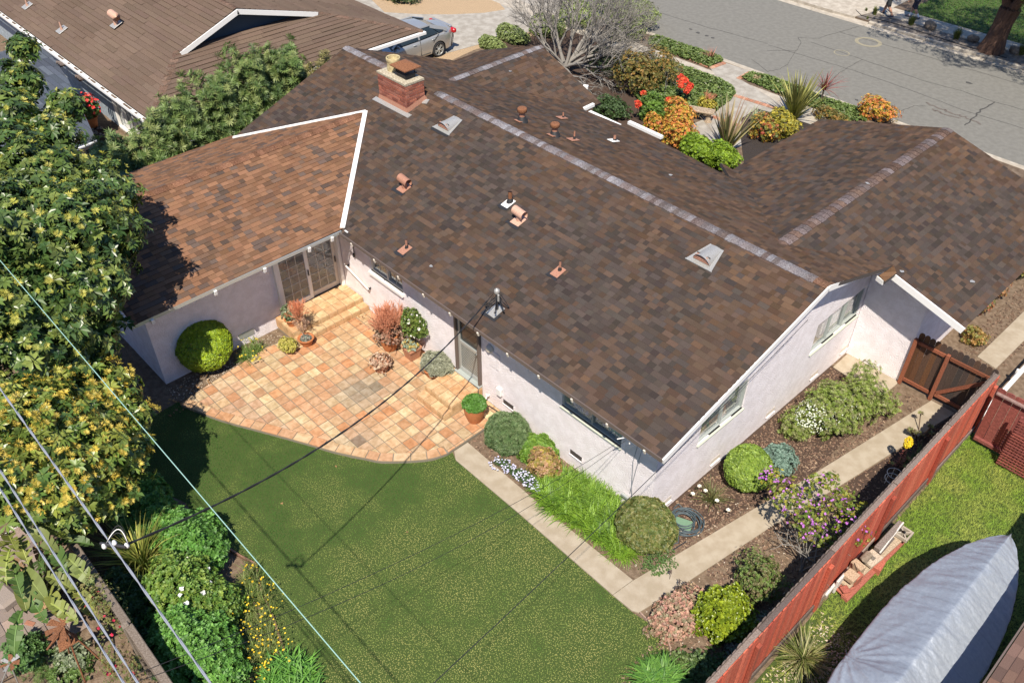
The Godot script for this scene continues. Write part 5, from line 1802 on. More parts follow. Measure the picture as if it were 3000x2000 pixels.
# ---------- the yard on the right: boat, timber, roof ----------
func boat_yard() -> void:
	var cx := -0.8
	var hull := func(t: float) -> float: # half beam along the boat, 0 stern .. 1 bow
		return 0.93 * pow(1.0 - pow(clampf((t - 0.35) / 0.65, 0, 1), 2.3), 0.72) if t > 0.35 else 0.93 - 0.1 * pow(1.0 - t / 0.35, 2.0)
	var zz := func(t: float) -> float: return lerpf(-8.75, -14.3, t)
	var o := thing("covered_boat", "boat on a trailer under a crumpled silver tarpaulin", "boat", Vector3(cx, 0, -11.5))
	var b := MB.new()
	var wr := FastNoiseLite.new()
	wr.seed = 77
	wr.frequency = 1.2
	wr.fractal_octaves = 4
	var surf := func(u: float, v: float) -> Vector3:
		var t := clampf(u, 0.0, 1.0)
		var s := v * 2.0 - 1.0
		var hb: float = hull.call(t)
		var a := absf(s)
		var ridge := 1.78 + 0.05 * sin(t * PI) - 0.16 * pow(absf(t - 0.45) * 2.0, 2.5)
		var gun := 1.28 + 0.2 * t * t
		var x := 0.0
		var y := 0.0
		if a < 0.56:
			var q := a / 0.56
			x = hb * q
			y = lerpf(ridge, gun, pow(q, 1.35)) - 0.035 * sin(q * PI) * (1.0 + sin(t * 40.0) * 0.3)
		else:
			var q := (a - 0.56) / 0.44
			x = hb * (1.0 + 0.035 * sin(q * 3.0)) - 0.17 * q * q * hb
			y = lerpf(gun, 0.5 + 0.12 * t, q)
		var tent := exp(-pow((t - 0.16) / 0.05, 2.0)) * 0.12 * (1.0 - a)
		y += tent
		var p := Vector3(cx + x * signf(s), y, zz.call(t))
		var k := wr.get_noise_3d(p.x * 0.8, p.y * 0.9, p.z * 2.4) * 0.03 + wr.get_noise_3d(p.x * 3.5 + 9, p.y * 2.0, p.z * 7.0) * 0.012
		# creases that run out from the peaks
		k += 0.028 * pow(absf(sin(atan2(p.z + 9.75, x * signf(s) + 0.9) * 9.0)), 6.0) * exp(-Vector2(p.z + 9.75, x * signf(s) + 0.9).length() * 0.9)
		k += 0.006 * sin(p.z * 21.0 + wr.get_noise_2d(p.x * 3, p.z) * 5.0) * clampf((a - 0.5) * 2.0, 0, 1)
		return p + Vector3(signf(s) * k * a, k * (1.2 - a), 0)
	b.grid(220, 110, surf, func(u, v, _p):
		var seam := absf(fposmod(u * 5.55, 1.0) - 0.5) > 0.492
		var c := L(0.34, 0.375, 0.42)
		return c * 0.86 if seam else c)
	part(o, "tarpaulin", b, M.tarp)
	# bow and stern flaps of the cover
	b = MB.new()
	b.grid(10, 10, func(u: float, v: float) -> Vector3:
		var s := u * 2 - 1
		var hb: float = hull.call(0.0)
		return Vector3(cx + s * hb * (1.0 - 0.12 * v), lerpf(1.28 + 0.5 * (1 - s * s), 0.5, v) + rf(-0.01, 0.01), -8.74 + 0.1 * v + 0.05 * sin(s * 14.0) * v), func(_u, _v, _p): return L(0.5, 0.53, 0.57))
	part(o, "tarpaulin_end", b, M.tarp)
	b = MB.new()
	var prev := []
	for k in 15:
		var t := k / 14.0
		var hb: float = hull.call(t) * 0.86
		var ring := []
		for e in [[-1.0, 1.1], [-0.92, 0.75], [-0.3, 0.48], [0.3, 0.48], [0.92, 0.75], [1.0, 1.1]]:
			ring.append(Vector3(cx + e[0] * hb, e[1] + 0.25 * t * t, zz.call(t)))
		if prev:
			for j in 5:
				b.face([prev[j], prev[j + 1], ring[j + 1], ring[j]], Vector3(prev[j].x - cx, -0.6, 0))
		prev = ring
	part(o, "hull", b, mat("hull_brown", L(0.26, 0.2, 0.16), 0.7))
	var tr := thing("boat_trailer", "trailer frame and wheels under the covered boat", "trailer", Vector3(cx, 0, -10.6))
	b = MB.new()
	for s in [-0.7, 0.7]:
		b.bev(Vector3(cx + s, 0.42, -11.0), Vector3(0.07, 0.1, 4.6), 0.01)
	b.bar(Vector3(cx - 0.7, 0.42, -13.2), Vector3(cx, 0.42, -14.9), 0.07, 0.1)
	b.bar(Vector3(cx + 0.7, 0.42, -13.2), Vector3(cx, 0.42, -14.9), 0.07, 0.1)
	part(tr, "frame", b, M.alu)
	for s in [-0.86, 0.86]:
		b = MB.new()
		b.lathe(Vector3(cx + s - 0.1, 0.29, -10.6), PackedVector2Array([Vector2(0.14, 0.0), Vector2(0.27, 0.0), Vector2(0.29, 0.03), Vector2(0.29, 0.15), Vector2(0.27, 0.18), Vector2(0.14, 0.18)]), 20, Color.WHITE, Basis(Vector3.FORWARD, PI / 2))
		var w := part(tr, "tyre", b, M.rubber)
		b = MB.new()
		b.lathe(Vector3(cx + s - 0.06, 0.29, -10.6), PackedVector2Array([Vector2(0.0, 0.0), Vector2(0.15, 0.0), Vector2(0.15, 0.1), Vector2(0.0, 0.1)]), 16, Color.WHITE, Basis(Vector3.FORWARD, PI / 2))
		part(w, "rim", b, M.white_paint)
	# the roof of the house on the right
	var h := thing("right_house", "corner of a house roof with reddish brown shingles beside the boat", "house", Vector3(3, 0, -8))
	var pal := func(_p, _f): return pick([L(0.24, 0.15, 0.12), L(0.28, 0.18, 0.14), L(0.2, 0.13, 0.11), L(0.23, 0.135, 0.1)])
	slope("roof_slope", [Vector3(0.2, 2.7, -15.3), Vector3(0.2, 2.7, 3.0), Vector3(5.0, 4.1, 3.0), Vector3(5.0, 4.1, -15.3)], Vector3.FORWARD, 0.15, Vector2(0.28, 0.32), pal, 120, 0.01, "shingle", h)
	b = MB.new()
	wall(b, Vector3(0.9, 0, 3.0), Vector3.FORWARD, 18.0, Vector3.LEFT, func(_s): return 2.8, [])
	wall(b, Vector3(0.9, 0, -15.0), Vector3.RIGHT, 8.0, Vector3.FORWARD, func(s): return 2.8 + s * 0.2, [])
	part(h, "wall", b, M.red_board)
	b = MB.new()
	b.bar(Vector3(0.17, 2.62, -15.3), Vector3(0.17, 2.62, 3.0), 0.03, 0.12)
	part(h, "fascia", b, M.bronze_frame)
	timber()

func timber() -> void:
	var items := [
		# label, points a b, width, height, colour
		["plank", "long dull red plank lying along the foot of the red fence", [Vector3(-2.534, 0.060, -11.728), Vector3(-2.441, 0.060, -13.910)], 0.16, 0.1, L(0.42, 0.14, 0.1)],
		["plank", "broad beige plank lying on the red plank by the fence", [Vector3(-2.684, 0.200, -11.917), Vector3(-2.513, 0.200, -13.890)], 0.24, 0.07, L(0.5, 0.4, 0.29)],
		["beam", "thick grey weathered beam at the far end of the timber pile", [Vector3(-2.637, 0.360, -13.058), Vector3(-2.624, 0.360, -14.076)], 0.13, 0.12, L(0.24, 0.21, 0.19)],
		["batten", "thin white batten leaning along the grey beam", [Vector3(-2.549, 0.360, -13.033), Vector3(-2.588, 0.420, -14.080)], 0.035, 0.035, L(0.75, 0.73, 0.7)],
		["batten", "thin dark batten lying between white batten and vent block", [Vector3(-2.545, 0.300, -13.060), Vector3(-2.548, 0.300, -13.661)], 0.05, 0.04, L(0.16, 0.13, 0.12)],
		["board", "white painted board standing between fence and timber pile", [Vector3(-2.769, 0.250, -11.703), Vector3(-2.771, 0.250, -12.000)], 0.05, 0.4, L(0.74, 0.73, 0.71)],
		["board", "narrow white strip at the near end of the timber pile", [Vector3(-2.815, 0.150, -11.454), Vector3(-2.810, 0.250, -11.771)], 0.05, 0.12, L(0.72, 0.72, 0.7)],
		["offcut", "short red timber block under the beige plank", [Vector3(-2.434, 0.120, -12.755), Vector3(-2.471, 0.120, -13.068)], 0.2, 0.2, L(0.5, 0.15, 0.1)],
		["offcut", "stacked red offcuts at the near end of the pile", [Vector3(-2.650, 0.120, -11.750), Vector3(-2.627, 0.120, -11.942)], 0.3, 0.05, L(0.46, 0.15, 0.1)],
		["offcut", "second red offcut lying crooked on the near end", [Vector3(-2.644, 0.220, -11.754), Vector3(-2.572, 0.220, -11.904)], 0.16, 0.05, L(0.4, 0.12, 0.09)],
		["block", "square beige block tilted on the timber pile beside the grey round post", [Vector3(-2.663, 0.400, -11.930), Vector3(-2.651, 0.400, -12.186)], 0.24, 0.12, L(0.52, 0.39, 0.27)],
		["block", "beige block with a dark stick across it", [Vector3(-2.710, 0.340, -12.318), Vector3(-2.681, 0.340, -12.484)], 0.26, 0.2, L(0.5, 0.38, 0.26)],
		["block", "red sided block leaning beside the tilted beige block", [Vector3(-2.570, 0.300, -12.052), Vector3(-2.552, 0.300, -12.278)], 0.12, 0.24, L(0.44, 0.15, 0.1)],
		["stick", "dark metal stick lying across the beige blocks", [Vector3(-2.752, 0.560, -12.260), Vector3(-2.630, 0.500, -12.184)], 0.025, 0.025, L(0.06, 0.04, 0.03)],
		["slab", "pale slab with a small square recess in the timber pile", [Vector3(-2.627, 0.320, -12.618), Vector3(-2.573, 0.320, -13.009)], 0.28, 0.08, L(0.56, 0.48, 0.38)]]
	for e in items:
		var a: Vector3 = e[2][0]
		var c: Vector3 = e[2][1]
		var o := thing(e[0], e[1], e[0], Vector3(a.x, 0, a.z))
		var b := MB.new()
		var d := (c - a).normalized()
		var x := Vector3.UP.cross(d).normalized()
		b.bev((a + c) / 2, Vector3(e[3], e[4], a.distance_to(c)), 0.01, Basis(x, d.cross(x), d), e[5])
		part(o, "body", b, M.wood)
		if e[0] == "slab":
			b = MB.new()
			b.bev((a + c) / 2 + Vector3.UP * 0.04, Vector3(0.12, 0.012, 0.1), 0.003, Basis(x, d.cross(x), d), L(0.2, 0.18, 0.15))
			part(o, "recess", b, M.wood)
	var p := Vector3(-2.678, 0.420, -12.656)
	var o := thing("round_post", "short grey rounded post lying on the timber pile", "post", Vector3(p.x, 0.3, p.z))
	var b := MB.new()
	b.tube(PackedVector3Array([Vector3(-2.680, 0.440, -12.517), Vector3(-2.676, 0.440, -12.774)]), 0.085, 0.085, 12)
	part(o, "body", b, M.stone)
	# pierced concrete block
	p = Vector3(-2.468, 0.300, -13.911)
	o = thing("vent_block", "pierced concrete screen block at the far end of the timber pile", "block", Vector3(p.x, 0.2, p.z))
	b = MB.new()
	for s in [-1, 1]:
		b.bev(Vector3(0.14 * s, 0.1, 0), Vector3(0.04, 0.1, 0.32), 0.008)
		b.bev(Vector3(0, 0.1, 0.14 * s), Vector3(0.24, 0.1, 0.04), 0.008)
	lpart(o, "rim", b, M.concrete)
	b = MB.new()
	for a in [PI / 4, -PI / 4]:
		b.bx(Vector3(0, 0.1, 0), Vector3(0.34, 0.08, 0.03), Basis(Vector3.UP, a))
	b.tube(PackedVector3Array([Vector3(0, 0.06, 0), Vector3(0, 0.14, 0)]), 0.05, 0.05, 10)
	lpart(o, "cross", b, M.concrete)

# ---------- planting ----------
func greens(a: Color, b: Color, n := 3) -> Array:
	var o := []
	for k in n:
		o.append(a.lerp(b, float(k) / maxf(n - 1, 1)))
	return o

func flowers_on(o: Node3D, c: Vector3, r: Vector3, n: int, pal: Array, size: float, ymin := -0.1, mesh: Mesh = null) -> void:
	var xf := []
	var cols := PackedColorArray()
	crown(xf, cols, c, r, n, pal, size, 0.04, 0.1, 1.5, ymin, 0.3)
	many(o, "flowers", mesh if mesh else leaf_star(6, 1.0, 0.75, 0.35, 0.2), M.flower, xf, cols)

func street() -> void:
	# the big tree across the road
	var tb := Vector3(-12.9, -0.03, -42.1)
	var o := thing("street_tree", "large leaning tree with ridged reddish trunk across the road", "tree", tb)
	var b := MB.new()
	for k in 9:
		var a := TAU * k / 9.0
		var w := Vector3(cos(a), 0, sin(a))
		b.tube(PackedVector3Array([w * 0.42 + Vector3(0, -0.05, 0), w.rotated(Vector3.UP, 0.25) * 0.27 + Vector3(0.05, 0.6, 0), w.rotated(Vector3.UP, 0.55) * 0.24 + Vector3(0.12, 1.3, 0), w.rotated(Vector3.UP, 0.9) * 0.3 + Vector3(0.2, 2.0, 0.0)]), 0.2, 0.16, 7)
	for e in [[Vector3(-0.5, 3.2, 0.2), Vector3(-1.6, 4.6, 0.6)], [Vector3(0.9, 3.1, 0.3), Vector3(2.3, 4.2, 0.9)], [Vector3(0.4, 3.4, -0.5), Vector3(0.9, 5.0, -1.2)]]:
		b.tube(PackedVector3Array([Vector3(0.18, 1.8, 0), e[0], e[1]]), 0.24, 0.08, 8)
	lpart(o, "trunk", b, M.red_bark)
	var xf := []
	var cols := PackedColorArray()
	var pal := [L(0.07, 0.11, 0.03), L(0.14, 0.2, 0.05), L(0.24, 0.28, 0.08)]
	for e in [[Vector3(0.6, 3.1, 0.5), 0.9], [Vector3(-0.9, 3.6, 0.5), 0.9], [Vector3(1.9, 2.7, 0.6), 1.1], [Vector3(-1.2, 6.2, 3.0), 1.8], [Vector3(2.0, 6.4, 3.4), 2.2], [Vector3(4.6, 6.0, 3.0), 2.0], [Vector3(0.4, 4.3, 0.3), 1.5], [Vector3(-1.7, 4.6, 0.5), 1.3], [Vector3(2.0, 4.2, 1.0), 1.7], [Vector3(3.8, 4.0, 0.5), 1.9], [Vector3(1.2, 5.6, -1.2), 2.0], [Vector3(-3.0, 5.6, -1.0), 1.5], [Vector3(3.6, 3.2, -1.6), 1.4], [Vector3(6.2, 4.6, 0.2), 2.2], [Vector3(-0.6, 3.2, 0.9), 0.7]]:
		crown(xf, cols, e[0], Vector3(e[1], e[1] * 0.7, e[1]), int(e[1] * e[1] * 330), pal, 1.0, 0.5, 0.25)
	many(o, "crown", leaf_star(8, 0.16, 0.028, 0.2, 0.7), M.leaf, xf, cols)
	# stones and small shrubs on the far verge
	var spots := [[Vector3(-16.029, -0.000, -42.623), 0.3, "tall pale stone on the far verge beside the walkers"], [Vector3(-13.954, -0.000, -42.592), 0.27, "flat stone on the far verge left of the tree trunk"], [Vector3(-12.559, 0.000, -42.227), 0.28, "rounded stone touching the right side of the tree trunk"], [Vector3(-12.062, 0.000, -42.670), 0.26, "low stone furthest right on the far verge"]]
	for e in spots:
		var s := thing("stone", e[2], "stone", e[0] + Vector3(0, -0.02, 0), "stones on the far verge")
		var m := SphereMesh.new()
		m.radius = e[1]
		m.height = e[1] * 2
		m.radial_segments = 14
		m.rings = 8
		var a := m.get_mesh_arrays()
		var v: PackedVector3Array = a[Mesh.ARRAY_VERTEX]
		for k in v.size():
			v[k] = v[k] * (1.0 + noise.get_noise_3dv(v[k] * 170.0 + e[0] * 90.0) * 0.5) * Vector3(1, 0.75, 0.8) + Vector3(0, e[1] * 0.5, 0)
		a[Mesh.ARRAY_VERTEX] = v
		var am := ArrayMesh.new()
		am.add_surface_from_arrays(Mesh.PRIMITIVE_TRIANGLES, a)
		lpart(s, "body", am, M.stone)
	var tuft := blade_tuft(26, 0.5, 0.03, 0.35, 0.5)
	var sp := [[Vector3(-18.758, 0.000, -42.407), 1.0, "yellow green upright shrub left of the walking person"], [Vector3(-16.903, 0.000, -42.397), 1.0, "small dark shrub in front of the person with white socks"], [Vector3(-14.608, 0.000, -42.273), 1.1, "upright shrub between the stones on the far verge"], [Vector3(-11.740, 0.000, -42.654), 1.2, "shrub at the right end of the far verge"], [Vector3(-19.280, 0.000, -42.500), 0.4, "tiny green weed left on the far verge"], [Vector3(-17.991, 0.000, -42.482), 0.4, "tiny weed at the walking person's feet"], [Vector3(-18.700, 0.000, -41.570), 0.35, "tiny weed by the far kerb"]]
	for e in sp:
		var s := thing("verge_shrub", e[2], "shrub", e[0] + Vector3(0, -0.02, 0), "small shrubs on the far verge")
		var x2 := []
		var c2 := PackedColorArray()
		for k in 9:
			x2.append(Transform3D(Basis(Vector3.UP, rf(0, 6)).scaled(Vector3.ONE * e[1] * rf(0.6, 1.1)), Vector3(rf(-0.1, 0.1), 0, rf(-0.1, 0.1)) * e[1]))
			c2.append(pick([L(0.09, 0.12, 0.025), L(0.15, 0.17, 0.04)]))
		many(s, "foliage", tuft, M.leaf, x2, c2)
	# black drip line along the verge
	o = thing("drip_hose", "black irrigation hose snaking along the far verge", "hose", Vector3(-15.734, 0.000, -42.138))
	b = MB.new()
	var pts := PackedVector3Array()
	for p in [Vector3(-19.695, 0.010, -42.232), Vector3(-19.127, 0.010, -41.753), Vector3(-18.577, 0.010, -41.811), Vector3(-17.854, 0.010, -41.957), Vector3(-16.724, 0.010, -41.937), Vector3(-15.597, 0.010, -41.853), Vector3(-14.244, 0.010, -41.768), Vector3(-13.222, 0.010, -41.752), Vector3(-12.011, 0.010, -41.793)]:
		pts.append(p)
	b.tube(pts, 0.018, 0.018, 5)
	part(o, "tube", b, M.black)
	# lawn across the road
	var pl := PackedVector2Array([Vector2(-17.9, -44.0), Vector2(20, -44.0), Vector2(20, -62), Vector2(-17.9, -62)])
	lawn("far_lawn", pl, 0.16, 0.12, func(_p): return [pick([L(0.06, 0.14, 0.025), L(0.1, 0.2, 0.03)]), 1.0, 1.0], -0.02, 0.02, 0.9)
	# ground cover in the near verge: three beds
	var beds := [[[Vector2(-24.394, -31.946), Vector2(-24.297, -32.342), Vector2(-23.256, -32.404), Vector2(-22.064, -32.473), Vector2(-20.909, -32.539), Vector2(-20.452, -32.237), Vector2(-20.435, -31.225), Vector2(-21.678, -31.183), Vector2(-23.903, -31.238)], 0.12],
		[[Vector2(-18.865, -31.336), Vector2(-18.890, -32.129), Vector2(-18.179, -32.317), Vector2(-16.565, -32.298), Vector2(-15.263, -32.174), Vector2(-13.611, -32.350), Vector2(-13.172, -31.569), Vector2(-13.638, -31.070), Vector2(-15.280, -31.061), Vector2(-17.434, -31.210)], 0.12],
		[[Vector2(-22.762, -29.756), Vector2(-22.147, -30.244), Vector2(-20.759, -30.457), Vector2(-19.382, -30.460), Vector2(-18.446, -30.202), Vector2(-18.121, -29.861), Vector2(-17.878, -29.222), Vector2(-17.619, -27.702), Vector2(-18.061, -26.812), Vector2(-18.679, -26.637), Vector2(-19.813, -25.988), Vector2(-21.503, -27.157)], 0.22]]
	var lm := leaf_star(7, 0.075, 0.05, 0.45, 0.3)
	var names := ["verge_ground_cover", "verge_ground_cover", "front_ground_cover"]
	for k in 3:
		var poly := PackedVector2Array(beds[k][0])
		xf = []
		cols = PackedColorArray()
		var lo := poly[0]
		var hi := poly[0]
		for p in poly:
			lo = lo.min(p)
			hi = hi.max(p)
		var n := int((hi - lo).x * (hi - lo).y * 420)
		for j in n:
			var p := Vector2(rf(lo.x, hi.x), rf(lo.y, hi.y))
			if inside(p, poly):
				var e := 1e9
				for q in poly.size():
					e = minf(e, Geometry2D.get_closest_point_to_segment(p, poly[q], poly[(q + 1) % poly.size()]).distance_to(p))
				var h: float = beds[k][1] * (0.45 + 0.55 * clampf(e / 0.25, 0, 1)) * (1.0 + noise.get_noise_2dv(p * 60.0) * 0.5)
				xf.append(Transform3D(aim(Vector3(rf(-0.5, 0.5), 1, rf(-0.5, 0.5)), rf(0, 6), rf(0.8, 1.3)), Vector3(p.x, h * rf(0.35, 1.0), p.y)))
				cols.append(pick([L(0.08, 0.13, 0.03), L(0.12, 0.18, 0.04), L(0.15, 0.2, 0.05)]) if rng.randf() > 0.03 else L(0.3, 0.3, 0.2))
		tag(many(self, names[k], lm, M.leaf, xf, cols), ["low green ground cover in the verge nearest the bare tree", "low green ground cover in the verge behind the flax", "clipped green ground cover in the front garden"][k], "")
	# brick bands in the front paving
	var bands := [[Vector3(-20.349, 0.014, -31.184), Vector3(-20.257, 0.014, -32.085)], [Vector3(-18.862, 0.014, -31.131), Vector3(-18.909, 0.014, -32.111)], [Vector3(-18.043, 0.014, -29.673), Vector3(-15.358, 0.014, -30.005)], [Vector3(-17.489, 0.014, -27.452), Vector3(-16.222, 0.014, -27.586)], [Vector3(-23.869, 0.014, -31.505), Vector3(-20.500, 0.014, -31.191)]]
	for e in bands:
		var s := thing("brick_band", "", "paving")
		var a: Vector3 = e[0]
		var c: Vector3 = e[1]
		var d := (c - a).normalized()
		var len := a.distance_to(c)
		var n := int(len / 0.105)
		s.set_meta("kind", "structure")
		s.remove_meta("category")
		s.remove_meta("label")
		for k in n:
			b = MB.new()
			b.bev(a + d * len * (k + 0.5) / n + Vector3.UP * 0.004, Vector3(0.098, 0.05, 0.2 if e != bands[4] else 0.1), 0.006, Basis(d, Vector3.UP, d.cross(Vector3.UP)), pick([L(0.56, 0.27, 0.17), L(0.6, 0.36, 0.24), L(0.5, 0.22, 0.13)]))
			part(s, "brick", b, M.brick)

# strap leaves in clumps over an area
func strap_bed(called: String, label: String, cat: String, poly: PackedVector2Array, n: int, len: float, wid: float, pal: Array, spread := 1.0, bend := 1.0, blades := 16) -> Node3D:
	var c := Vector2.ZERO
	for p in poly:
		c += p
	c /= poly.size()
	var o := thing(called, label, cat, Vector3(c.x, 0, c.y))
	var lo := poly[0]
	var hi := poly[0]
	for p in poly:
		lo = lo.min(p)
		hi = hi.max(p)
	var xf := []
	var cols := PackedColorArray()
	var k := 0
	while k < n:
		var p := Vector2(rf(lo.x, hi.x), rf(lo.y, hi.y))
		if not inside(p, poly):
			continue
		xf.append(Transform3D(Basis(Vector3.UP, rf(0, TAU)).scaled(Vector3.ONE * rf(0.75, 1.2)), Vector3(p.x - c.x, 0, p.y - c.y)))
		cols.append(pick(pal))
		k += 1
	many(o, "leaves", blade_tuft(blades, len, wid, spread, bend, 4), M.leaf, xf, cols)
	return o

# a fountain of narrow blades
func fountain(called: String, label: String, cat: String, at: Vector3, n: int, len: float, wid: float, spread: float, bend: float, pal: Array, group := "") -> Node3D:
	var o := thing(called, label, cat, at, group)
	var b := MB.new()
	for k in n:
		blade(b, Vector3(rf(-0.06, 0.06), 0, rf(-0.06, 0.06)), rf(0, TAU), rf(0.05, 1.0) * spread, len * rf(0.6, 1.1), wid * rf(0.7, 1.2), bend * rf(0.3, 1.3), 6, pick(pal))
	lpart(o, "blades", b, M.leaf, "stuff")
	return o

func twig_tree(o: Node3D, called: String, m: MB, p: Vector3, d: Vector3, len: float, r: float, depth: int, spread := 0.6, tips: Array = []) -> void:
	var pts := PackedVector3Array([p])
	var q := p
	var e := d
	for k in 4:
		e = (e + rdir() * 0.18).normalized()
		q += e * len / 4
		pts.append(q)
	m.tube(pts, r, r * 0.62, 6 if depth > 2 else (4 if depth > 0 else 3), Color.WHITE, false)
	if depth == 0:
		tips.append(q)
		return
	var n := 3 if depth > 1 else 4
	for k in n:
		var f := (e + rdir() * spread + Vector3.UP * 0.08).normalized()
		var s := pts[rng.randi_range(2, 4)] if k else q
		twig_tree(o, called, m, s, f, len * rf(0.6, 0.85), r * 0.6, depth - 1, spread, tips)

func left_trees() -> void:
	var leaf9 := leaf_star(9, 0.19, 0.068, 0.22, 0.75)
	var dark := [L(0.035, 0.075, 0.02), L(0.06, 0.11, 0.026), L(0.1, 0.155, 0.035), L(0.17, 0.21, 0.045)]
	var panicle := leaf_star(16, 0.105, 0.016, 0.5, 0.2)
	var o := thing("avocado_tree", "tall dark green avocado tree beside the left wing of the house", "tree", Vector3(-18.6, 0, -2.4))
	var lobes := [[Vector3(-25.386, 6.300, -6.041), 0.34], [Vector3(-23.703, 6.100, -5.353), 0.5], [Vector3(-22.592, 5.900, -4.615), 0.6], [Vector3(-20.858, 5.600, -3.811), 0.95], [Vector3(-22.728, 5.600, -5.945), 0.42], [Vector3(-21.767, 5.400, -5.112), 0.62], [Vector3(-19.675, 5.200, -4.070), 1.2], [Vector3(-19.108, 5.000, -4.947), 0.85], [Vector3(-18.074, 5.200, -2.955), 1.3], [Vector3(-17.298, 5.300, -3.751), 1.15], [Vector3(-17.321, 5.100, -4.358), 0.7], [Vector3(-16.818, 4.600, -2.690), 1.3], [Vector3(-16.426, 4.600, -3.447), 0.8], [Vector3(-16.080, 4.000, -1.997), 1.2], [Vector3(-16.183, 3.600, -2.877), 0.8], [Vector3(-16.500, 3.600, -3.528), 0.4], [Vector3(-19.385, 5.400, -2.648), 1.2], [Vector3(-19.242, 4.800, -5.517), 0.35], [Vector3(-18.300, 4.700, -5.019), 0.35], [Vector3(-17.182, 5.000, -1.700), 1.5]]
	var xf := []
	var cols := PackedColorArray()
	var fx := []
	var fc := PackedColorArray()
	var yel := [L(0.42, 0.4, 0.06), L(0.5, 0.46, 0.09), L(0.3, 0.33, 0.06)]
	for e in lobes:
		var c: Vector3 = e[0] - o.position
		var r: float = e[1]
		crown(xf, cols, c, Vector3(r, r * 0.92, r), int(480 * r * r + 60), dark, 1.0, 0.6, 0.3, 2.0, -0.9, 0.7)
		crown(fx, fc, c, Vector3(r, r * 0.95, r), int(46 * r * r), yel, 1.0, 0.05, 0.3, 2.0, 0.1, 0.4)
	many(o, "crown", leaf9, M.gloss_leaf, xf, cols)
	many(o, "blossom", panicle, M.leaf, fx, fc)
	var b := MB.new()
	b.tube(PackedVector3Array([Vector3(0, -0.05, 0), Vector3(-0.1, 1.2, 0.1), Vector3(-0.1, 2.4, 0)]), 0.22, 0.16, 9)
	for e in lobes:
		var c: Vector3 = e[0] - o.position
		b.tube(PackedVector3Array([Vector3(-0.1, 2.2, 0), c * 0.5 + Vector3(0, 1.0, 0), c]), 0.09, 0.02, 6)
	lpart(o, "trunk", b, M.bark)
	o = thing("flowering_avocado", "lower avocado tree covered in yellow blossom at the lawn corner", "tree", Vector3(-15.2, 0, -1.7))
	lobes = [[Vector3(-15.195, 2.900, -2.738), 0.62], [Vector3(-15.134, 3.100, -2.068), 0.75], [Vector3(-14.509, 2.500, -2.745), 0.55], [Vector3(-14.447, 3.200, -1.296), 1.0], [Vector3(-14.007, 2.800, -1.913), 0.85], [Vector3(-13.881, 2.200, -2.440), 0.5], [Vector3(-13.760, 3.200, -0.540), 0.85], [Vector3(-13.473, 2.800, -1.100), 0.8], [Vector3(-13.454, 2.100, -1.726), 0.6], [Vector3(-14.678, 3.600, -1.015), 0.8], [Vector3(-13.334, 2.000, -1.236), 0.4], [Vector3(-14.378, 3.400, -0.227), 1.1]]
	xf = []
	cols = PackedColorArray()
	fx = []
	fc = PackedColorArray()
	var yg := [L(0.07, 0.125, 0.026), L(0.13, 0.19, 0.035), L(0.24, 0.27, 0.05)]
	yel = [L(0.55, 0.4, 0.05), L(0.6, 0.47, 0.09), L(0.45, 0.36, 0.05)]
	for e in lobes:
		var c: Vector3 = e[0] - o.position
		var r: float = e[1]
		crown(xf, cols, c, Vector3(r, r * 0.9, r), int(460 * r * r + 60), yg, 0.9, 0.6, 0.3, 2.0, -0.9, 0.7)
		crown(fx, fc, c, Vector3(r, r * 0.95, r), int(210 * r * r + 8), yel, 0.95, 0.1, 0.3, 2.0, 0.0, 0.4)
	many(o, "crown", leaf9, M.gloss_leaf, xf, cols)
	many(o, "blossom", panicle, M.leaf, fx, fc)
	b = MB.new()
	b.tube(PackedVector3Array([Vector3(0, -0.05, 0), Vector3(0.1, 0.8, 0.1), Vector3(0, 1.5, 0)]), 0.13, 0.1, 9)
	for e in lobes:
		var c: Vector3 = e[0] - o.position
		b.tube(PackedVector3Array([Vector3(0, 1.4, 0), c * 0.5 + Vector3(0, 0.8, 0), c]), 0.06, 0.015, 5)
	lpart(o, "trunk", b, M.bark)
	# oleander hedge between the two houses: one shrub after another
	var ole := leaf_star(12, 0.18, 0.03, 0.5, 0.2)
	var og := [L(0.06, 0.11, 0.03), L(0.1, 0.165, 0.04), L(0.15, 0.22, 0.06), L(0.22, 0.26, 0.085)]
	var hs := [[-4.6, 2.7, -24.7], [-5.9, 2.9, -24.6], [-7.2, 3.1, -24.8], [-8.5, 3.3, -24.8], [-9.8, 3.7, -25.2], [-11.1, 4.0, -25.2], [-12.4, 4.3, -25.3], [-13.6, 4.1, -25.1], [-14.6, 3.4, -24.8]]
	var tags := ["oleander shrub at the left end of the hedge by the avocado", "oleander shrub second from the left in the hedge", "oleander shrub third from the left in the hedge", "oleander shrub below the neighbour's white patio door", "oleander shrub below the corner of the tan roof", "oleander shrub in the middle of the hedge right of the tan roof corner", "tallest oleander shrub of the hedge between both roofs", "oleander shrub second from the right end of the hedge", "yellowing oleander shrub at the right end of the hedge by the roof edge"]
	for k in hs.size():
		var h: float = hs[k][1]
		shrub("oleander", tags[k], "shrub", Vector3(hs[k][2], 0, hs[k][0]), Vector3(1.0, h * 0.5, 0.95), h * 0.5, 1300, ole, M.leaf, og if k < 8 else [L(0.12, 0.13, 0.04), L(0.22, 0.19, 0.07)], 1.0, {"group": "oleander hedge between the houses", "depth": 0.4, "amp": 0.35, "nf": 2.2, "stems": 7, "lobes": [[Vector3(rf(-0.4, 0.4), h * 0.85, rf(-0.4, 0.4)), Vector3(0.5, 0.5, 0.5), 160]]})

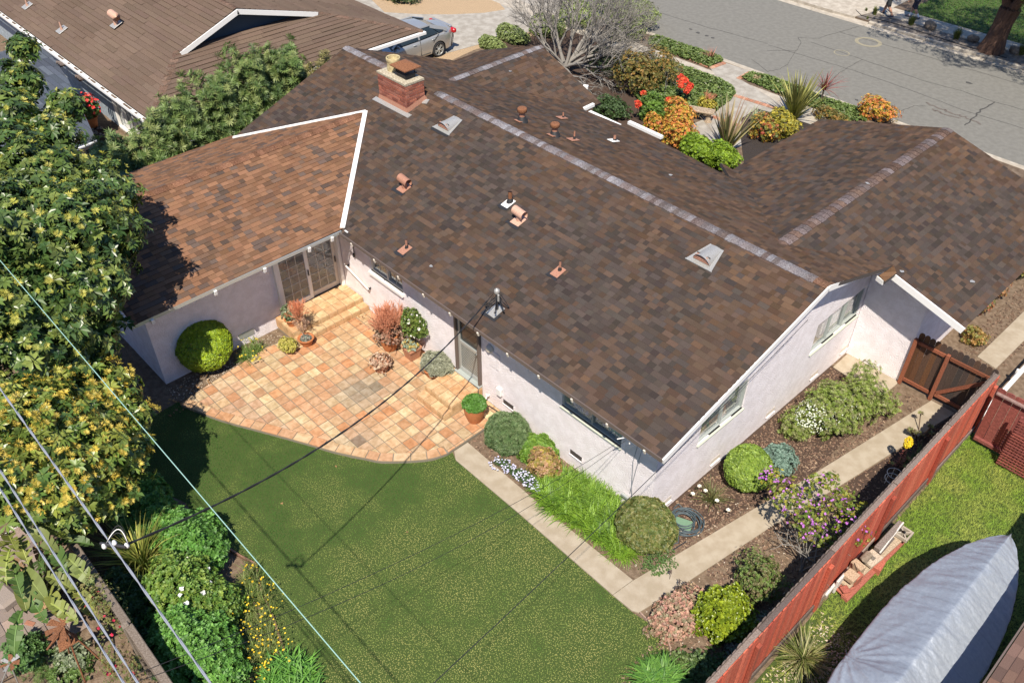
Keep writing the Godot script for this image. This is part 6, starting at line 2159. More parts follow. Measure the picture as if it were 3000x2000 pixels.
func back_garden() -> void:
	var box := leaf_star(6, 0.044, 0.03, 0.22, 0.1)
	var boxl := leaf_star(6, 0.05, 0.034, 0.22, 0.1)
	# round clipped shrubs
	shrub("round_shrub", "large bright green clipped ball shrub by the left wing wall", "shrub", Vector3(-17.829, 0.000, -5.879), Vector3(0.73, 0.68, 0.73), 0.68, 7500, box, M.leaf, [L(0.27, 0.37, 0.015), L(0.34, 0.45, 0.02), L(0.15, 0.24, 0.012)], 1.0, {"depth": 0.1, "amp": 0.05, "upness": 0.35})
	shrub("round_shrub", "light green clipped ball shrub in the mulch by the side wall", "shrub", Vector3(-5.709, 0.000, -12.810), Vector3(0.52, 0.52, 0.52), 0.55, 5200, boxl, M.leaf, [L(0.18, 0.28, 0.035), L(0.25, 0.35, 0.05), L(0.1, 0.17, 0.02)], 1.0, {"depth": 0.12, "amp": 0.06, "upness": 0.35})
	shrub("round_shrub", "dark olive clipped ball shrub at the near corner of the house", "shrub", Vector3(-6.299, 0.000, -9.936), Vector3(0.64, 0.52, 0.6), 0.5, 5200, boxl, M.leaf, [L(0.07, 0.1, 0.02), L(0.11, 0.14, 0.03), L(0.19, 0.18, 0.055)], 1.1, {"depth": 0.2, "amp": 0.09, "upness": 0.6})
	# plants against the left wing
	var o := strap_bed("grassy_lily", "grassy clump with small yellow flowers beside the big ball shrub", "plant", PackedVector2Array([Vector2(-17.382, -6.514), Vector2(-17.872, -7.214), Vector2(-17.309, -7.194), Vector2(-16.957, -6.572)]), 34, 0.38, 0.012, [L(0.1, 0.18, 0.03), L(0.16, 0.22, 0.05)], 1.1, 1.3, 14)
	flowers_on(o, Vector3(0.1, 0.3, 0), Vector3(0.5, 0.12, 0.4), 26, [L(0.7, 0.55, 0.05)], 0.04)
	# grasses beside the path: bright strap leaves below the bedroom window
	o = strap_bed("daylily_bed", "bright green strap leaved bed between the white wall and the path", "plant", PackedVector2Array([Vector2(-8.846, -9.574), Vector2(-8.851, -9.902), Vector2(-8.348, -10.103), Vector2(-7.666, -10.315), Vector2(-7.274, -10.278), Vector2(-7.067, -9.932), Vector2(-6.675, -9.665), Vector2(-6.277, -9.632), Vector2(-6.194, -9.357), Vector2(-6.332, -9.131), Vector2(-7.003, -9.150), Vector2(-7.604, -9.102), Vector2(-8.309, -8.999), Vector2(-8.726, -9.051)]), 560, 0.46, 0.02, [L(0.14, 0.26, 0.02), L(0.2, 0.33, 0.03), L(0.08, 0.17, 0.015)], 1.15, 1.5, 12)
	# shrubs along the same bed
	var needle := leaf_star(10, 0.075, 0.012, 0.6, 0.2)
	shrub("lavender_shrub", "dense grey green needle leaved mound at the patio corner", "shrub", Vector3(-10.338, 0.000, -9.711), Vector3(0.56, 0.42, 0.5), 0.36, 3000, needle, M.leaf, [L(0.08, 0.145, 0.05), L(0.12, 0.19, 0.07), L(0.17, 0.23, 0.1)], 1.0, {"depth": 0.2, "amp": 0.12})
	shrub("low_shrub", "light green low shrub next to the grey green mound", "shrub", Vector3(-9.538, 0.000, -9.925), Vector3(0.48, 0.3, 0.42), 0.24, 1500, box, M.leaf, [L(0.1, 0.2, 0.025), L(0.15, 0.26, 0.03)], 1.3, {"depth": 0.3, "amp": 0.2})
	shrub("bronze_shrub", "bronze and pink leaved shrub beside the blue flowers", "shrub", Vector3(-9.130, 0.000, -9.711), Vector3(0.38, 0.34, 0.34), 0.3, 900, box, M.leaf, [L(0.3, 0.17, 0.08), L(0.38, 0.22, 0.13), L(0.2, 0.17, 0.04), L(0.32, 0.25, 0.04)], 1.2, {"depth": 0.4, "amp": 0.25})
	o = strap_bed("blue_flowers", "low mat of pale blue flowers along the path edge", "flowers", PackedVector2Array([Vector2(-10.172, -9.083), Vector2(-10.046, -9.316), Vector2(-9.674, -9.220), Vector2(-9.366, -9.451), Vector2(-8.750, -9.441), Vector2(-8.779, -9.086), Vector2(-9.397, -9.130)]), 260, 0.12, 0.01, [L(0.04, 0.09, 0.03), L(0.08, 0.13, 0.05)], 1.2, 1.0, 10)
	var fx := []
	var fc := PackedColorArray()
	for e in [Vector3(-9.979, 0.100, -9.011), Vector3(-9.774, 0.100, -9.132), Vector3(-9.495, 0.100, -9.188), Vector3(-9.233, 0.100, -9.180), Vector3(-8.942, 0.100, -9.209), Vector3(-8.750, 0.100, -9.227)]:
		for k in 26:
			fx.append(Transform3D(aim(Vector3(rf(-0.3, 0.3), 1, rf(-0.3, 0.3)), rf(0, 6), 0.028), e - o.position + Vector3(rf(-0.17, 0.17), rf(0, 0.06), rf(-0.17, 0.17))))
			fc.append(pick([L(0.55, 0.55, 0.75), L(0.7, 0.7, 0.8)]))
	many(o, "flowers", leaf_star(5, 1, 0.9, 0.25, 0.1), M.flower, fx, fc)
	# left bed along the back fence
	var bush := leaf_star(7, 0.085, 0.038, 0.45, 0.35)
	var bg := [L(0.07, 0.18, 0.03), L(0.1, 0.25, 0.04), L(0.15, 0.32, 0.055)]
	shrub("leafy_shrub", "bright green leafy shrub at the corner of lawn and avocado", "shrub", Vector3(-14.213, 0.000, -2.327), Vector3(0.85, 0.5, 0.65), 0.5, 1700, bush, M.leaf, bg, 1.0, {"depth": 0.4, "amp": 0.3, "lobes": [[Vector3(0.7, 0.4, -0.1), Vector3(0.6, 0.42, 0.5), 800]]})
	shrub("leafy_shrub", "bright green leafy shrub behind the tall grass", "shrub", Vector3(-12.566, 0.000, -2.765), Vector3(0.75, 0.5, 0.6), 0.42, 1500, bush, M.leaf, bg, 1.0, {"depth": 0.4, "amp": 0.3})
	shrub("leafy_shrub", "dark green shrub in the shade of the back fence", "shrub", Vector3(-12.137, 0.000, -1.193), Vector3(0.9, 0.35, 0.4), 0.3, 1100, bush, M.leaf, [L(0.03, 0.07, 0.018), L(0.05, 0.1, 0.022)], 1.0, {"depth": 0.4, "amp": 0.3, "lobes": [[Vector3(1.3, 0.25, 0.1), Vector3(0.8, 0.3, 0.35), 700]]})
	o = shrub("rose_shrub", "green shrub dotted with white roses in the back bed", "shrub", Vector3(-11.458, 0.000, -2.026), Vector3(0.8, 0.6, 0.62), 0.55, 2200, bush, M.leaf, [L(0.08, 0.17, 0.025), L(0.13, 0.23, 0.035), L(0.2, 0.28, 0.045)], 0.85, {"depth": 0.4, "amp": 0.3, "lobes": [[Vector3(0.6, 0.4, -0.3), Vector3(0.55, 0.45, 0.5), 800]]})
	flowers_on(o, Vector3(0.1, 0.62, 0), Vector3(0.75, 0.6, 0.6), 16, [L(0.8, 0.8, 0.74)], 0.055, 0.3)
	shrub("leafy_shrub", "large leafy green shrub nearest the bottom of the back bed", "shrub", Vector3(-10.071, 0.000, -1.579), Vector3(1.0, 0.6, 0.7), 0.5, 2600, bush, M.leaf, bg, 0.95, {"depth": 0.4, "amp": 0.3, "lobes": [[Vector3(-0.9, 0.35, 0.1), Vector3(0.6, 0.4, 0.5), 800]]})
	o = strap_bed("yellow_bulbine", "tall yellow flowering clumps along the curved lawn edge", "flowers", PackedVector2Array([Vector2(-11.693, -3.440), Vector2(-10.888, -3.325), Vector2(-10.129, -3.100), Vector2(-9.483, -2.817), Vector2(-9.133, -2.675), Vector2(-9.325, -1.875), Vector2(-10.048, -2.218), Vector2(-10.800, -2.725)]), 210, 0.36, 0.012, [L(0.1, 0.17, 0.025), L(0.17, 0.22, 0.05), L(0.2, 0.22, 0.06)], 0.9, 0.9, 12)
	fx = []
	fc = PackedColorArray()
	for e in [Vector3(-10.980, 0.400, -3.189), Vector3(-10.286, 0.400, -3.123), Vector3(-10.295, 0.400, -2.673), Vector3(-9.746, 0.400, -2.721), Vector3(-9.567, 0.400, -2.394), Vector3(-9.166, 0.400, -2.517), Vector3(-9.291, 0.400, -2.088), Vector3(-9.425, 0.400, -2.749), Vector3(-10.104, 0.400, -2.341)]:
		for k in 18:
			fx.append(Transform3D(aim(Vector3(rf(-0.6, 0.6), 1, rf(-0.6, 0.6)), rf(0, 6), rf(0.02, 0.036)), e - o.position + Vector3(rf(-0.32, 0.32), rf(-0.12, 0.1), rf(-0.32, 0.32))))
			fc.append(pick([L(0.72, 0.5, 0.02), L(0.8, 0.6, 0.04)]))
	many(o, "flowers", leaf_star(8, 1, 0.6, 0.4, 0.1), M.flower, fx, fc)
	fountain("flax_clump", "fountain of long yellow green grass blades in the back bed", "plant", Vector3(-13.012, 0.000, -1.792), 320, 1.45, 0.026, 1.0, 0.8, [L(0.14, 0.2, 0.04), L(0.27, 0.3, 0.06), L(0.4, 0.38, 0.1), L(0.08, 0.13, 0.03)])
	strap_bed("agapanthus", "glossy strap leaved clump at the bottom edge of the lawn", "plant", PackedVector2Array([Vector2(-9.198, -2.454), Vector2(-9.082, -2.831), Vector2(-8.565, -3.027), Vector2(-8.044, -2.755), Vector2(-8.731, -2.026)]), 60, 0.5, 0.03, [L(0.08, 0.22, 0.03), L(0.13, 0.3, 0.04)], 1.1, 1.4, 14)
	strap_bed("agapanthus", "glossy strap leaved clump by the curved edging near the red fence", "plant", PackedVector2Array([Vector2(-4.227, -7.381), Vector2(-4.195, -7.821), Vector2(-3.969, -7.965), Vector2(-3.737, -7.901), Vector2(-3.837, -7.448)]), 60, 0.5, 0.03, [L(0.08, 0.2, 0.03), L(0.13, 0.27, 0.04)], 1.1, 1.4, 14)
	# brick and timber edging of the lawn
	var ed := thing("lawn_edging", "thin brown edging strip along the left curve of the lawn", "edging", Vector3(-10.377, 0.000, -3.174))
	var b := MB.new()
	var line := [Vector3(-13.189, 0.000, -3.125), Vector3(-12.689, 0.000, -3.192), Vector3(-12.436, 0.000, -3.234), Vector3(-11.879, 0.000, -3.358), Vector3(-11.448, 0.000, -3.499), Vector3(-10.690, 0.000, -3.199), Vector3(-10.381, 0.000, -3.163), Vector3(-10.080, 0.000, -3.090), Vector3(-9.779, 0.000, -2.991), Vector3(-9.252, 0.000, -2.845), Vector3(-8.982, 0.000, -2.807)]
	for k in line.size() - 1:
		b.bar(line[k] + Vector3.UP * 0.03, line[k + 1] + Vector3.UP * 0.03, 0.04, 0.09, Vector3.UP, L(0.3, 0.17, 0.11))
	part(ed, "strip", b, M.wood)
	ed = thing("lawn_edging", "thin pale edging strip along the right curve of the lawn", "edging", Vector3(-4.389, 0.000, -8.327))
	b = MB.new()
	var pts := PackedVector2Array([Vector2(-5.176, -8.490), Vector2(-4.947, -8.468), Vector2(-4.624, -8.463), Vector2(-4.403, -8.407), Vector2(-4.229, -8.274), Vector2(-4.137, -8.093), Vector2(-4.138, -7.914)])
	pts = smooth_line(pts, 5)
	for k in pts.size() - 1:
		b.bar(Vector3(pts[k].x, 0.025, pts[k].y), Vector3(pts[k + 1].x, 0.025, pts[k + 1].y), 0.025, 0.09, Vector3.UP, L(0.42, 0.3, 0.24))
	part(ed, "strip", b, M.wood)
	# loose lines of drip tube
	ed = thing("drip_tube", "short black drip tube lying by the near shrub corner", "tube", Vector3(-5.819, 0.000, -9.516))
	b = MB.new()
	b.tube(PackedVector3Array([Vector3(-5.841, 0.020, -9.308), Vector3(-5.807, 0.020, -9.568), Vector3(-5.820, 0.020, -9.693), Vector3(-5.905, 0.020, -9.723), Vector3(-5.995, 0.020, -9.688)]), 0.012, 0.012, 5)
	part(ed, "tube", b, M.black)
	ed = thing("drip_tube", "black hose on the patio corner by the big pot", "tube", Vector3(-11.339, 0.100, -10.226))
	b = MB.new()
	b.tube(PackedVector3Array([Vector3(-11.521, 0.120, -10.172), Vector3(-11.297, 0.120, -10.187), Vector3(-11.065, 0.120, -10.201)]), 0.016, 0.016, 5)
	part(ed, "tube", b, M.black)

func side_garden() -> void:
	var box := leaf_star(6, 0.042, 0.022, 0.5, 0.2)
	var mid := leaf_star(6, 0.06, 0.035, 0.5, 0.2)
	# blue grey mound
	shrub("blue_grey_mound", "blue grey leaved mound behind the light green ball", "shrub", Vector3(-5.507, -0.000, -13.777), Vector3(0.4, 0.3, 0.5), 0.22, 1500, box, M.leaf, [L(0.15, 0.24, 0.19), L(0.21, 0.31, 0.25), L(0.1, 0.17, 0.13)], 1.1, {"depth": 0.3, "amp": 0.2})
	# big loose white-flowering shrub
	var o := shrub("loose_shrub", "wide loose green shrub with white blossom in the mulch bed", "shrub", Vector3(-5.429, 0.000, -16.013), Vector3(0.62, 0.5, 0.95), 0.42, 2600, leaf_star(9, 0.07, 0.016, 0.5, 0.2), M.leaf, [L(0.16, 0.23, 0.035), L(0.22, 0.29, 0.045), L(0.25, 0.25, 0.11)], 1.0, {"depth": 0.5, "amp": 0.35, "lobes": [[Vector3(-0.35, 0.3, 0.9), Vector3(0.4, 0.3, 0.5), 700], [Vector3(0.35, 0.5, -0.8), Vector3(0.45, 0.5, 0.6), 900], [Vector3(0.0, 0.7, -1.3), Vector3(0.35, 0.4, 0.4), 260], [Vector3(0.75, 0.4, -1.2), Vector3(0.35, 0.25, 0.3), 200]], "stems": 14})
	flowers_on(o, Vector3(-0.15, 0.5, 0.65), Vector3(0.45, 0.36, 0.55), 420, [L(0.62, 0.66, 0.56)], 0.024, 0.1)
	flowers_on(o, Vector3(0.1, 0.55, 0.1), Vector3(0.5, 0.36, 0.6), 120, [L(0.62, 0.66, 0.56)], 0.02, 0.1)
	# grassy clump with white flowers
	o = fountain("white_flag", "grassy clump with large white flowers by the side wall", "plant", Vector3(-5.920, 0.000, -11.863), 150, 0.6, 0.014, 0.95, 0.7, [L(0.1, 0.14, 0.035), L(0.16, 0.18, 0.06), L(0.2, 0.15, 0.08)])
	for p in [Vector3(-6.205, 0.400, -11.705), Vector3(-6.034, 0.400, -11.697), Vector3(-6.197, 0.350, -11.458), Vector3(-5.713, 0.350, -11.695), Vector3(-5.407, 0.300, -11.701)]:
		var b := MB.new()
		for k in 6:
			leaf(b, p, Vector3(cos(k * 1.05), 0.35, sin(k * 1.05)).normalized(), 0.06, 0.045, 0.3, L(0.85, 0.84, 0.7))
		part(o, "flower", b, M.flower)
	# purple flowered small tree on a thin trunk
	var tb := Vector3(-3.495, 0.000, -11.752)
	o = thing("polygala_tree", "small open tree with yellow green leaves and purple flowers by the path", "tree", tb)
	var b := MB.new()
	var tips := []
	for e in [Vector3(0.0, 1, 0.05), Vector3(-0.3, 1, -0.1), Vector3(0.25, 1, -0.3), Vector3(-0.1, 1, -0.5), Vector3(0.35, 1, 0.1)]:
		twig_tree(o, "", b, Vector3(rf(-0.05, 0.05), 0, rf(-0.05, 0.05)), e.normalized(), 0.62, 0.022, 2, 0.75, tips)
	lpart(o, "trunk", b, M.grey_bark)
	var xf := []
	var cols := PackedColorArray()
	for e in [[Vector3(-4.472, 1.300, -12.105), 0.36], [Vector3(-4.019, 1.350, -12.657), 0.36], [Vector3(-3.936, 1.300, -11.901), 0.38], [Vector3(-3.460, 1.300, -12.407), 0.38], [Vector3(-3.644, 1.300, -12.985), 0.22], [Vector3(-3.613, 1.100, -11.846), 0.3], [Vector3(-3.066, 1.200, -12.439), 0.32], [Vector3(-4.914, 1.200, -12.431), 0.22], [Vector3(-3.217, 1.000, -12.008), 0.22], [Vector3(-3.216, 1.100, -13.022), 0.22], [Vector3(-4.060, 1.300, -13.146), 0.2]]:
		crown(xf, cols, e[0] - tb, Vector3(e[1], e[1] * 0.8, e[1]), int(620 * e[1] * e[1] + 25), [L(0.12, 0.17, 0.02), L(0.2, 0.23, 0.03), L(0.3, 0.27, 0.03), L(0.08, 0.13, 0.02)], 1.0, 0.7, 0.35)
	many(o, "crown", mid, M.leaf, xf, cols)
	xf = []
	cols = PackedColorArray()
	for e in [[Vector3(-4.440, 1.400, -12.019), 0.38], [Vector3(-3.991, 1.450, -12.567), 0.4], [Vector3(-3.922, 1.350, -11.859), 0.4], [Vector3(-3.435, 1.400, -12.319), 0.4], [Vector3(-3.045, 1.300, -12.352), 0.34], [Vector3(-3.600, 1.150, -11.804), 0.3], [Vector3(-5.016, 1.200, -12.392), 0.2]]:
		crown(xf, cols, e[0] - tb, Vector3(e[1], e[1] * 0.8, e[1]), 26, [L(0.4, 0.12, 0.45), L(0.5, 0.2, 0.55)], 1.0, 0.1, 0.2, 1.5, 0.0)
	many(o, "flowers", leaf_star(7, 0.035, 0.025, 0.4, 0.1), M.flower, xf, cols)
	# shrubs in the triangle by the lawn
	shrub("succulent_mound", "pink and grey succulent mound at the end of the path", "shrub", Vector3(-4.593, 0.000, -8.955), Vector3(0.42, 0.28, 0.72), 0.16, 1500, leaf_star(7, 0.055, 0.034, 0.5, 0.0), M.leaf, [L(0.4, 0.2, 0.16), L(0.3, 0.22, 0.14), L(0.48, 0.28, 0.2), L(0.24, 0.22, 0.13)], 1.0, {"depth": 0.3, "amp": 0.3, "stems": 3})
	b = MB.new()
	o = thing("dry_flower_heads", "dark dried flower heads standing over the pink succulents", "flowers", Vector3(-4.916, 0.000, -9.199))
	for k in 11:
		var p := Vector3(rf(-0.4, 0.4), 0, rf(-0.35, 0.3))
		b.tube(PackedVector3Array([p, p + Vector3(rf(-0.04, 0.04), 0.3, rf(-0.04, 0.04))]), 0.005, 0.004, 4, L(0.12, 0.07, 0.05))
		for j in 7:
			leaf(b, p + Vector3(0, 0.3, 0), rdir(), 0.05, 0.03, 0.1, L(0.07, 0.05, 0.04))
	lpart(o, "heads", b, M.dry)
	shrub("yellow_green_shrub", "yellow green leathery shrub between the succulents and the red fence", "shrub", Vector3(-3.927, 0.000, -9.463), Vector3(0.52, 0.42, 0.6), 0.36, 2100, leaf_star(7, 0.06, 0.034, 0.6, 0.1), M.gloss_leaf, [L(0.18, 0.24, 0.015), L(0.26, 0.32, 0.02), L(0.1, 0.15, 0.012)], 1.0, {"depth": 0.35, "amp": 0.3})
	shrub("spiny_shrub", "dark green loose shrub with bronze shoots above the yellow green one", "shrub", Vector3(-3.890, 0.000, -10.637), Vector3(0.44, 0.42, 0.5), 0.36, 1300, box, M.leaf, [L(0.1, 0.16, 0.03), L(0.14, 0.21, 0.045), L(0.16, 0.13, 0.06)], 1.05, {"depth": 0.6, "amp": 0.45, "stems": 16, "lobes": [[Vector3(-0.45, 0.35, -0.3), Vector3(0.25, 0.2, 0.3), 90]]})
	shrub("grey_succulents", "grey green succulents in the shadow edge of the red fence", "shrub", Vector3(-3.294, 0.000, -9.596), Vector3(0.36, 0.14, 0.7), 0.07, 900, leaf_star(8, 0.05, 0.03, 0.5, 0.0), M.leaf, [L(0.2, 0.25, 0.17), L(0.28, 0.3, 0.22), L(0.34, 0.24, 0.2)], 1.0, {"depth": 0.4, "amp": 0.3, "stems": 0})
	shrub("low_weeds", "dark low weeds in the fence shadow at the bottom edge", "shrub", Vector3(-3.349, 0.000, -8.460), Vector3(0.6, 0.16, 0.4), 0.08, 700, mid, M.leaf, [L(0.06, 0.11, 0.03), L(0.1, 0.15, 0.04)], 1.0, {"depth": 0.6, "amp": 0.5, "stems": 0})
	shrub("low_weeds", "sprawling weeds below the round post of the lawn edge", "shrub", Vector3(-3.809, 0.000, -8.222), Vector3(0.36, 0.1, 0.25), 0.06, 200, mid, M.leaf, [L(0.1, 0.15, 0.04)], 1.0, {"depth": 0.6, "amp": 0.5, "stems": 0})
	shrub("ground_cover_patch", "green creeping patch at the edge of the path by the hose", "shrub", Vector3(-5.692, 0.000, -9.714), Vector3(0.3, 0.06, 0.42), 0.02, 700, leaf_star(6, 0.03, 0.02, 0.5, 0.2), M.leaf, [L(0.06, 0.12, 0.03), L(0.1, 0.17, 0.04)], 1.0, {"depth": 0.4, "amp": 0.4, "stems": 0})
	# tree aeonium with a yellow flower
	var ab := Vector3(-3.526, 0.000, -15.822)
	o = thing("flowering_aeonium", "red leaved succulent with one tall yellow flower head by the path", "plant", ab)
	b = MB.new()
	for k in 46:
		var t := k / 46.0
		leaf(b, Vector3(0, 0.1 + t * 0.62, 0) + Vector3(rf(-0.02, 0.02), 0, rf(-0.02, 0.02)), Vector3(cos(k * 2.4), 0.25, sin(k * 2.4)).normalized(), lerpf(0.14, 0.045, t), 0.03, 0.2, pick([L(0.2, 0.06, 0.05), L(0.3, 0.1, 0.07)]))
	for e in [Vector3(-0.12, 0.15, 0.1), Vector3(0.15, 0.22, 0.05), Vector3(0.1, 0.3, -0.15), Vector3(-0.05, 0.12, -0.2), Vector3(0.22, 0.35, -0.1)]:
		for j in 16:
			var up := 0.2 + 0.6 * (j / 16.0)
			leaf(b, e, Vector3(cos(j * 2.4), up, sin(j * 2.4)).normalized(), 0.11 * (1.1 - j / 22.0), 0.04, 0.1, L(0.26, 0.085, 0.06).lerp(L(0.3, 0.36, 0.1), j / 16.0))
	lpart(o, "leaves", b, M.leaf)
	b = MB.new()
	b.tube(PackedVector3Array([Vector3(0, -0.02, 0), Vector3(0.01, 0.4, 0), Vector3(0, 0.8, 0)]), 0.022, 0.012, 7)
	for e in [Vector3(-0.12, 0.15, 0.1), Vector3(0.15, 0.22, 0.05), Vector3(0.1, 0.3, -0.15), Vector3(0.22, 0.35, -0.1)]:
		b.tube(PackedVector3Array([Vector3(0, 0.02, 0), e * 0.6, e]), 0.016, 0.014, 6)
	lpart(o, "stem", b, M.red_bark)
	xf = []
	cols = PackedColorArray()
	crown(xf, cols, Vector3(0, 0.88, 0), Vector3(0.085, 0.15, 0.085), 240, [L(0.75, 0.55, 0.01), L(0.8, 0.62, 0.03)], 0.028, 0.2, 0.1, 1.5, -0.9)
	many(o, "flower_head", leaf_star(6, 1, 0.7, 0.5, 0.1), M.flower, xf, cols)
	var dp := Vector3(-3.633, 0.000, -17.159)
	o = thing("dark_aeonium", "dark rosettes of a succulent close to the red fence shadow", "plant", dp)
	b = MB.new()
	for k in 9:
		var e := Vector3(rf(-0.3, 0.3), rf(0.15, 0.4), rf(-0.4, 0.3))
		b.tube(PackedVector3Array([Vector3(e.x * 0.4, 0, e.z * 0.4), e]), 0.014, 0.012, 5, L(0.1, 0.06, 0.04))
		for j in 14:
			leaf(b, e, Vector3(cos(j * 2.4), 0.2 + 0.04 * j, sin(j * 2.4)).normalized(), 0.1, 0.035, 0.1, pick([L(0.09, 0.05, 0.04), L(0.12, 0.13, 0.04), L(0.2, 0.2, 0.06)]))
	lpart(o, "leaves", b, M.leaf)
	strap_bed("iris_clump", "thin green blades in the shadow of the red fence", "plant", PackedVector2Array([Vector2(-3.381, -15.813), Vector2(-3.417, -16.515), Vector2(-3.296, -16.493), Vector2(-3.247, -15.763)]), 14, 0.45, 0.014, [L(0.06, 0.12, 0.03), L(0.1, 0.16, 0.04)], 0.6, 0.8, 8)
	# coil of hose
	var hp := Vector3(-5.936, 0.030, -10.925)
	o = thing("garden_hose", "dark coiled garden hose lying on bare soil by the olive ball shrub", "hose", hp)
	b = MB.new()
	for c in 9:
		var r := rf(0.2, 0.42)
		var off := Vector3(rf(-0.1, 0.1), 0, rf(-0.12, 0.12))
		var pts := PackedVector3Array()
		for k in 25:
			var a := TAU * k / 24.0 + c
			pts.append(off + Vector3(cos(a) * r, 0.01 + c * 0.012 + 0.012 * sin(a * 2 + c), sin(a) * r * 0.95))
		b.tube(pts, 0.013, 0.013, 6, Color.WHITE, false)
	b.tube(PackedVector3Array([Vector3(-0.3, 0.02, 0.2), Vector3(-5.808, 0.020, -10.523) - hp, Vector3(-5.719, 0.020, -10.410) - hp, Vector3(-5.795, 0.020, -10.246) - hp]), 0.013, 0.013, 6)
	b.tube(PackedVector3Array([Vector3(-0.2, 0.02, -0.3), Vector3(-6.222, 0.020, -10.894) - hp, Vector3(-6.366, 0.030, -11.073) - hp, Vector3(-6.376, 0.030, -11.241) - hp, Vector3(-6.233, 0.030, -11.215) - hp]), 0.013, 0.013, 6)
	lpart(o, "coil", b, M.hose)
	b = MB.new()
	b.tube(PackedVector3Array([Vector3(-5.680, 0.030, -10.154) - hp, Vector3(-5.620, 0.030, -10.545) - hp]), 0.016, 0.014, 6)
	lpart(o, "nozzle_wand", b, M.dark_metal)
	var vp := Vector3(-5.968, 0.010, -10.873)
	o = thing("valve_box", "green lid of a valve box under the coiled hose", "valve box", vp)
	b = MB.new()
	b.bev(Vector3(0, 0.0, 0), Vector3(0.42, 0.05, 0.3), 0.015, Basis(Vector3.UP, 0.4), L(0.14, 0.24, 0.16))
	lpart(o, "lid", b, M.plain)
	# wire hoops of a plant support
	var wp := Vector3(-3.414, 0.000, -15.339)
	o = thing("wire_support", "white wire plant support hoops in the fence shadow", "plant support", wp)
	b = MB.new()
	for y in [0.12, 0.3]:
		var pts := PackedVector3Array()
		for k in 21:
			pts.append(Vector3(cos(TAU * k / 20) * 0.17, y, sin(TAU * k / 20) * 0.17))
		b.tube(pts, 0.006, 0.006, 5, Color.WHITE, false)
	for k in 3:
		b.tube(PackedVector3Array([Vector3(cos(k * 2.1) * 0.17, 0, sin(k * 2.1) * 0.17), Vector3(cos(k * 2.1) * 0.17, 0.32, sin(k * 2.1) * 0.17)]), 0.006, 0.006, 5)
	lpart(o, "wire", b, M.white_paint)
	# tall clump of spent grass beyond the red fence
	o = fountain("dry_grass_clump", "untidy clump of yellow and green blades leaning on the red fence", "plant", Vector3(-2.478, 0.000, -9.939) + Vector3(0.1, 0, 0), 240, 0.85, 0.02, 1.15, 1.2, [L(0.14, 0.18, 0.04), L(0.24, 0.24, 0.07), L(0.36, 0.33, 0.17), L(0.07, 0.1, 0.025)])
	# bark chips over the beds
	xf = []
	cols = PackedColorArray()
	var cm := BoxMesh.new()
	cm.size = Vector3(0.05, 0.012, 0.018)
	var ch := ArrayMesh.new()
	ch.add_surface_from_arrays(Mesh.PRIMITIVE_TRIANGLES, cm.get_mesh_arrays())
	for e in [[Rect2(-6.45, -17.8, 2.0, 7.6), 9000, 0], [Rect2(-4.6, -18.4, 1.6, 12.0), 4500, 1], [Rect2(-2.7, -11.2, 1.6, 3.6), 700, 2], [Rect2(-11.0, -10.3, 4.6, 1.3), 1400, 3], [Rect2(-4.5, -28, 1.2, 9), 2500, 3]]:
		for k in e[1]:
			var r: Rect2 = e[0]
			var p := Vector2(rf(r.position.x, r.end.x), rf(r.position.y, r.end.y))
			xf.append(Transform3D(Basis.from_euler(Vector3(rf(-0.4, 0.4), rf(0, TAU), rf(-0.4, 0.4))).scaled(Vector3.ONE * rf(0.4, 1.3)), Vector3(p.x, 0.012, p.y)))
			cols.append(pick([L(0.12, 0.07, 0.045), L(0.2, 0.12, 0.08), L(0.3, 0.21, 0.14), L(0.08, 0.05, 0.04)]) if e[2] != 2 else pick([L(0.5, 0.42, 0.3), L(0.4, 0.33, 0.22)]))
	tag(many(self, "bark_chips", ch, M.chip, xf, cols), "brown bark chips strewn over the planting beds", "")
	xf = []
	cols = PackedColorArray()
	var pb := SphereMesh.new()
	pb.radius = 0.018
	pb.height = 0.03
	pb.radial_segments = 6
	pb.rings = 3
	var pm := ArrayMesh.new()
	pm.add_surface_from_arrays(Mesh.PRIMITIVE_TRIANGLES, pb.get_mesh_arrays())
	for e in [[Rect2(-6.4, -12.3, 3.4, 3.7), 420], [Rect2(-2.6, -11.0, 1.4, 3.0), 900], [Rect2(-17.8, -7.9, 0.9, 3.3), 500], [Rect2(-35, -31, 6, 6), 0]]:
		for k in e[1]:
			var r: Rect2 = e[0]
			xf.append(Transform3D(Basis(Vector3.UP, rf(0, 6)).scaled(Vector3(rf(0.4, 1.4), rf(0.4, 1), rf(0.4, 1.4))), Vector3(rf(r.position.x, r.end.x), 0.012, rf(r.position.y, r.end.y))))
			cols.append(pick([L(0.45, 0.38, 0.29), L(0.3, 0.23, 0.17), L(0.6, 0.55, 0.46)]))
	tag(many(self, "gravel_specks", pm, M.chip, xf, cols), "small loose stones on the bare soil", "")

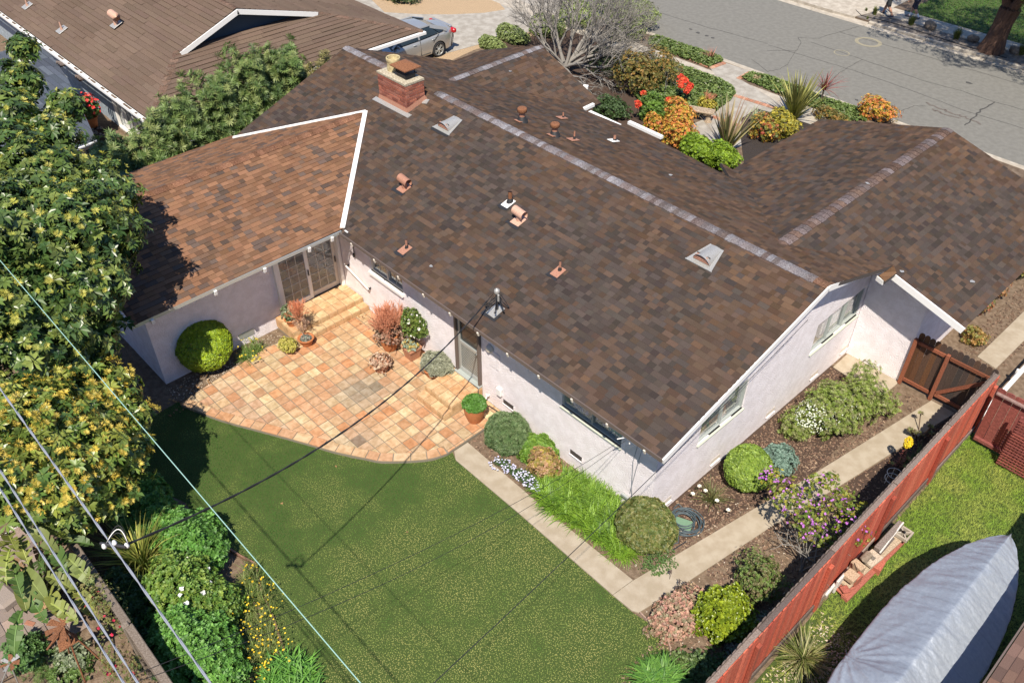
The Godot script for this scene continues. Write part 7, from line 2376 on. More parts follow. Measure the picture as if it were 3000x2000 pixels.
func front_garden() -> void:
	var small := leaf_star(7, 0.07, 0.03, 0.4, 0.3)
	var fire := [L(0.55, 0.23, 0.04), L(0.5, 0.36, 0.04), L(0.25, 0.25, 0.03), L(0.6, 0.17, 0.05)]
	var nan := [L(0.12, 0.12, 0.025), L(0.2, 0.15, 0.03), L(0.3, 0.17, 0.04), L(0.09, 0.11, 0.025)]
	# bare tree with upright and drooping limbs
	var tb := Vector3(-24.419, 0.000, -26.302)
	var o := thing("bare_tree", "leafless grey tree with a tangle of twigs beside the front roof", "tree", tb)
	var b := MB.new()
	var tips := []
	for e in [[Vector3(-0.75, 1, 0.2), 1.5, 0.075], [Vector3(-0.35, 1, 0.0), 1.6, 0.09], [Vector3(0.0, 1, -0.3), 1.5, 0.085], [Vector3(-0.5, 1, 0.5), 1.3, 0.06], [Vector3(0.45, 0.9, -0.5), 1.5, 0.085], [Vector3(0.75, 0.5, -0.5), 1.5, 0.085], [Vector3(0.95, 0.4, -0.2), 1.5, 0.08], [Vector3(1.0, 0.3, 0.1), 1.4, 0.075], [Vector3(0.9, 0.25, 0.35), 1.25, 0.06], [Vector3(0.5, 0.6, -1.0), 1.6, 0.08], [Vector3(0.9, 0.55, -0.9), 1.6, 0.075], [Vector3(0.2, 0.9, -0.8), 1.6, 0.08], [Vector3(-0.9, 0.8, -0.3), 1.4, 0.06]]:
		twig_tree(o, "", b, Vector3(rf(-0.15, 0.15), 0.2, rf(-0.15, 0.15)), (e[0] as Vector3).normalized(), e[1], e[2], 5, 0.55, tips)
	b.tube(PackedVector3Array([Vector3(0, -0.1, 0), Vector3(0, 0.4, 0)]), 0.2, 0.14, 8)
	lpart(o, "branches", b, M.grey_bark)
	# nandina and other coloured shrubs
	var list := [
		["nandina", "olive and orange shrub under the drooping bare branches", Vector3(-21.030, 0.000, -26.943), Vector3(0.95, 0.75, 0.85), 0.75, 1600, nan],
		["nandina", "olive shrub with orange tips left of the red berries", Vector3(-20.887, 0.000, -28.314), Vector3(0.8, 0.7, 0.75), 0.7, 1200, nan],
		["green_shrub", "bright mid green shrub in front of the orange shrub", Vector3(-18.915, 0.000, -25.586), Vector3(0.6, 0.5, 0.55), 0.45, 1300, [L(0.09, 0.17, 0.02), L(0.13, 0.23, 0.025), L(0.06, 0.12, 0.02)]],
		["nandina", "yellow and orange shrub behind the stone bench", Vector3(-18.003, 0.000, -25.925), Vector3(0.6, 0.5, 0.55), 0.45, 1000, fire],
		["nandina", "vivid orange shrub in front of the stone bench", Vector3(-16.963, 0.000, -24.609), Vector3(0.62, 0.55, 0.6), 0.5, 1300, fire],
		["nandina", "small orange shrub near the white gutter", Vector3(-18.272, 0.000, -24.807), Vector3(0.4, 0.35, 0.4), 0.3, 500, fire],
		["green_shrub", "dark green low shrub by the corner of the front eave", Vector3(-20.350, 0.000, -24.698), Vector3(0.75, 0.35, 0.6), 0.28, 1200, [L(0.035, 0.07, 0.018), L(0.055, 0.1, 0.025)]],
		["lime_hedge", "lime green rounded hedge below the purple flax", Vector3(-15.768, 0.000, -24.183), Vector3(0.65, 0.42, 0.55), 0.45, 2600, [L(0.17, 0.27, 0.015), L(0.24, 0.36, 0.02), L(0.1, 0.18, 0.012)]],
		["lime_hedge", "lime green hedge end closest to the garage roof", Vector3(-14.876, 0.000, -24.409), Vector3(0.6, 0.42, 0.5), 0.45, 2200, [L(0.17, 0.27, 0.015), L(0.24, 0.36, 0.02), L(0.1, 0.18, 0.012)]],
		["nandina", "red and green shrub between flax and garage roof", Vector3(-15.098, 0.000, -27.396), Vector3(0.6, 0.45, 0.5), 0.4, 900, [L(0.35, 0.06, 0.03), L(0.16, 0.17, 0.03), L(0.1, 0.13, 0.03), L(0.5, 0.33, 0.04)]],
		["nandina", "yellow shrub at the foot of the green flax", Vector3(-14.812, 0.000, -28.104), Vector3(0.6, 0.5, 0.55), 0.42, 1200, [L(0.45, 0.36, 0.03), L(0.3, 0.27, 0.03), L(0.2, 0.2, 0.03)]],
		["nandina", "orange shrub behind the ridge of the garage roof", Vector3(-13.050, 0.000, -32.085), Vector3(0.75, 0.4, 0.5), 0.35, 1100, fire],
		["nandina", "low olive shrub at the far side of the garage eave", Vector3(-14.179, 0.000, -30.573), Vector3(0.7, 0.25, 0.35), 0.2, 500, nan],
		["nandina", "red and green hedge shrub right of the side gate", Vector3(-5.140, 0.000, -22.866), Vector3(0.5, 0.45, 0.6), 0.4, 900, [L(0.1, 0.14, 0.025), L(0.24, 0.15, 0.04), L(0.36, 0.1, 0.05)]],
		["nandina", "dark shrub in the shade behind the gate under the garage eave", Vector3(-5.525, -0.000, -21.775), Vector3(0.45, 0.45, 0.4), 0.42, 500, [L(0.1, 0.09, 0.03), L(0.16, 0.09, 0.04)]],
		["nandina", "rusty red hedge shrub in the middle of the row beside the side path", Vector3(-5.056, 0.000, -24.014), Vector3(0.42, 0.4, 0.6), 0.35, 900, [L(0.3, 0.12, 0.06), L(0.36, 0.18, 0.07), L(0.12, 0.14, 0.03)]],
		["nandina", "yellow green hedge shrub furthest right beside the side path", Vector3(-4.973, -0.000, -25.590), Vector3(0.42, 0.42, 0.7), 0.36, 1000, [L(0.14, 0.16, 0.025), L(0.22, 0.2, 0.04), L(0.32, 0.14, 0.05)]],
		["nandina", "small orange plant in the mulch just behind the gate", Vector3(-4.364, 0.000, -21.603), Vector3(0.3, 0.22, 0.3), 0.18, 300, [L(0.36, 0.2, 0.06), L(0.2, 0.2, 0.04)]],
		["green_shrub", "dark green mass in the front bed below the bare tree", Vector3(-23.066, 0.000, -27.754), Vector3(1.2, 0.5, 0.8), 0.35, 1100, [L(0.03, 0.05, 0.018), L(0.06, 0.08, 0.03)]]]
	for e in list:
		shrub(e[0], e[1], "shrub", e[2], e[3], e[4], e[5], small, M.leaf, e[6], 1.0, {"depth": 0.45, "amp": 0.3, "stems": 6})
	# red berry heads
	o = thing("red_berries", "clusters of scarlet berries above the front ground cover", "plant", Vector3(-20.103, 0.000, -29.155))
	var xf := []
	var cols := PackedColorArray()
	for e in [[Vector3(-19.321, 0.900, -27.681), 0.2], [Vector3(-19.072, 0.900, -27.571), 0.16], [Vector3(-19.116, 0.800, -27.405), 0.13], [Vector3(-18.769, 0.700, -27.363), 0.13], [Vector3(-18.881, 0.750, -27.671), 0.14], [Vector3(-19.300, 0.700, -25.009), 0.12], [Vector3(-18.871, 0.600, -25.850), 0.12], [Vector3(-19.649, 0.800, -25.734), 0.1], [Vector3(-18.868, 0.600, -26.347), 0.1]]:
		crown(xf, cols, e[0] - o.position, Vector3.ONE * e[1], 90, [L(0.7, 0.06, 0.03), L(0.78, 0.14, 0.05), L(0.6, 0.04, 0.02)], 1.0, 0.6, 0.2, 1.5, -0.9)
	many(o, "berries", leaf_star(5, 0.05, 0.04, 0.3, 0.3), M.flower, xf, cols)
	b = MB.new()
	for e in [Vector3(-19.455, 0.800, -27.871), Vector3(-18.896, 0.600, -27.549), Vector3(-19.010, 0.650, -27.860), Vector3(-19.431, 0.600, -25.179), Vector3(-18.999, 0.500, -26.024), Vector3(-19.784, 0.700, -25.910), Vector3(-18.996, 0.500, -26.525)]:
		b.tube(PackedVector3Array([e - o.position - Vector3(0.05, e.y, 0.05), e - o.position]), 0.012, 0.006, 5)
	lpart(o, "stems", b, M.bark)
	# hedge of low grey green shrubs by the drive
	var hd := [["low pale green hedge shrub beside the drive behind the small gable", Vector3(-28.513, 0.000, -27.038), Vector3(0.9, 0.35, 0.5)], ["pale green hedge shrub at the left foot of the bare tree", Vector3(-27.966, -0.000, -28.718), Vector3(0.9, 0.45, 0.7)], ["grey green hedge shrub behind the bare tree trunk", Vector3(-27.812, 0.000, -30.646), Vector3(0.95, 0.6, 0.85)], ["large grey green hedge shrub behind the bare twigs", Vector3(-27.113, 0.000, -32.309), Vector3(1.0, 0.75, 0.9)], ["grey green hedge shrub closest to the street", Vector3(-25.723, -0.000, -32.700), Vector3(0.9, 0.65, 0.9)], ["grey green hedge shrub half hidden by the right twigs", Vector3(-25.188, 0.000, -31.094), Vector3(0.9, 0.6, 0.8)], ["low pale green hedge shrub at the gravel strip", Vector3(-28.505, 0.000, -25.754), Vector3(0.7, 0.25, 0.4)]]
	for e in hd:
		shrub("drive_hedge", e[0], "shrub", e[1], e[2], e[2].y * 0.8, 1500, leaf_star(7, 0.055, 0.028, 0.5, 0.2), M.leaf, [L(0.2, 0.26, 0.08), L(0.27, 0.33, 0.11), L(0.14, 0.18, 0.055)], 1.2, {"depth": 0.3, "amp": 0.2, "stems": 4, "group": "hedge beside the neighbour's drive"})
	shrub("gravel_shrub", "low dark shrub in the gravel at the top edge", "shrub", Vector3(-36.476, -0.000, -26.672), Vector3(1.2, 0.3, 0.8), 0.2, 1200, small, M.leaf, [L(0.05, 0.09, 0.03), L(0.09, 0.12, 0.05)], 1.2, {"depth": 0.4, "amp": 0.3})
	# flax and cordylines
	fountain("purple_flax", "tall purple and yellow flax with stiff blades in front of the lime hedge", "flax", Vector3(-15.384, 0.000, -25.416), 80, 2.1, 0.1, 0.62, 0.25, [L(0.26, 0.17, 0.13), L(0.32, 0.25, 0.12), L(0.15, 0.15, 0.06), L(0.42, 0.37, 0.17)])
	fountain("green_flax", "olive green flax with arching blades next to the street verge", "flax", Vector3(-15.171, 0.000, -29.597), 110, 2.0, 0.1, 0.75, 0.35, [L(0.2, 0.2, 0.05), L(0.3, 0.29, 0.08), L(0.42, 0.4, 0.13), L(0.13, 0.13, 0.045)])
	fountain("red_cordyline", "red spiky cordyline on a short stem at the kerb behind the flax", "cordyline", Vector3(-15.259, 0.000, -31.724) + Vector3(0, 0.55, 0), 60, 1.0, 0.04, 1.35, 0.7, [L(0.25, 0.08, 0.07), L(0.35, 0.13, 0.1), L(0.2, 0.06, 0.06)])
	var stem := thing("cordyline_stem", "short brown stem below the red cordyline", "stem", Vector3(-15.259, 0.000, -31.724))
	b = MB.new()
	b.tube(PackedVector3Array([Vector3.ZERO, Vector3(0, 0.58, 0)]), 0.04, 0.035, 7)
	lpart(stem, "stem", b, M.bark)
	fountain("red_cordyline", "small red cordyline in the ground cover by the kerb", "cordyline", Vector3(-20.978, 0.000, -32.033), 34, 0.62, 0.03, 1.1, 0.6, [L(0.28, 0.1, 0.07), L(0.36, 0.15, 0.1)])
	fountain("striped_flax", "pale striped grassy plant behind the stone edged bed", "flax", Vector3(-16.137, 0.000, -28.348), 90, 0.65, 0.03, 1.1, 1.0, [L(0.28, 0.32, 0.17), L(0.2, 0.25, 0.12), L(0.36, 0.38, 0.24)])
	poly_sheet("flower_bed_soil", [Vector2(-16.603, -28.167), Vector2(-16.693, -29.331), Vector2(-15.125, -29.646), Vector2(-13.838, -29.761), Vector2(-13.567, -27.665), Vector2(-14.436, -25.242), Vector2(-15.751, -26.896)], -0.02, 0.02, mat("dark_mulch", L(0.06, 0.045, 0.038), 1.0, M.mulch.albedo_texture, 1.0, M.mulch.normal_texture, 1.2))
	# stone bench
	var bp := Vector3(-17.665, 0.000, -26.839)
	o = thing("stone_bench", "cast stone bench with scrolled legs on the front walk", "bench", bp)
	o.rotation.y = 0.42
	b = MB.new()
	b.bev(Vector3(0, 0.43, 0), Vector3(1.1, 0.07, 0.42), 0.015)
	lpart(o, "seat", b, M.cast_stone)
	for s in [-0.36, 0.36]:
		b = MB.new()
		b.lathe(Vector3(s, 0, 0), PackedVector2Array([Vector2(0.15, 0), Vector2(0.15, 0.05), Vector2(0.1, 0.1), Vector2(0.12, 0.18), Vector2(0.085, 0.27), Vector2(0.13, 0.35), Vector2(0.15, 0.395)]), 12)
		lpart(o, "leg", b, M.cast_stone)
	# pink succulent in a pot by the bench
	var pp := Vector3(-17.973, 0.000, -27.687)
	o = thing("bench_plant", "pink stemmed succulent over a yellow leaved plant behind the bench", "plant", pp)
	xf = []
	cols = PackedColorArray()
	crown(xf, cols, Vector3(0, 0.3, 0), Vector3(0.36, 0.24, 0.3), 400, [L(0.4, 0.33, 0.04), L(0.3, 0.27, 0.04)], 1.0, 0.3, 0.2)
	many(o, "foliage", leaf_star(7, 0.06, 0.04, 0.5, 0.1), M.leaf, xf, cols)
	b = MB.new()
	tips = []
	for k in 8:
		twig_tree(o, "", b, Vector3(rf(-0.08, 0.08), 0.3, rf(-0.08, 0.08)), Vector3(rf(-0.4, 0.4), 1, rf(-0.4, 0.4)).normalized(), 0.24, 0.016, 2, 0.5, tips)
	lpart(o, "stems", b, mat("pink_stem", L(0.55, 0.22, 0.13), 0.7))
	# access cover in the verge
	var cp := Vector3(-18.341, 0.050, -31.731)
	o = thing("access_cover", "pale round cover set in the verge ground cover", "cover", cp)
	b = MB.new()
	b.lathe(Vector3.ZERO, PackedVector2Array([Vector2(0.2, 0.0), Vector2(0.2, 0.06), Vector2(0.17, 0.075), Vector2(0.0, 0.075)]), 16)
	lpart(o, "lid", b, M.gravel)
	# dark mulch under the bare tree and along the front
	poly_sheet("front_bed_soil", [Vector2(-23.3, -20.3), Vector2(-11.9, -18.8), Vector2(-11.9, -24), Vector2(-17.916, -26.624), Vector2(-19.750, -25.913), Vector2(-21.503, -27.157), Vector2(-22.762, -29.756), Vector2(-26.260, -32.848), Vector2(-28.271, -29.658), Vector2(-28.572, -26.409)], -0.02, 0.004, M.mulch)

# ---------- the plot behind the back fence ----------
func paddle_leaf(b: MB, o: Vector3, d: Vector3, len: float, wid: float, droop: float, col: Color, torn: bool) -> void:
	var side := d.cross(Vector3.UP).normalized()
	side = side.rotated(d, rf(-0.5, 0.5))
	var n := 9
	var p := o
	var e := d
	var mid := [p]
	for k in n:
		e = (e + Vector3.DOWN * droop / n).normalized()
		p += e * len / n
		mid.append(p)
	for s in [-1.0, 1.0]:
		for k in n:
			var t0 := float(k) / n
			var t1 := float(k + 1) / n
			var w0 := wid * 0.5 * pow(sin(PI * clampf(t0 * 0.9 + 0.08, 0, 1)), 0.6)
			var w1 := wid * 0.5 * pow(sin(PI * clampf(t1 * 0.9 + 0.08, 0, 1)), 0.6)
			var lift := Vector3.UP * wid * 0.22
			var twist := rf(-0.07, 0.07) if torn else 0.0
			var gap := 0.1 if torn and k % 2 == 0 else 0.0
			var a: Vector3 = mid[k]
			var c: Vector3 = mid[k + 1]
			var oa: Vector3 = a + side * s * w0 + lift + Vector3.UP * twist + (c - a) * gap
			var oc: Vector3 = c + side * s * w1 + lift + Vector3.UP * twist - (c - a) * gap
			var k2 := rf(0.9, 1.1)
			b.face([a, c, oc, oa], Vector3.UP, col * k2)
	for k in n:
		b.bar(mid[k], mid[k + 1], 0.03 * (1.1 - float(k) / n), 0.02, Vector3.UP, col * 1.6)

func rear_plot() -> void:
	# the weathered back fence, seen from above
	var grey := [L(0.2, 0.165, 0.13), L(0.26, 0.22, 0.175), L(0.16, 0.13, 0.105)]
	var fn := thing("back_fence", "old grey weathered board fence behind the back bed", "fence", Vector3(-13, 0, -0.83))
	var x := -25.0
	while x < -2.9:
		var b := MB.new()
		picket(b, Vector3(x + 0.08, 0, -0.86 + rf(-0.01, 0.01)), Vector3.RIGHT, Vector3.FORWARD, 0.15, 1.72 + rf(-0.04, 0.03), 0.022, pick(grey) * 0.8, 0.02)
		part(fn, "board", b, M.wood)
		x += 0.156
	x = -25.0
	while x < -3.2:
		var b := MB.new()
		b.bev(Vector3(x + 1.2, 1.76, -0.82), Vector3(2.36, 0.05, 0.14), 0.012, Basis(Vector3.BACK, rf(-0.012, 0.012)), pick(grey) * 1.35)
		part(fn, "cap_rail", b, M.wood)
		b = MB.new()
		b.bev(Vector3(x, 0.9, -0.78), Vector3(0.12, 1.84, 0.12), 0.015, Basis.IDENTITY, pick(grey))
		part(fn, "post", b, M.wood)
		b = MB.new()
		b.bev(Vector3(x + 1.2, 1.2, -0.78), Vector3(2.36, 0.1, 0.05), 0.012, Basis.IDENTITY, pick(grey))
		part(fn, "rail", b, M.wood)
		x += 2.4
	# bird of paradise with large torn leaves
	var spots := [Vector3(-13.037, 2.300, -0.075), Vector3(-12.716, 2.100, 0.233), Vector3(-12.831, 2.600, -0.408), Vector3(-13.014, 2.400, -0.657), Vector3(-13.313, 2.500, -0.005), Vector3(-12.470, 2.000, -0.556), Vector3(-12.062, 2.100, -0.672), Vector3(-12.548, 1.900, 0.066), Vector3(-12.257, 1.800, -0.341), Vector3(-12.529, 1.900, 0.254), Vector3(-12.028, 1.800, -0.065), Vector3(-11.671, 1.700, -0.133), Vector3(-11.931, 1.800, 0.625), Vector3(-12.717, 2.100, -0.190), Vector3(-13.216, 2.900, -0.782), Vector3(-12.558, 2.200, -0.471), Vector3(-11.994, 1.400, -0.479), Vector3(-12.186, 1.700, 0.212), Vector3(-12.916, 2.000, 0.556), Vector3(-13.419, 2.300, 0.331), Vector3(-12.814, 2.000, -0.855), Vector3(-13.044, 2.200, 0.260)]
	var bp := thing("bird_of_paradise", "giant plant with broad torn paddle leaves behind the back fence", "plant", Vector3(-13.6, 0, -0.05))
	var cen := Vector3(-13.7, 1.0, -0.1)
	for p in spots:
		var b := MB.new()
		var d: Vector3 = (p - cen)
		d.y = rf(-0.1, 0.5)
		d = (d.normalized() + rdir() * 0.35).normalized()
		var c := pick([L(0.09, 0.16, 0.035), L(0.06, 0.12, 0.028), L(0.17, 0.21, 0.06), L(0.2, 0.22, 0.05)])
		paddle_leaf(b, p - d * 0.35, d, rf(0.6, 0.85), rf(0.24, 0.32), rf(0.7, 1.3), c, rng.randf() < 0.75)
		part(bp, "leaf", b, M.leaf)
	for k in 9:
		var b := MB.new()
		var d := Vector3(rf(-1, 1), rf(-0.6, -0.1), rf(-0.6, 0.8)).normalized()
		paddle_leaf(b, cen + rdir() * 0.5 + Vector3.DOWN * 0.2, d, rf(0.5, 0.8), 0.24, 1.2, pick([L(0.3, 0.19, 0.1), L(0.38, 0.26, 0.15)]), true)
		part(bp, "dead_leaf", b, M.dry)
	var st := MB.new()
	for p in spots:
		st.tube(PackedVector3Array([Vector3(cen.x + rf(-0.5, 0.5), 0, cen.z + rf(-0.2, 0.4)), cen.lerp(p, 0.5) + Vector3.DOWN * 0.2, p]), 0.035, 0.015, 6, L(0.16, 0.2, 0.06))
	part(bp, "stalks", st, M.leaf)
	# square pavers
	var pv := struct("rear_paving_bed", MB.new(), M.earth)
	var base := MB.new()
	base.bx(Vector3(-14.2, 0.0, 0.9), Vector3(3.4, 0.03, 2.4))
	pv.mesh = base.mesh()
	for a in 11:
		for c in 8:
			var b := MB.new()
			b.bev(Vector3(-15.7 + a * 0.31, 0.03, -0.2 + c * 0.31), Vector3(0.3, 0.04, 0.3), 0.008, Basis(Vector3.UP, rf(-0.02, 0.02)), pick([L(0.3, 0.24, 0.2), L(0.24, 0.19, 0.165), L(0.38, 0.28, 0.23)]))
			part(pv, "paver", b, M.brick)
	for e in [[Vector3(-14.123, 0.250, 0.535), 0.6, "grey rounded stone slab at the left edge of the rear paving"], [Vector3(-13.290, 0.100, 0.301), 0.2, ""]]:
		if e[2]:
			var s := thing("stone_slab", e[2], "stone", e[0] - Vector3(0, 0.25, 0))
			var b := MB.new()
			b.bev(Vector3(-0.1, 0.12, 0.1), Vector3(0.7, 0.24, 0.4), 0.06, Basis(Vector3.UP, 0.2), L(0.36, 0.3, 0.26))
			lpart(s, "body", b, M.brick)
	for e in [[Vector3(-13.281, 0.060, 0.466), "single loose red brick beside the rear paving"], [Vector3(-12.973, 0.060, 0.519), "loose red brick next to the timber strip of the rear plot"], [Vector3(-13.346, 0.060, 0.219), "loose red brick below the paddle leaves"]]:
		var s := thing("loose_brick", e[1], "brick", e[0] - Vector3(0, 0.06, 0))
		var b := MB.new()
		b.bev(Vector3(0, 0.035, 0), Vector3(0.2, 0.07, 0.095), 0.008, Basis(Vector3.UP, rf(0, 1)), L(0.42, 0.19, 0.12))
		lpart(s, "body", b, M.brick)
	# timber strip of the raised bed
	var ts := thing("timber_strip", "old timber strip edging the rear bed below the fence", "edging", Vector3(-12.529, 0.050, 0.442))
	var tb := MB.new()
	var line := [Vector3(-13.001, 0.060, 0.445), Vector3(-12.610, 0.060, 0.470), Vector3(-12.207, 0.060, 0.502), Vector3(-11.648, 0.060, 0.538), Vector3(-11.289, 0.060, 0.561)]
	for k in line.size() - 1:
		tb.bar(line[k], line[k + 1], 0.07, 0.12, Vector3.UP, L(0.34, 0.27, 0.21))
	part(ts, "strip", tb, M.wood)
	# rusty garden sculpture: a windmill head of bent plates on a tripod
	var sp := Vector3(-11.5, 0, 0.02)
	var sc := thing("rusty_sculpture", "rusty metal windmill sculpture of bent plates on thin legs", "sculpture", sp)
	var h := Vector3(-11.551, 1.500, 0.004)
	for k in 5:
		var b := MB.new()
		var a := 0.5 + k * 0.72
		var d := Vector3(cos(a), 0.1 * sin(k * 2.0), sin(a))
		var s := d.cross(Vector3.UP)
		b.quad(h, h + d * 0.3 - s * 0.1 + Vector3.UP * 0.04, h + d * 0.33 + s * 0.05, h + s * 0.05 + d * 0.05)
		b.quad(h + s * 0.05 + d * 0.05 + Vector3.DOWN * 0.01, h + d * 0.33 + s * 0.05 + Vector3.DOWN * 0.01, h + d * 0.3 - s * 0.1 + Vector3.UP * 0.03, h + Vector3.DOWN * 0.01)
		part(sc, "blade", b, M.rust)
	var fr := MB.new()
	var q := [Vector3(-11.831, 1.100, 0.173), Vector3(-11.467, 1.050, 0.276), Vector3(-11.452, 1.050, -0.083), Vector3(-11.574, 1.100, -0.100)]
	var q2 := [Vector3(-11.728, 1.100, 0.096), Vector3(-11.559, 1.070, 0.095), Vector3(-11.580, 1.070, 0.007), Vector3(-11.699, 1.100, -0.031)]
	for k in 3:
		fr.face([q[k], q[k + 1], q2[k + 1], q2[k]], Vector3.UP)
		fr.face([q[k] + Vector3.DOWN * 0.012, q[k + 1] + Vector3.DOWN * 0.012, q2[k + 1] + Vector3.DOWN * 0.012, q2[k] + Vector3.DOWN * 0.012], Vector3.DOWN)
	part(sc, "vane", fr, M.rust)
	var lg := MB.new()
	lg.tube(PackedVector3Array([h, Vector3(-11.800, 0.900, 0.411)]), 0.02, 0.02, 6)
	lg.tube(PackedVector3Array([h + Vector3(0.05, 0, 0), Vector3(-11.808, 0.900, 0.389)]), 0.015, 0.015, 6)
	part(sc, "spindle", lg, M.rust)
	for e in [Vector3(-11.359, 0.000, 0.185), Vector3(-11.167, 0.000, -0.297), Vector3(-12.073, 0.000, 0.181)]:
		var b := MB.new()
		b.tube(PackedVector3Array([h + Vector3.DOWN * 0.1, h.lerp(e, 0.5) + Vector3(0, 0.03, 0), e + Vector3(0, -0.02, 0)]), 0.018, 0.016, 6)
		part(sc, "leg", b, M.rust)
	# wind spinner
	var wp := Vector3(-11.829, 1.100, 0.990)
	var ws := thing("wind_spinner", "metal wind spinner of flat blades at the bottom left", "wind spinner", Vector3(wp.x - 0.1, 0, wp.z + 0.2))
	for k in 7:
		var b := MB.new()
		var a := TAU * k / 7.0
		var d := Vector3(cos(a), 0.05, sin(a))
		var s := d.cross(Vector3.UP) * 0.025
		b.quad(wp + d * 0.03 - s, wp + d * 0.17 - s * 1.6 + Vector3.UP * 0.02, wp + d * 0.17 + s * 1.6 - Vector3.UP * 0.02, wp + d * 0.03 + s)
		part(ws, "blade", b, M.galvanised if k % 2 else M.rust)
	for e in [Vector3(-12.433, 0.000, 1.324), Vector3(-11.986, 0.300, 1.080)]:
		var b := MB.new()
		b.tube(PackedVector3Array([wp, e]), 0.012, 0.012, 6)
		part(ws, "pole", b, M.alu)
	# small planting on both sides of the timber strip
	var mid := leaf_star(7, 0.06, 0.03, 0.5, 0.3)
	shrub("rear_plant", "green leafy plant next to the wind spinner", "plant", Vector3(-12.556, 0.000, 0.758), Vector3(0.34, 0.3, 0.34), 0.25, 500, mid, M.leaf, greens(L(0.05, 0.12, 0.03), L(0.1, 0.19, 0.05)), 1.2, {"depth": 0.5, "amp": 0.4})
	shrub("rear_plant", "feathery green seedlings along the timber strip", "plant", Vector3(-12.088, 0.000, 0.424), Vector3(0.3, 0.12, 0.5), 0.06, 350, leaf_star(8, 0.07, 0.01, 0.6, 0.2), M.leaf, greens(L(0.08, 0.15, 0.03), L(0.13, 0.2, 0.05)), 1.0, {"depth": 0.6, "amp": 0.5, "stems": 0})
	shrub("rear_plant", "pale variegated leaves below the rusty vane", "plant", Vector3(-11.992, 0.000, 0.193), Vector3(0.28, 0.12, 0.3), 0.08, 220, mid, M.leaf, [L(0.14, 0.18, 0.1), L(0.3, 0.34, 0.22)], 1.2, {"depth": 0.6, "amp": 0.5, "stems": 0})
	shrub("rear_plant", "green seedlings at the bottom edge beside the timber strip", "plant", Vector3(-11.685, 0.000, 0.380), Vector3(0.35, 0.1, 0.4), 0.05, 300, mid, M.leaf, greens(L(0.08, 0.15, 0.03), L(0.13, 0.2, 0.05)), 0.9, {"depth": 0.6, "amp": 0.5, "stems": 0})
	var o := shrub("trailing_vine", "sparse vine with crimson flowers trailing over the back fence", "vine", Vector3(-11.500, 0.900, -0.743), Vector3(0.7, 0.5, 0.28), 0.5, 520, leaf_star(6, 0.04, 0.02, 0.4, 0.3), M.leaf, [L(0.14, 0.16, 0.04), L(0.2, 0.17, 0.06), L(0.1, 0.14, 0.03)], 1.0, {"depth": 0.9, "amp": 0.5, "stems": 12, "stemw": 0.5, "lobes": [[Vector3(0.9, 0.1, 0.35), Vector3(0.7, 0.3, 0.3), 320], [Vector3(1.6, -0.3, 0.5), Vector3(0.6, 0.25, 0.35), 260]]})
	flowers_on(o, Vector3(0.2, 0.5, 0.1), Vector3(0.5, 0.4, 0.3), 9, [L(0.5, 0.02, 0.06)], 0.035, -0.2)
	flowers_on(o, Vector3(1.2, -0.1, 0.5), Vector3(0.4, 0.3, 0.3), 14, [L(0.55, 0.02, 0.08)], 0.045, -0.2)

# ---------- pots on the patio ----------
func pot_shape(p: Node3D, r: float, h: float, m: Material, rim := 0.03, belly := 0.0) -> void:
	var b := MB.new()
	b.lathe(Vector3.ZERO, PackedVector2Array([Vector2(0, 0), Vector2(r * 0.62, 0), Vector2(r * 0.66, 0.01), Vector2(r * (0.8 + belly), h * 0.4), Vector2(r * (0.96 + belly * 0.6), h * 0.8), Vector2(r * 0.97, h * 0.88), Vector2(r + rim, h * 0.89), Vector2(r + rim, h * 0.98), Vector2(r + rim * 0.6, h), Vector2(r * 0.9, h), Vector2(r * 0.86, h * 0.86), Vector2(0, h * 0.84)]), 28)
	lpart(p, "pot", b, m)
	b = MB.new()
	b.lathe(Vector3(0, h * 0.85, 0), PackedVector2Array([Vector2(r * 0.86, 0), Vector2(r * 0.5, 0.02), Vector2(0, 0.025)]), 18)
	lpart(p, "soil", b, M.earth)

func coral(o: Node3D, at: Vector3, n: int, len: float, spread: float, lo: Color, hi: Color, r := 0.016) -> void:
	var b := MB.new()
	var start := b.v.size()
	var tips := []
	for k in n:
		twig_tree(o, "", b, at + Vector3(rf(-0.1, 0.1), 0, rf(-0.1, 0.1)), Vector3(rf(-1, 1) * spread, 1, rf(-1, 1) * spread).normalized(), len, r, 3, 0.45, tips)
	var top := 0.0
	for p in b.v:
		top = maxf(top, p.y - at.y)
	for k in b.c.size():
		b.c[k] = lo.lerp(hi, clampf((b.v[k].y - at.y) / top + rf(-0.15, 0.15), 0, 1))
	lpart(o, "stems", b, M.flower)

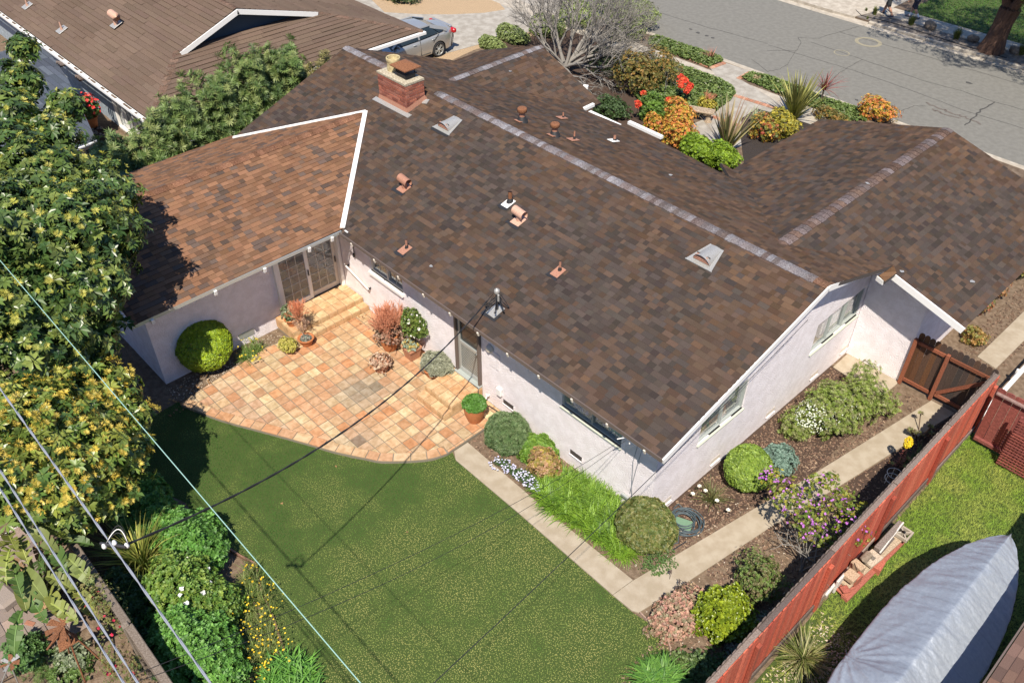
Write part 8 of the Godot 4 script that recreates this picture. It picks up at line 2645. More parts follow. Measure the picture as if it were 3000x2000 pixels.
func pots() -> void:
	var sm := leaf_star(6, 0.05, 0.026, 0.5, 0.2)
	var rose := leaf_star(8, 0.06, 0.034, 0.5, 0.0)
	# big pot of clover at the patio edge
	var o := thing("clover_pot", "large terracotta pot full of green clover at the patio edge", "potted plant", Vector3(-11.424, 0.100, -9.614))
	pot_shape(o, 0.27, 0.56, M.terracotta, 0.012, 0.12)
	var xf := []
	var cols := PackedColorArray()
	crown(xf, cols, Vector3(0, 0.52, 0), Vector3(0.28, 0.2, 0.28), 1500, [L(0.06, 0.15, 0.02), L(0.09, 0.22, 0.03)], 1.0, 0.15, 0.06, 1.5, -0.1, 0.8)
	many(o, "foliage", leaf_star(4, 0.045, 0.042, 0.25, 0.1), M.leaf, xf, cols)
	# bowl with grey plant
	o = thing("grey_plant_bowl", "terracotta bowl with a spreading grey leaved plant beside the back steps", "potted plant", Vector3(-13.373, 0.100, -9.883))
	pot_shape(o, 0.24, 0.27, M.terracotta, 0.02, 0.05)
	xf = []
	cols = PackedColorArray()
	crown(xf, cols, Vector3(0.05, 0.33, -0.1), Vector3(0.44, 0.24, 0.36), 2400, [L(0.3, 0.31, 0.22), L(0.4, 0.41, 0.31), L(0.22, 0.23, 0.16)], 1.0, 0.4, 0.2, 1.5, -0.5)
	many(o, "foliage", leaf_star(9, 0.055, 0.012, 0.6, 0.2), M.leaf, xf, cols)
	# square planter with a white flowering shrub
	o = thing("square_planter", "square pale terracotta planter with a white flowering shrub and grey succulents", "potted plant", Vector3(-14.284, 0.100, -9.928))
	var b := MB.new()
	var prev := []
	for e in [[0.0, 0.13], [0.0, 0.135], [0.33, 0.185], [0.33, 0.205], [0.38, 0.205], [0.38, 0.165], [0.3, 0.16]]:
		var ring := []
		for k in 4:
			ring.append(Vector3([-1, 1, 1, -1][k] * e[1], e[0], [1, 1, -1, -1][k] * e[1]))
		if prev:
			for k in 4:
				b.quad(prev[k], prev[(k + 1) % 4], ring[(k + 1) % 4], ring[k])
		prev = ring
	b.quad(prev[0], prev[1], prev[2], prev[3])
	lpart(o, "planter", b, M.pale_terracotta)
	xf = []
	cols = PackedColorArray()
	crown(xf, cols, Vector3(-0.02, 0.98, -0.16), Vector3(0.34, 0.4, 0.3), 1100, [L(0.07, 0.13, 0.02), L(0.11, 0.18, 0.025), L(0.16, 0.2, 0.04)], 1.0, 0.5, 0.3)
	many(o, "foliage", sm, M.leaf, xf, cols)
	flowers_on(o, Vector3(0, 1.0, -0.14), Vector3(0.34, 0.4, 0.3), 22, [L(0.8, 0.8, 0.72)], 0.045, -0.3)
	xf = []
	cols = PackedColorArray()
	crown(xf, cols, Vector3(0, 0.42, 0.02), Vector3(0.2, 0.12, 0.2), 110, [L(0.3, 0.36, 0.3), L(0.22, 0.3, 0.22), L(0.5, 0.36, 0.08)], 1.0, 0.4, 0.2, 1.5, -0.2)
	many(o, "succulents", rose, M.leaf, xf, cols)
	b = MB.new()
	for k in 4:
		b.tube(PackedVector3Array([Vector3(rf(-0.05, 0.05), 0.36, -0.04), Vector3(rf(-0.15, 0.15), 0.7, -0.1), Vector3(rf(-0.2, 0.2), 1.0, -0.16)]), 0.014, 0.006, 5)
	lpart(o, "stems", b, M.bark)
	# tall pot of pink pencil cactus
	o = thing("pencil_cactus_pot", "tall terracotta pot with a big fan of pink pencil cactus by the white wall", "potted plant", Vector3(-14.975, 0.100, -9.717))
	pot_shape(o, 0.26, 0.52, M.terracotta, 0.02, 0.1)
	coral(o, Vector3(0, 0.45, 0), 44, 0.36, 0.5, L(0.6, 0.34, 0.22), L(0.75, 0.3, 0.17), 0.024)
	xf = []
	cols = PackedColorArray()
	crown(xf, cols, Vector3(0, 0.5, 0), Vector3(0.36, 0.2, 0.36), 420, [L(0.36, 0.2, 0.14), L(0.2, 0.15, 0.1), L(0.45, 0.3, 0.22)], 0.9, 0.4, 0.3, 1.5, -0.6)
	many(o, "trailing_succulent", rose, M.leaf, xf, cols)
	# low fluted pot
	o = thing("fluted_pot", "low fluted clay pot of pink edged rosettes standing on the tiles", "potted plant", Vector3(-14.459, 0.100, -9.033))
	b = MB.new()
	b.lathe(Vector3.ZERO, PackedVector2Array([Vector2(0, 0), Vector2(0.15, 0), Vector2(0.19, 0.24), Vector2(0.215, 0.25), Vector2(0.215, 0.29), Vector2(0.18, 0.29), Vector2(0.0, 0.26)]), 20)
	for k in 16:
		var a := TAU * k / 16.0
		b.tube(PackedVector3Array([Vector3(cos(a) * 0.155, 0.01, sin(a) * 0.155), Vector3(cos(a) * 0.195, 0.25, sin(a) * 0.195)]), 0.018, 0.02, 5)
	lpart(o, "pot", b, M.pale_terracotta)
	xf = []
	cols = PackedColorArray()
	crown(xf, cols, Vector3(0, 0.29, 0), Vector3(0.27, 0.13, 0.27), 230, [L(0.5, 0.34, 0.25), L(0.42, 0.3, 0.2), L(0.6, 0.48, 0.36), L(0.3, 0.14, 0.08)], 0.85, 0.3, 0.2, 1.5, -0.3)
	crown(xf, cols, Vector3(0.16, 0.12, 0.12), Vector3(0.12, 0.14, 0.12), 22, [L(0.5, 0.34, 0.25), L(0.6, 0.48, 0.36)], 0.7)
	many(o, "rosettes", rose, M.leaf, xf, cols)
	# pots on and beside the door steps
	o = thing("step_pot", "small terracotta pot with grey green leaves on the upper door step", "potted plant", Vector3(-17.290, 0.400, -8.170))
	pot_shape(o, 0.16, 0.24, M.terracotta)
	xf = []
	cols = PackedColorArray()
	crown(xf, cols, Vector3(-0.05, 0.36, 0), Vector3(0.2, 0.2, 0.2), 260, [L(0.1, 0.15, 0.06), L(0.34, 0.38, 0.26), L(0.06, 0.1, 0.03)], 1.0, 0.5, 0.3)
	many(o, "foliage", sm, M.leaf, xf, cols)
	o = thing("tall_cactus_pot", "terracotta bowl with one tall red tipped plant in front of the door steps", "potted plant", Vector3(-16.652, 0.100, -8.177))
	pot_shape(o, 0.2, 0.24, M.terracotta, 0.025)
	b = MB.new()
	b.tube(PackedVector3Array([Vector3(-0.08, 0.2, 0), Vector3(-0.16, 0.5, 0.02), Vector3(-0.13, 0.8, 0.0), Vector3(-0.14, 1.1, -0.02)]), 0.02, 0.012, 7, L(0.5, 0.32, 0.22))
	lpart(o, "stem", b, M.flower)
	coral(o, Vector3(-0.14, 0.8, 0), 20, 0.2, 0.55, L(0.6, 0.36, 0.22), L(0.75, 0.22, 0.1), 0.018)
	xf = []
	cols = PackedColorArray()
	crown(xf, cols, Vector3(-0.13, 0.68, 0), Vector3(0.2, 0.25, 0.2), 110, [L(0.5, 0.33, 0.22), L(0.55, 0.36, 0.25)], 0.8, 0.8, 0.4)
	many(o, "twigs", leaf_star(6, 0.09, 0.012, 0.6, 0.1), M.flower, xf, cols)
	xf = []
	cols = PackedColorArray()
	crown(xf, cols, Vector3(0.03, 0.23, 0.02), Vector3(0.13, 0.06, 0.13), 70, [L(0.2, 0.26, 0.22), L(0.3, 0.26, 0.22)], 0.7, 0.4, 0.2, 1.5, -0.1)
	many(o, "succulents", rose, M.leaf, xf, cols)
	o = thing("yellow_sedum_pot", "low pot overflowing with yellow green sedum at the edge of the bed", "potted plant", Vector3(-16.752, 0.100, -7.662))
	pot_shape(o, 0.15, 0.16, M.terracotta)
	xf = []
	cols = PackedColorArray()
	crown(xf, cols, Vector3(0, 0.2, 0), Vector3(0.27, 0.17, 0.22), 420, [L(0.45, 0.4, 0.08), L(0.34, 0.33, 0.06), L(0.55, 0.48, 0.14)], 0.7, 0.3, 0.15, 1.5, -0.4)
	many(o, "foliage", rose, M.leaf, xf, cols)
	# irrigation riser and tube on the back steps
	o = thing("step_hose", "thin black hose crossing the upper back step", "hose", Vector3(-12.461, 0.400, -10.246))
	b = MB.new()
	b.tube(PackedVector3Array([Vector3(-12.982, 0.430, -10.275), Vector3(-12.807, 0.420, -10.253), Vector3(-12.315, 0.420, -10.193), Vector3(-11.945, 0.430, -10.177), Vector3(-11.921, 0.400, -10.180), Vector3(-11.866, 0.340, -10.129)]), 0.012, 0.012, 6)
	part(o, "tube", b, M.black)
	# old handle frame lying by the ball shrub
	o = thing("wire_stand", "bent wire stand leaning on the left wing wall", "stand", Vector3(-17.914, 0.000, -7.170))
	b = MB.new()
	var p := Vector3(-17.795, 0.000, -7.296)
	b.tube(PackedVector3Array([p + Vector3(-0.25, 0.0, 0.05), p + Vector3(-0.27, 0.3, 0.08), p + Vector3(-0.27, 0.34, -0.3), p + Vector3(-0.25, 0.08, -0.4)]), 0.01, 0.01, 5)
	part(o, "hoop", b, M.dark_metal)

# ---------- overhead lines ----------
func cable(called: String, label: String, a: Vector3, b_: Vector3, sag: float, r: float, m: Material, twist := 1, n := 60) -> Node3D:
	var o := thing(called, label, "cable", Vector3((a.x + b_.x) / 2, 0, (a.z + b_.z) / 2))
	for s in twist:
		var b := MB.new()
		var pts := PackedVector3Array()
		for k in n + 1:
			var t := float(k) / n
			var off := Vector3.ZERO
			if twist > 1:
				var w := t * a.distance_to(b_) * 7.0 + s * TAU / twist
				off = Vector3(0, cos(w), sin(w)) * r * 0.85
			pts.append(a.lerp(b_, t) + Vector3.DOWN * sag * 4.0 * t * (1.0 - t) + off)
		b.tube(pts, r, r, 6)
		part(o, "strand", b, m)
	return o

func cables() -> void:
	cable("overhead_cable", "pale teal overhead cable crossing the avocado and the lawn", Vector3(-46, 6.1, -2.15), Vector3(16, 6.1, -2.15), 0.0, 0.007, M.cable_white)
	cable("overhead_cable", "twisted grey overhead cable that carries the tap bracket", Vector3(-46, 6.5, -0.88), Vector3(16, 6.5, -0.88), 0.04, 0.009, M.cable_grey, 2, 500)
	cable("overhead_cable", "twisted grey overhead cable at the bottom left, outer one of the close pair", Vector3(-46, 6.45, -0.17), Vector3(16, 6.45, -0.21), 0.03, 0.008, M.cable_grey, 2, 500)
	cable("overhead_cable", "twisted grey overhead cable at the bottom left, inner one of the close pair", Vector3(-46, 6.4, -0.31), Vector3(16, 6.4, -0.31), 0.03, 0.008, M.cable_grey, 2, 500)
	var g := Vector3(-8.162, 6.420, -0.897)
	cable("service_drop", "black service cable sagging from the tap bracket to the roof mast", g + Vector3(0.1, 0.0, -0.12), Vector3(-11.6, 3.35, -10.25), 0.75, 0.012, M.black, 2, 260)
	# two thin wires from the eave to the overhead pair, one from the gable
	cable("thin_wire", "thin wire from the rear eave corner over the path, left one of two", Vector3(-7.163, 2.487, -9.900), Vector3(-6.4, 6.35, -0.31), 0.35, 0.0045, M.black)
	cable("thin_wire", "thin wire from the rear eave corner over the path, right one of two", Vector3(-7.093, 2.509, -9.900), Vector3(-6.3, 6.35, -0.31), 0.6, 0.0045, M.black)
	cable("gable_wire", "single wire running past the gable wall and over the lawn corner", Vector3(-6.050, 3.719, -14.504), Vector3(-4.093, 6.200, -2.367), 0.15, 0.006, M.black)
	var o := thing("tap_bracket", "dark bracket with white insulators and looped leads on the overhead cable", "cable bracket", g)
	var b := MB.new()
	var d := Vector3(0.14, 0, -0.11).normalized()
	b.bev(Vector3.ZERO, Vector3(0.035, 0.05, 0.36), 0.01, Basis(Vector3.UP.cross(d).normalized(), Vector3.UP, d))
	lpart(o, "arm", b, M.dark_metal)
	b = MB.new()
	for e in [Vector3(0.12, 0.0, -0.12), Vector3(-0.08, -0.02, 0.09), Vector3(0.02, 0.05, -0.02)]:
		b.lathe(e + Vector3(0, -0.03, 0), PackedVector2Array([Vector2(0, 0), Vector2(0.025, 0.0), Vector2(0.03, 0.03), Vector2(0.018, 0.07), Vector2(0, 0.075)]), 10)
	lpart(o, "insulator", b, M.white_paint)
	for e in [[0.16, 0.1, M.white_paint], [0.12, 0.2, M.black], [0.2, 0.05, M.black]]:
		b = MB.new()
		var pts := PackedVector3Array()
		for k in 13:
			var a := PI * k / 12.0
			pts.append(Vector3(-0.06, 0.03, 0.06).lerp(Vector3(0.14, 0.03, -0.14), k / 12.0) + Vector3(-0.25, 0.6, -0.35) * sin(a) * e[0] * 1.6)
		b.tube(pts, 0.006, 0.006, 5)
		lpart(o, "lead", b, e[2])
	# fixing at the eave
	o = thing("eave_insulator", "white clamp and insulators under the rear eave corner", "insulator", Vector3(-6.948, 2.740, -9.850))
	b = MB.new()
	b.bev(Vector3(0, 0, 0), Vector3(0.06, 0.09, 0.06), 0.02)
	b.bev(Vector3(0.02, -0.13, 0.0), Vector3(0.03, 0.05, 0.03), 0.01)
	b.tube(PackedVector3Array([Vector3(-0.22, -0.12, 0.1), Vector3(-0.1, -0.03, 0.04), Vector3(0, 0.03, 0.0)]), 0.014, 0.01, 6)
	lpart(o, "clamp", b, M.white_paint)

# ---------- car ----------
func car() -> void:
	var o := thing("parked_car", "silver saloon car parked in the neighbour's drive with its tail to the street", "car", Vector3(-30.22, 0.01, -21.95))
	# built with the nose along +z
	var paint := mat("car_paint", L(0.42, 0.42, 0.4), 0.3, null, 1.0, null, 1.0, 0.5)
	paint.clearcoat_enabled = true
	paint.clearcoat = 1.0
	paint.clearcoat_roughness = 0.05
	var hw := func(z: float) -> float:
		var t := clampf((absf(z) - 1.7) / 0.75, 0, 1)
		return 0.925 - 0.17 * t * t
	var top := func(z: float) -> float: # bonnet, belt and boot line
		if z > 0.9:
			return lerpf(0.98, 0.72, pow(clampf((z - 0.9) / 1.55, 0, 1), 1.6))
		if z < -1.75:
			return lerpf(1.1, 1.04, clampf((-1.75 - z) / 0.7, 0, 1))
		return lerpf(1.06, 0.98, clampf((z + 1.75) / 2.65, 0, 1))
	var b := MB.new()
	var arch := func(z: float) -> float: # lower edge of the side over the wheels
		var y := 0.24
		for c in [-1.42, 1.42]:
			var d := absf(z - c)
			if d < 0.39:
				y = maxf(y, 0.33 + sqrt(0.39 * 0.39 - d * d))
		return y
	b.grid(96, 22, func(u: float, v: float) -> Vector3:
		var z := lerpf(-2.45, 2.45, u)
		var w: float = hw.call(z)
		var h: float = top.call(z)
		var s := v * 2 - 1
		var a := absf(s)
		var lo: float = arch.call(z)
		var e := 1.0 - 0.16 * pow(absf(z) / 2.45, 8.0)
		if a > 0.5:
			var q := (a - 0.5) / 0.5
			var y := lerpf(h - 0.06, lo, q)
			var x := w * (1.0 - 0.05 * pow(clampf((y - 0.62) / 0.45, 0, 1), 2.0) - 0.05 * clampf((0.5 - y) / 0.3, 0, 1)) + 0.012 * exp(-pow((y - 0.78) / 0.03, 2.0))
			return Vector3(x * signf(s) * e, y, z)
		var q := a / 0.5
		return Vector3(w * 0.955 * signf(s) * q * e, h - 0.06 * pow(q, 5.0) + 0.03 * (1.0 - q * q), z), func(_u, _v, _p): return Color.WHITE)
	for s in [-1.0, 1.0]:
		var z: float = 2.44 * s
		var w: float = hw.call(z) * 0.84
		var h: float = top.call(z)
		b.face([Vector3(-w, 0.25, z), Vector3(w, 0.25, z), Vector3(w, 0.6, z + 0.06 * s), Vector3(-w, 0.6, z + 0.06 * s)], Vector3(0, 0, s))
		b.face([Vector3(-w, 0.6, z + 0.06 * s), Vector3(w, 0.6, z + 0.06 * s), Vector3(w, h - 0.03, z), Vector3(-w, h - 0.03, z)], Vector3(0, 0, s))
	b.bev(Vector3(0, 1.075, -2.36), Vector3(1.3, 0.03, 0.12), 0.012)
	lpart(o, "body", b, paint)
	b = MB.new()
	b.bx(Vector3(0, 0.42, 0), Vector3(1.5, 0.4, 4.6))
	lpart(o, "underbody", b, M.black)
	# cabin: roof skin with pillars, then the glass
	var roofy := func(z: float) -> float: return 1.47 - 0.05 * pow((z + 0.45) / 0.75, 2.0)
	b = MB.new()
	b.grid(16, 12, func(u: float, v: float) -> Vector3:
		var z := lerpf(-1.15, 0.28, u)
		var s := v * 2 - 1
		return Vector3(s * 0.64, roofy.call(z) - 0.04 * s * s - 0.02 * pow(absf(s), 8.0), z), func(_u, _v, _p): return Color.WHITE)
	for s in [-1.0, 1.0]:
		for e in [[Vector3(0.64, 1.37, 0.28), Vector3(0.83, 0.98, 1.05), 0.06], [Vector3(0.64, 1.37, -1.15), Vector3(0.84, 1.07, -1.95), 0.16], [Vector3(0.655, 1.4, -0.42), Vector3(0.86, 1.0, -0.38), 0.07], [Vector3(0.645, 1.405, 0.28), Vector3(0.645, 1.405, -1.15), 0.06]]:
			var p: Vector3 = e[0]
			var q: Vector3 = e[1]
			b.bar(Vector3(p.x * s, p.y, p.z), Vector3(q.x * s, q.y, q.z), e[2], 0.05, Vector3(s, 0.5, 0).normalized())
	lpart(o, "roof", b, paint)
	b = MB.new()
	b.quad(Vector3(-0.62, 1.385, 0.3), Vector3(-0.8, 0.985, 1.05), Vector3(0.8, 0.985, 1.05), Vector3(0.62, 1.385, 0.3))
	lpart(o, "windscreen", b, M.dark_glass)
	b = MB.new()
	b.quad(Vector3(0.6, 1.385, -1.16), Vector3(0.78, 1.095, -1.92), Vector3(-0.78, 1.095, -1.92), Vector3(-0.6, 1.385, -1.16))
	lpart(o, "rear_window", b, M.dark_glass)
	for s in [-1.0, 1.0]:
		for e in [[Vector3(0.655, 1.37, 0.25), Vector3(0.845, 0.99, 0.98), Vector3(0.865, 1.01, -0.34), Vector3(0.66, 1.38, -0.38)], [Vector3(0.66, 1.38, -0.45), Vector3(0.866, 1.015, -0.41), Vector3(0.86, 1.06, -1.45), Vector3(0.655, 1.37, -1.1)], [Vector3(0.66, 1.355, -1.16), Vector3(0.862, 1.07, -1.48), Vector3(0.84, 1.1, -1.8), Vector3(0.7, 1.31, -1.3)]]:
			b = MB.new()
			var q := []
			for p in e:
				q.append(Vector3((p.x + 0.004) * s, p.y, p.z))
			b.face(q, Vector3(s, 0.4, 0))
			lpart(o, "side_window", b, M.dark_glass)
		b = MB.new()
		b.bev(Vector3(0.97 * s, 1.03, 0.82), Vector3(0.2, 0.13, 0.11), 0.04)
		lpart(o, "mirror", b, mat("mirror_paint", L(0.5, 0.48, 0.46), 0.3, null, 1, null, 1, 0.4))
		for z in [0.0, -1.02]:
			b = MB.new()
			b.bev(Vector3(0.93 * s, 0.87, z - 0.1), Vector3(0.035, 0.03, 0.17), 0.012)
			lpart(o, "door_handle", b, M.alu)
		for e in [[Vector3(0.915, 0.98, -0.4), Vector3(0.925, 0.34, -0.42)], [Vector3(0.9, 0.98, 0.98), Vector3(0.92, 0.34, 0.95)], [Vector3(0.905, 1.03, -1.45), Vector3(0.935, 0.75, -1.1)], [Vector3(0.91, 0.32, 0.9), Vector3(0.91, 0.32, -0.95)]]:
			b = MB.new()
			b.bar(Vector3(e[0].x * s, e[0].y, e[0].z), Vector3(e[1].x * s, e[1].y, e[1].z), 0.01, 0.02, Vector3(s, 0, 0))
			lpart(o, "door_seam", b, M.black)
		b = MB.new()
		b.bev(Vector3(0.72 * s, 0.9, -2.4), Vector3(0.34, 0.2, 0.2), 0.05)
		lpart(o, "tail_light", b, mat("tail_red", L(0.4, 0.01, 0.015), 0.2))
		for z in [-1.42, 1.42]:
			b = MB.new()
			var at := Vector3(0.72 * s, 0.335, z)
			var bs := Basis(Vector3.BACK, -PI / 2 * s)
			b.lathe(at, PackedVector2Array([Vector2(0.2, 0.0), Vector2(0.31, 0.0), Vector2(0.335, 0.03), Vector2(0.335, 0.17), Vector2(0.31, 0.2), Vector2(0.245, 0.2), Vector2(0.24, 0.15)]), 28, Color.WHITE, bs)
			var w := lpart(o, "wheel", b, M.rubber)
			b = MB.new()
			b.lathe(at, PackedVector2Array([Vector2(0.0, 0.13), Vector2(0.23, 0.13), Vector2(0.245, 0.15), Vector2(0.245, 0.195), Vector2(0.228, 0.198), Vector2(0.225, 0.15)]), 28, Color.WHITE, bs)
			for k in 10:
				var a := TAU * k / 10.0 + (0.12 if k % 2 else -0.12)
				var d := Vector3(0, sin(a), cos(a))
				b.bar(at + Vector3(0.185 * s, 0, 0) + d * 0.04, at + Vector3(0.18 * s, 0, 0) + d * 0.235, 0.03, 0.02, Vector3(s, 0, 0))
			b.lathe(at, PackedVector2Array([Vector2(0.06, 0.15), Vector2(0.055, 0.2), Vector2(0.0, 0.205)]), 12, Color.WHITE, bs)
			lpart(w, "rim", b, M.alu)
			b = MB.new()
			b.lathe(at, PackedVector2Array([Vector2(0.0, 0.134), Vector2(0.222, 0.134)]), 20, Color.WHITE, bs)
			lpart(w, "brake_disc", b, M.black)

# ---------- people ----------
# a smooth skin round tapered bones: [a, b, radius at a, radius at b]
func flesh(bones: Array, cell: float, k: float, col: Color) -> MB:
	var f := {}
	var reach := k * 5.0
	for e in bones:
		var a: Vector3 = e[0]
		var c: Vector3 = e[1]
		var rm := maxf(e[2], e[3]) + reach
		var lo := ((a.min(c) - Vector3.ONE * rm) / cell).floor()
		var hi := ((a.max(c) + Vector3.ONE * rm) / cell).ceil()
		var ac := c - a
		var l2 := maxf(ac.length_squared(), 1e-9)
		for x in range(int(lo.x), int(hi.x) + 1):
			for y in range(int(lo.y), int(hi.y) + 1):
				for z in range(int(lo.z), int(hi.z) + 1):
					var p := Vector3(x, y, z) * cell
					var t := clampf((p - a).dot(ac) / l2, 0, 1)
					var d := p.distance_to(a + ac * t) - lerpf(e[2], e[3], t)
					if d < reach:
						var key := Vector3i(x, y, z)
						f[key] = f.get(key, 0.0) + exp(-d / k)
	var m := MB.new()
	var id := {}
	var val := func(q: Vector3i) -> float: return -k * log(maxf(f.get(q, 0.0), 1e-4))
	var corners := [Vector3i(0, 0, 0), Vector3i(1, 0, 0), Vector3i(0, 1, 0), Vector3i(1, 1, 0), Vector3i(0, 0, 1), Vector3i(1, 0, 1), Vector3i(0, 1, 1), Vector3i(1, 1, 1)]
	var keys := f.keys()
	for q in keys:
		var v: Array = []
		var neg := 0
		for c in corners:
			var d: float = val.call(q + c)
			v.append(d)
			if d < 0:
				neg += 1
		if neg == 0 or neg == 8:
			continue
		var s := Vector3.ZERO
		var n := 0
		for i in 8:
			for bit in [1, 2, 4]:
				if not i & bit:
					var j: int = i | bit
					if (v[i] < 0) != (v[j] < 0):
						s += Vector3(corners[i]).lerp(Vector3(corners[j]), v[i] / (v[i] - v[j]))
						n += 1
		var g := Vector3(v[1] + v[3] + v[5] + v[7] - v[0] - v[2] - v[4] - v[6], v[2] + v[3] + v[6] + v[7] - v[0] - v[1] - v[4] - v[5], v[4] + v[5] + v[6] + v[7] - v[0] - v[1] - v[2] - v[3])
		id[q] = m.vert((Vector3(q) + s / n) * cell, g.normalized(), col)
	for q in id:
		for ax in 3:
			var d: Vector3i = [Vector3i(1, 0, 0), Vector3i(0, 1, 0), Vector3i(0, 0, 1)][ax]
			var v0: float = val.call(q)
			var v1: float = val.call(q + d)
			if (v0 < 0) == (v1 < 0):
				continue
			var u: Vector3i = [Vector3i(0, 1, 0), Vector3i(0, 0, 1), Vector3i(1, 0, 0)][ax]
			var w: Vector3i = [Vector3i(0, 0, 1), Vector3i(1, 0, 0), Vector3i(0, 1, 0)][ax]
			if id.has(q - u) and id.has(q - w) and id.has(q - u - w):
				var a: int = id[q]
				var b: int = id[q - u]
				var c: int = id[q - u - w]
				var e: int = id[q - w]
				if v0 < 0:
					m.i.append_array([a, c, b, a, e, c])
				else:
					m.i.append_array([a, b, c, a, c, e])
	return m

func walker(label: String, at: Vector3, face_: float, stride: float, shirt: Color, shorts: Color, skin: Color, hair: Color, socks: bool) -> void:
	var o := thing("person", label, "person", at)
	o.rotation.y = face_
	# faces +x; left is -z
	var hip := Vector3(0, 0.92, 0)
	var chest := Vector3(0.02, 1.3, 0)
	var neck := Vector3(0.03, 1.5, 0)
	var head := Vector3(0.06, 1.66, 0)
	var bones := [[hip, chest, 0.125, 0.13], [chest, neck, 0.1, 0.06], [neck, head, 0.052, 0.06], [head + Vector3(-0.015, 0.02, 0), head + Vector3(0.015, -0.03, 0), 0.088, 0.07], [hip + Vector3(0, -0.02, -0.08), hip + Vector3(0, -0.02, 0.08), 0.12, 0.12], [chest + Vector3(0, 0.11, -0.17), chest + Vector3(0, 0.11, 0.17), 0.06, 0.06], [head + Vector3(0.08, -0.01, 0), head + Vector3(0.1, -0.025, 0), 0.014, 0.017]]
	var legs := []
	var feet := []
	var arms := []
	for s in [-1.0, 1.0]:
		var f: float = stride * s
		var k := Vector3(f * 0.55 + 0.05, 0.49, 0.09 * s)
		var a := Vector3(f * 1.15 - (0.1 if f < 0 else 0.0), 0.1 + (0.06 if f < 0 else 0.0), 0.085 * s)
		var toe := a + Vector3(0.17, -0.06 if f > 0 else -0.09, 0.01 * s)
		legs.append([hip + Vector3(0, -0.03, 0.085 * s), k, 0.088, 0.056])
		legs.append([k, k.lerp(a, 0.35), 0.054, 0.058])
		legs.append([k.lerp(a, 0.35), a, 0.058, 0.036])
		feet.append([a, toe, k])
		var sh := chest + Vector3(0, 0.1, 0.2 * s)
		var el := sh + Vector3(-f * 0.4 - 0.03, -0.28, 0.05 * s)
		var wr := el + Vector3(-f * 0.5 + 0.12, -0.22, -0.02 * s)
		arms.append([sh, el, 0.05, 0.04])
		arms.append([el, wr, 0.04, 0.027])
		feet.append([wr, wr - el, s])
	var body := bones + legs + arms
	for e in [feet[0], feet[2]]:
		body.append([e[0], e[1], 0.036, 0.03])
	var sk := flesh(body, 0.017, 0.018, skin)
	for e in [feet[1], feet[3]]:
		var d: Vector3 = e[1].normalized()
		var w: Vector3 = e[0]
		var side := Vector3(1, 0, 0).cross(d).normalized()
		var fwd := side.cross(d).normalized()
		var hb := [[w - d * 0.03, w + d * 0.05, 0.024, 0.026], [w + d * 0.05 - fwd * 0.022, w + d * 0.085 - fwd * 0.022, 0.016, 0.015], [w + d * 0.05 + fwd * 0.022, w + d * 0.085 + fwd * 0.022, 0.016, 0.014]]
		for k in 4:
			var base := w + d * 0.088 + fwd * (0.031 - k * 0.02)
			var len: float = [0.07, 0.082, 0.078, 0.06][k]
			var curl: Vector3 = side * e[2] * -0.5
			var m1 := base + (d + curl * 0.3).normalized() * len * 0.5
			hb.append([base, m1, 0.009, 0.0085])
			hb.append([m1, m1 + (d + curl).normalized() * len * 0.5, 0.0085, 0.0075])
		var t0 := w + d * 0.03 + fwd * 0.026
		hb.append([t0, t0 + (d + fwd * 0.9).normalized() * 0.04, 0.012, 0.01])
		hb.append([t0 + (d + fwd * 0.9).normalized() * 0.04, t0 + (d + fwd * 0.9).normalized() * 0.04 + d * 0.032, 0.01, 0.008])
		var hand := flesh(hb, 0.0055, 0.004, skin)
		var n0 := sk.v.size()
		sk.v.append_array(hand.v)
		sk.n.append_array(hand.n)
		sk.c.append_array(hand.c)
		sk.u.append_array(hand.u)
		for i in hand.i:
			sk.i.append(i + n0)
	lpart(o, "body", sk, mat("skin", L(1, 1, 1), 0.6, null, 1, null, 1, 0.0, true))
	var sh := []
	for e in [[hip + Vector3(0, 0.08, 0), chest, 0.15, 0.155], [chest, chest + Vector3(0, 0.12, 0), 0.13, 0.09], [chest + Vector3(0, 0.1, -0.17), chest + Vector3(0, 0.1, 0.17), 0.075, 0.075]]:
		sh.append(e)
	for k in [0, 2]:
		sh.append([arms[k][0], arms[k][0].lerp(arms[k][1], 0.55), 0.072, 0.066])
	lpart(o, "shirt", flesh(sh, 0.02, 0.02, shirt), M.plain)
	var so := [[hip + Vector3(0, 0.06, 0), hip + Vector3(0, -0.05, 0), 0.145, 0.14], [hip + Vector3(0, -0.02, -0.08), hip + Vector3(0, -0.02, 0.08), 0.135, 0.135]]
	for k in [0, 3]:
		so.append([legs[k][0], legs[k][0].lerp(legs[k][1], 0.85), 0.108, 0.095])
	lpart(o, "shorts", flesh(so, 0.02, 0.018, shorts), M.plain)
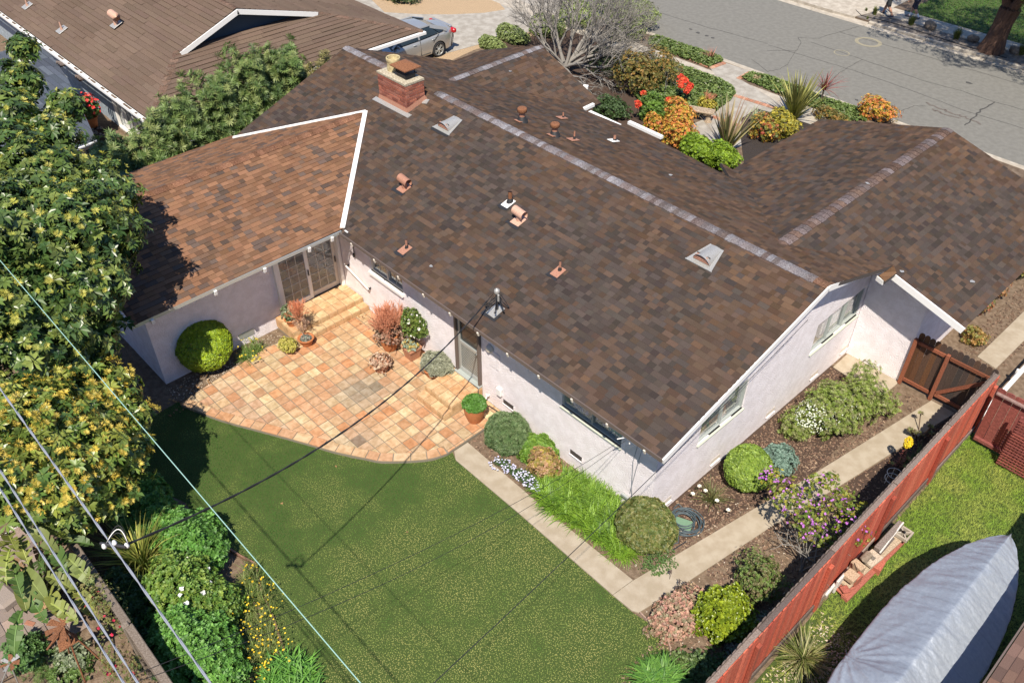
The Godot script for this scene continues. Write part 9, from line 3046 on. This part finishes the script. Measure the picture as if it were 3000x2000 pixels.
	for e in [feet[0], feet[2]]:
		var a: Vector3 = e[0]
		var toe: Vector3 = e[1]
		var d: Vector3 = (toe - a).normalized()
		if socks:
			lpart(o, "sock", flesh([[a, a.lerp(e[2], 0.36), 0.048, 0.054]], 0.012, 0.008, L(0.8, 0.8, 0.82)), M.plain)
		lpart(o, "shoe", flesh([[a + Vector3(-0.03, -0.03, 0), toe, 0.052, 0.045], [a + Vector3(-0.04, -0.045, 0), toe + Vector3(0.03, -0.005, 0), 0.045, 0.036]], 0.012, 0.01, L(0.06, 0.065, 0.09)), M.plain)
		lpart(o, "sole", flesh([[a + Vector3(-0.045, -0.085, 0), toe + Vector3(0.03, -0.045, 0), 0.028, 0.026]], 0.012, 0.006, L(0.75, 0.75, 0.75)), M.plain)
	var hb := MB.new()
	var hm := flesh([[head + Vector3(-0.03, 0.04, 0), head + Vector3(0.0, 0.055, 0), 0.085, 0.08], [head + Vector3(-0.055, 0.0, 0), head + Vector3(-0.06, -0.05, 0), 0.062, 0.045]], 0.014, 0.012, hair)
	lpart(o, "hair", hm, M.plain)
	hb = MB.new()
	for s in [-1.0, 1.0]:
		hb.lathe(head + Vector3(0.072, 0.005, 0.03 * s), PackedVector2Array([Vector2(0, 0), Vector2(0.009, 0.006), Vector2(0, 0.012)]), 8)
	hb.bx(head + Vector3(0.078, -0.06, 0), Vector3(0.008, 0.006, 0.042))
	lpart(o, "face_features", hb, M.room_dark)
	hb = MB.new()
	for s in [-1.0, 1.0]:
		hb.bev(head + Vector3(-0.005, -0.005, 0.088 * s), Vector3(0.04, 0.055, 0.02), 0.009, Basis.IDENTITY, skin)
	lpart(o, "ear", hb, M.skin)

func people() -> void:
	walker("person walking in dark shorts with bare legs, cut off by the top edge", Vector3(-18.263, 0.000, -42.616), PI - 0.25, 0.26, L(0.05, 0.05, 0.06), L(0.025, 0.028, 0.035), L(0.42, 0.22, 0.14), L(0.04, 0.03, 0.025), false)
	walker("person in pale blue shirt, navy shorts and white socks on the far pavement", Vector3(-17.212, 0.000, -43.214), PI + 0.1, 0.16, L(0.35, 0.45, 0.58), L(0.02, 0.025, 0.05), L(0.45, 0.26, 0.18), L(0.06, 0.045, 0.035), true)
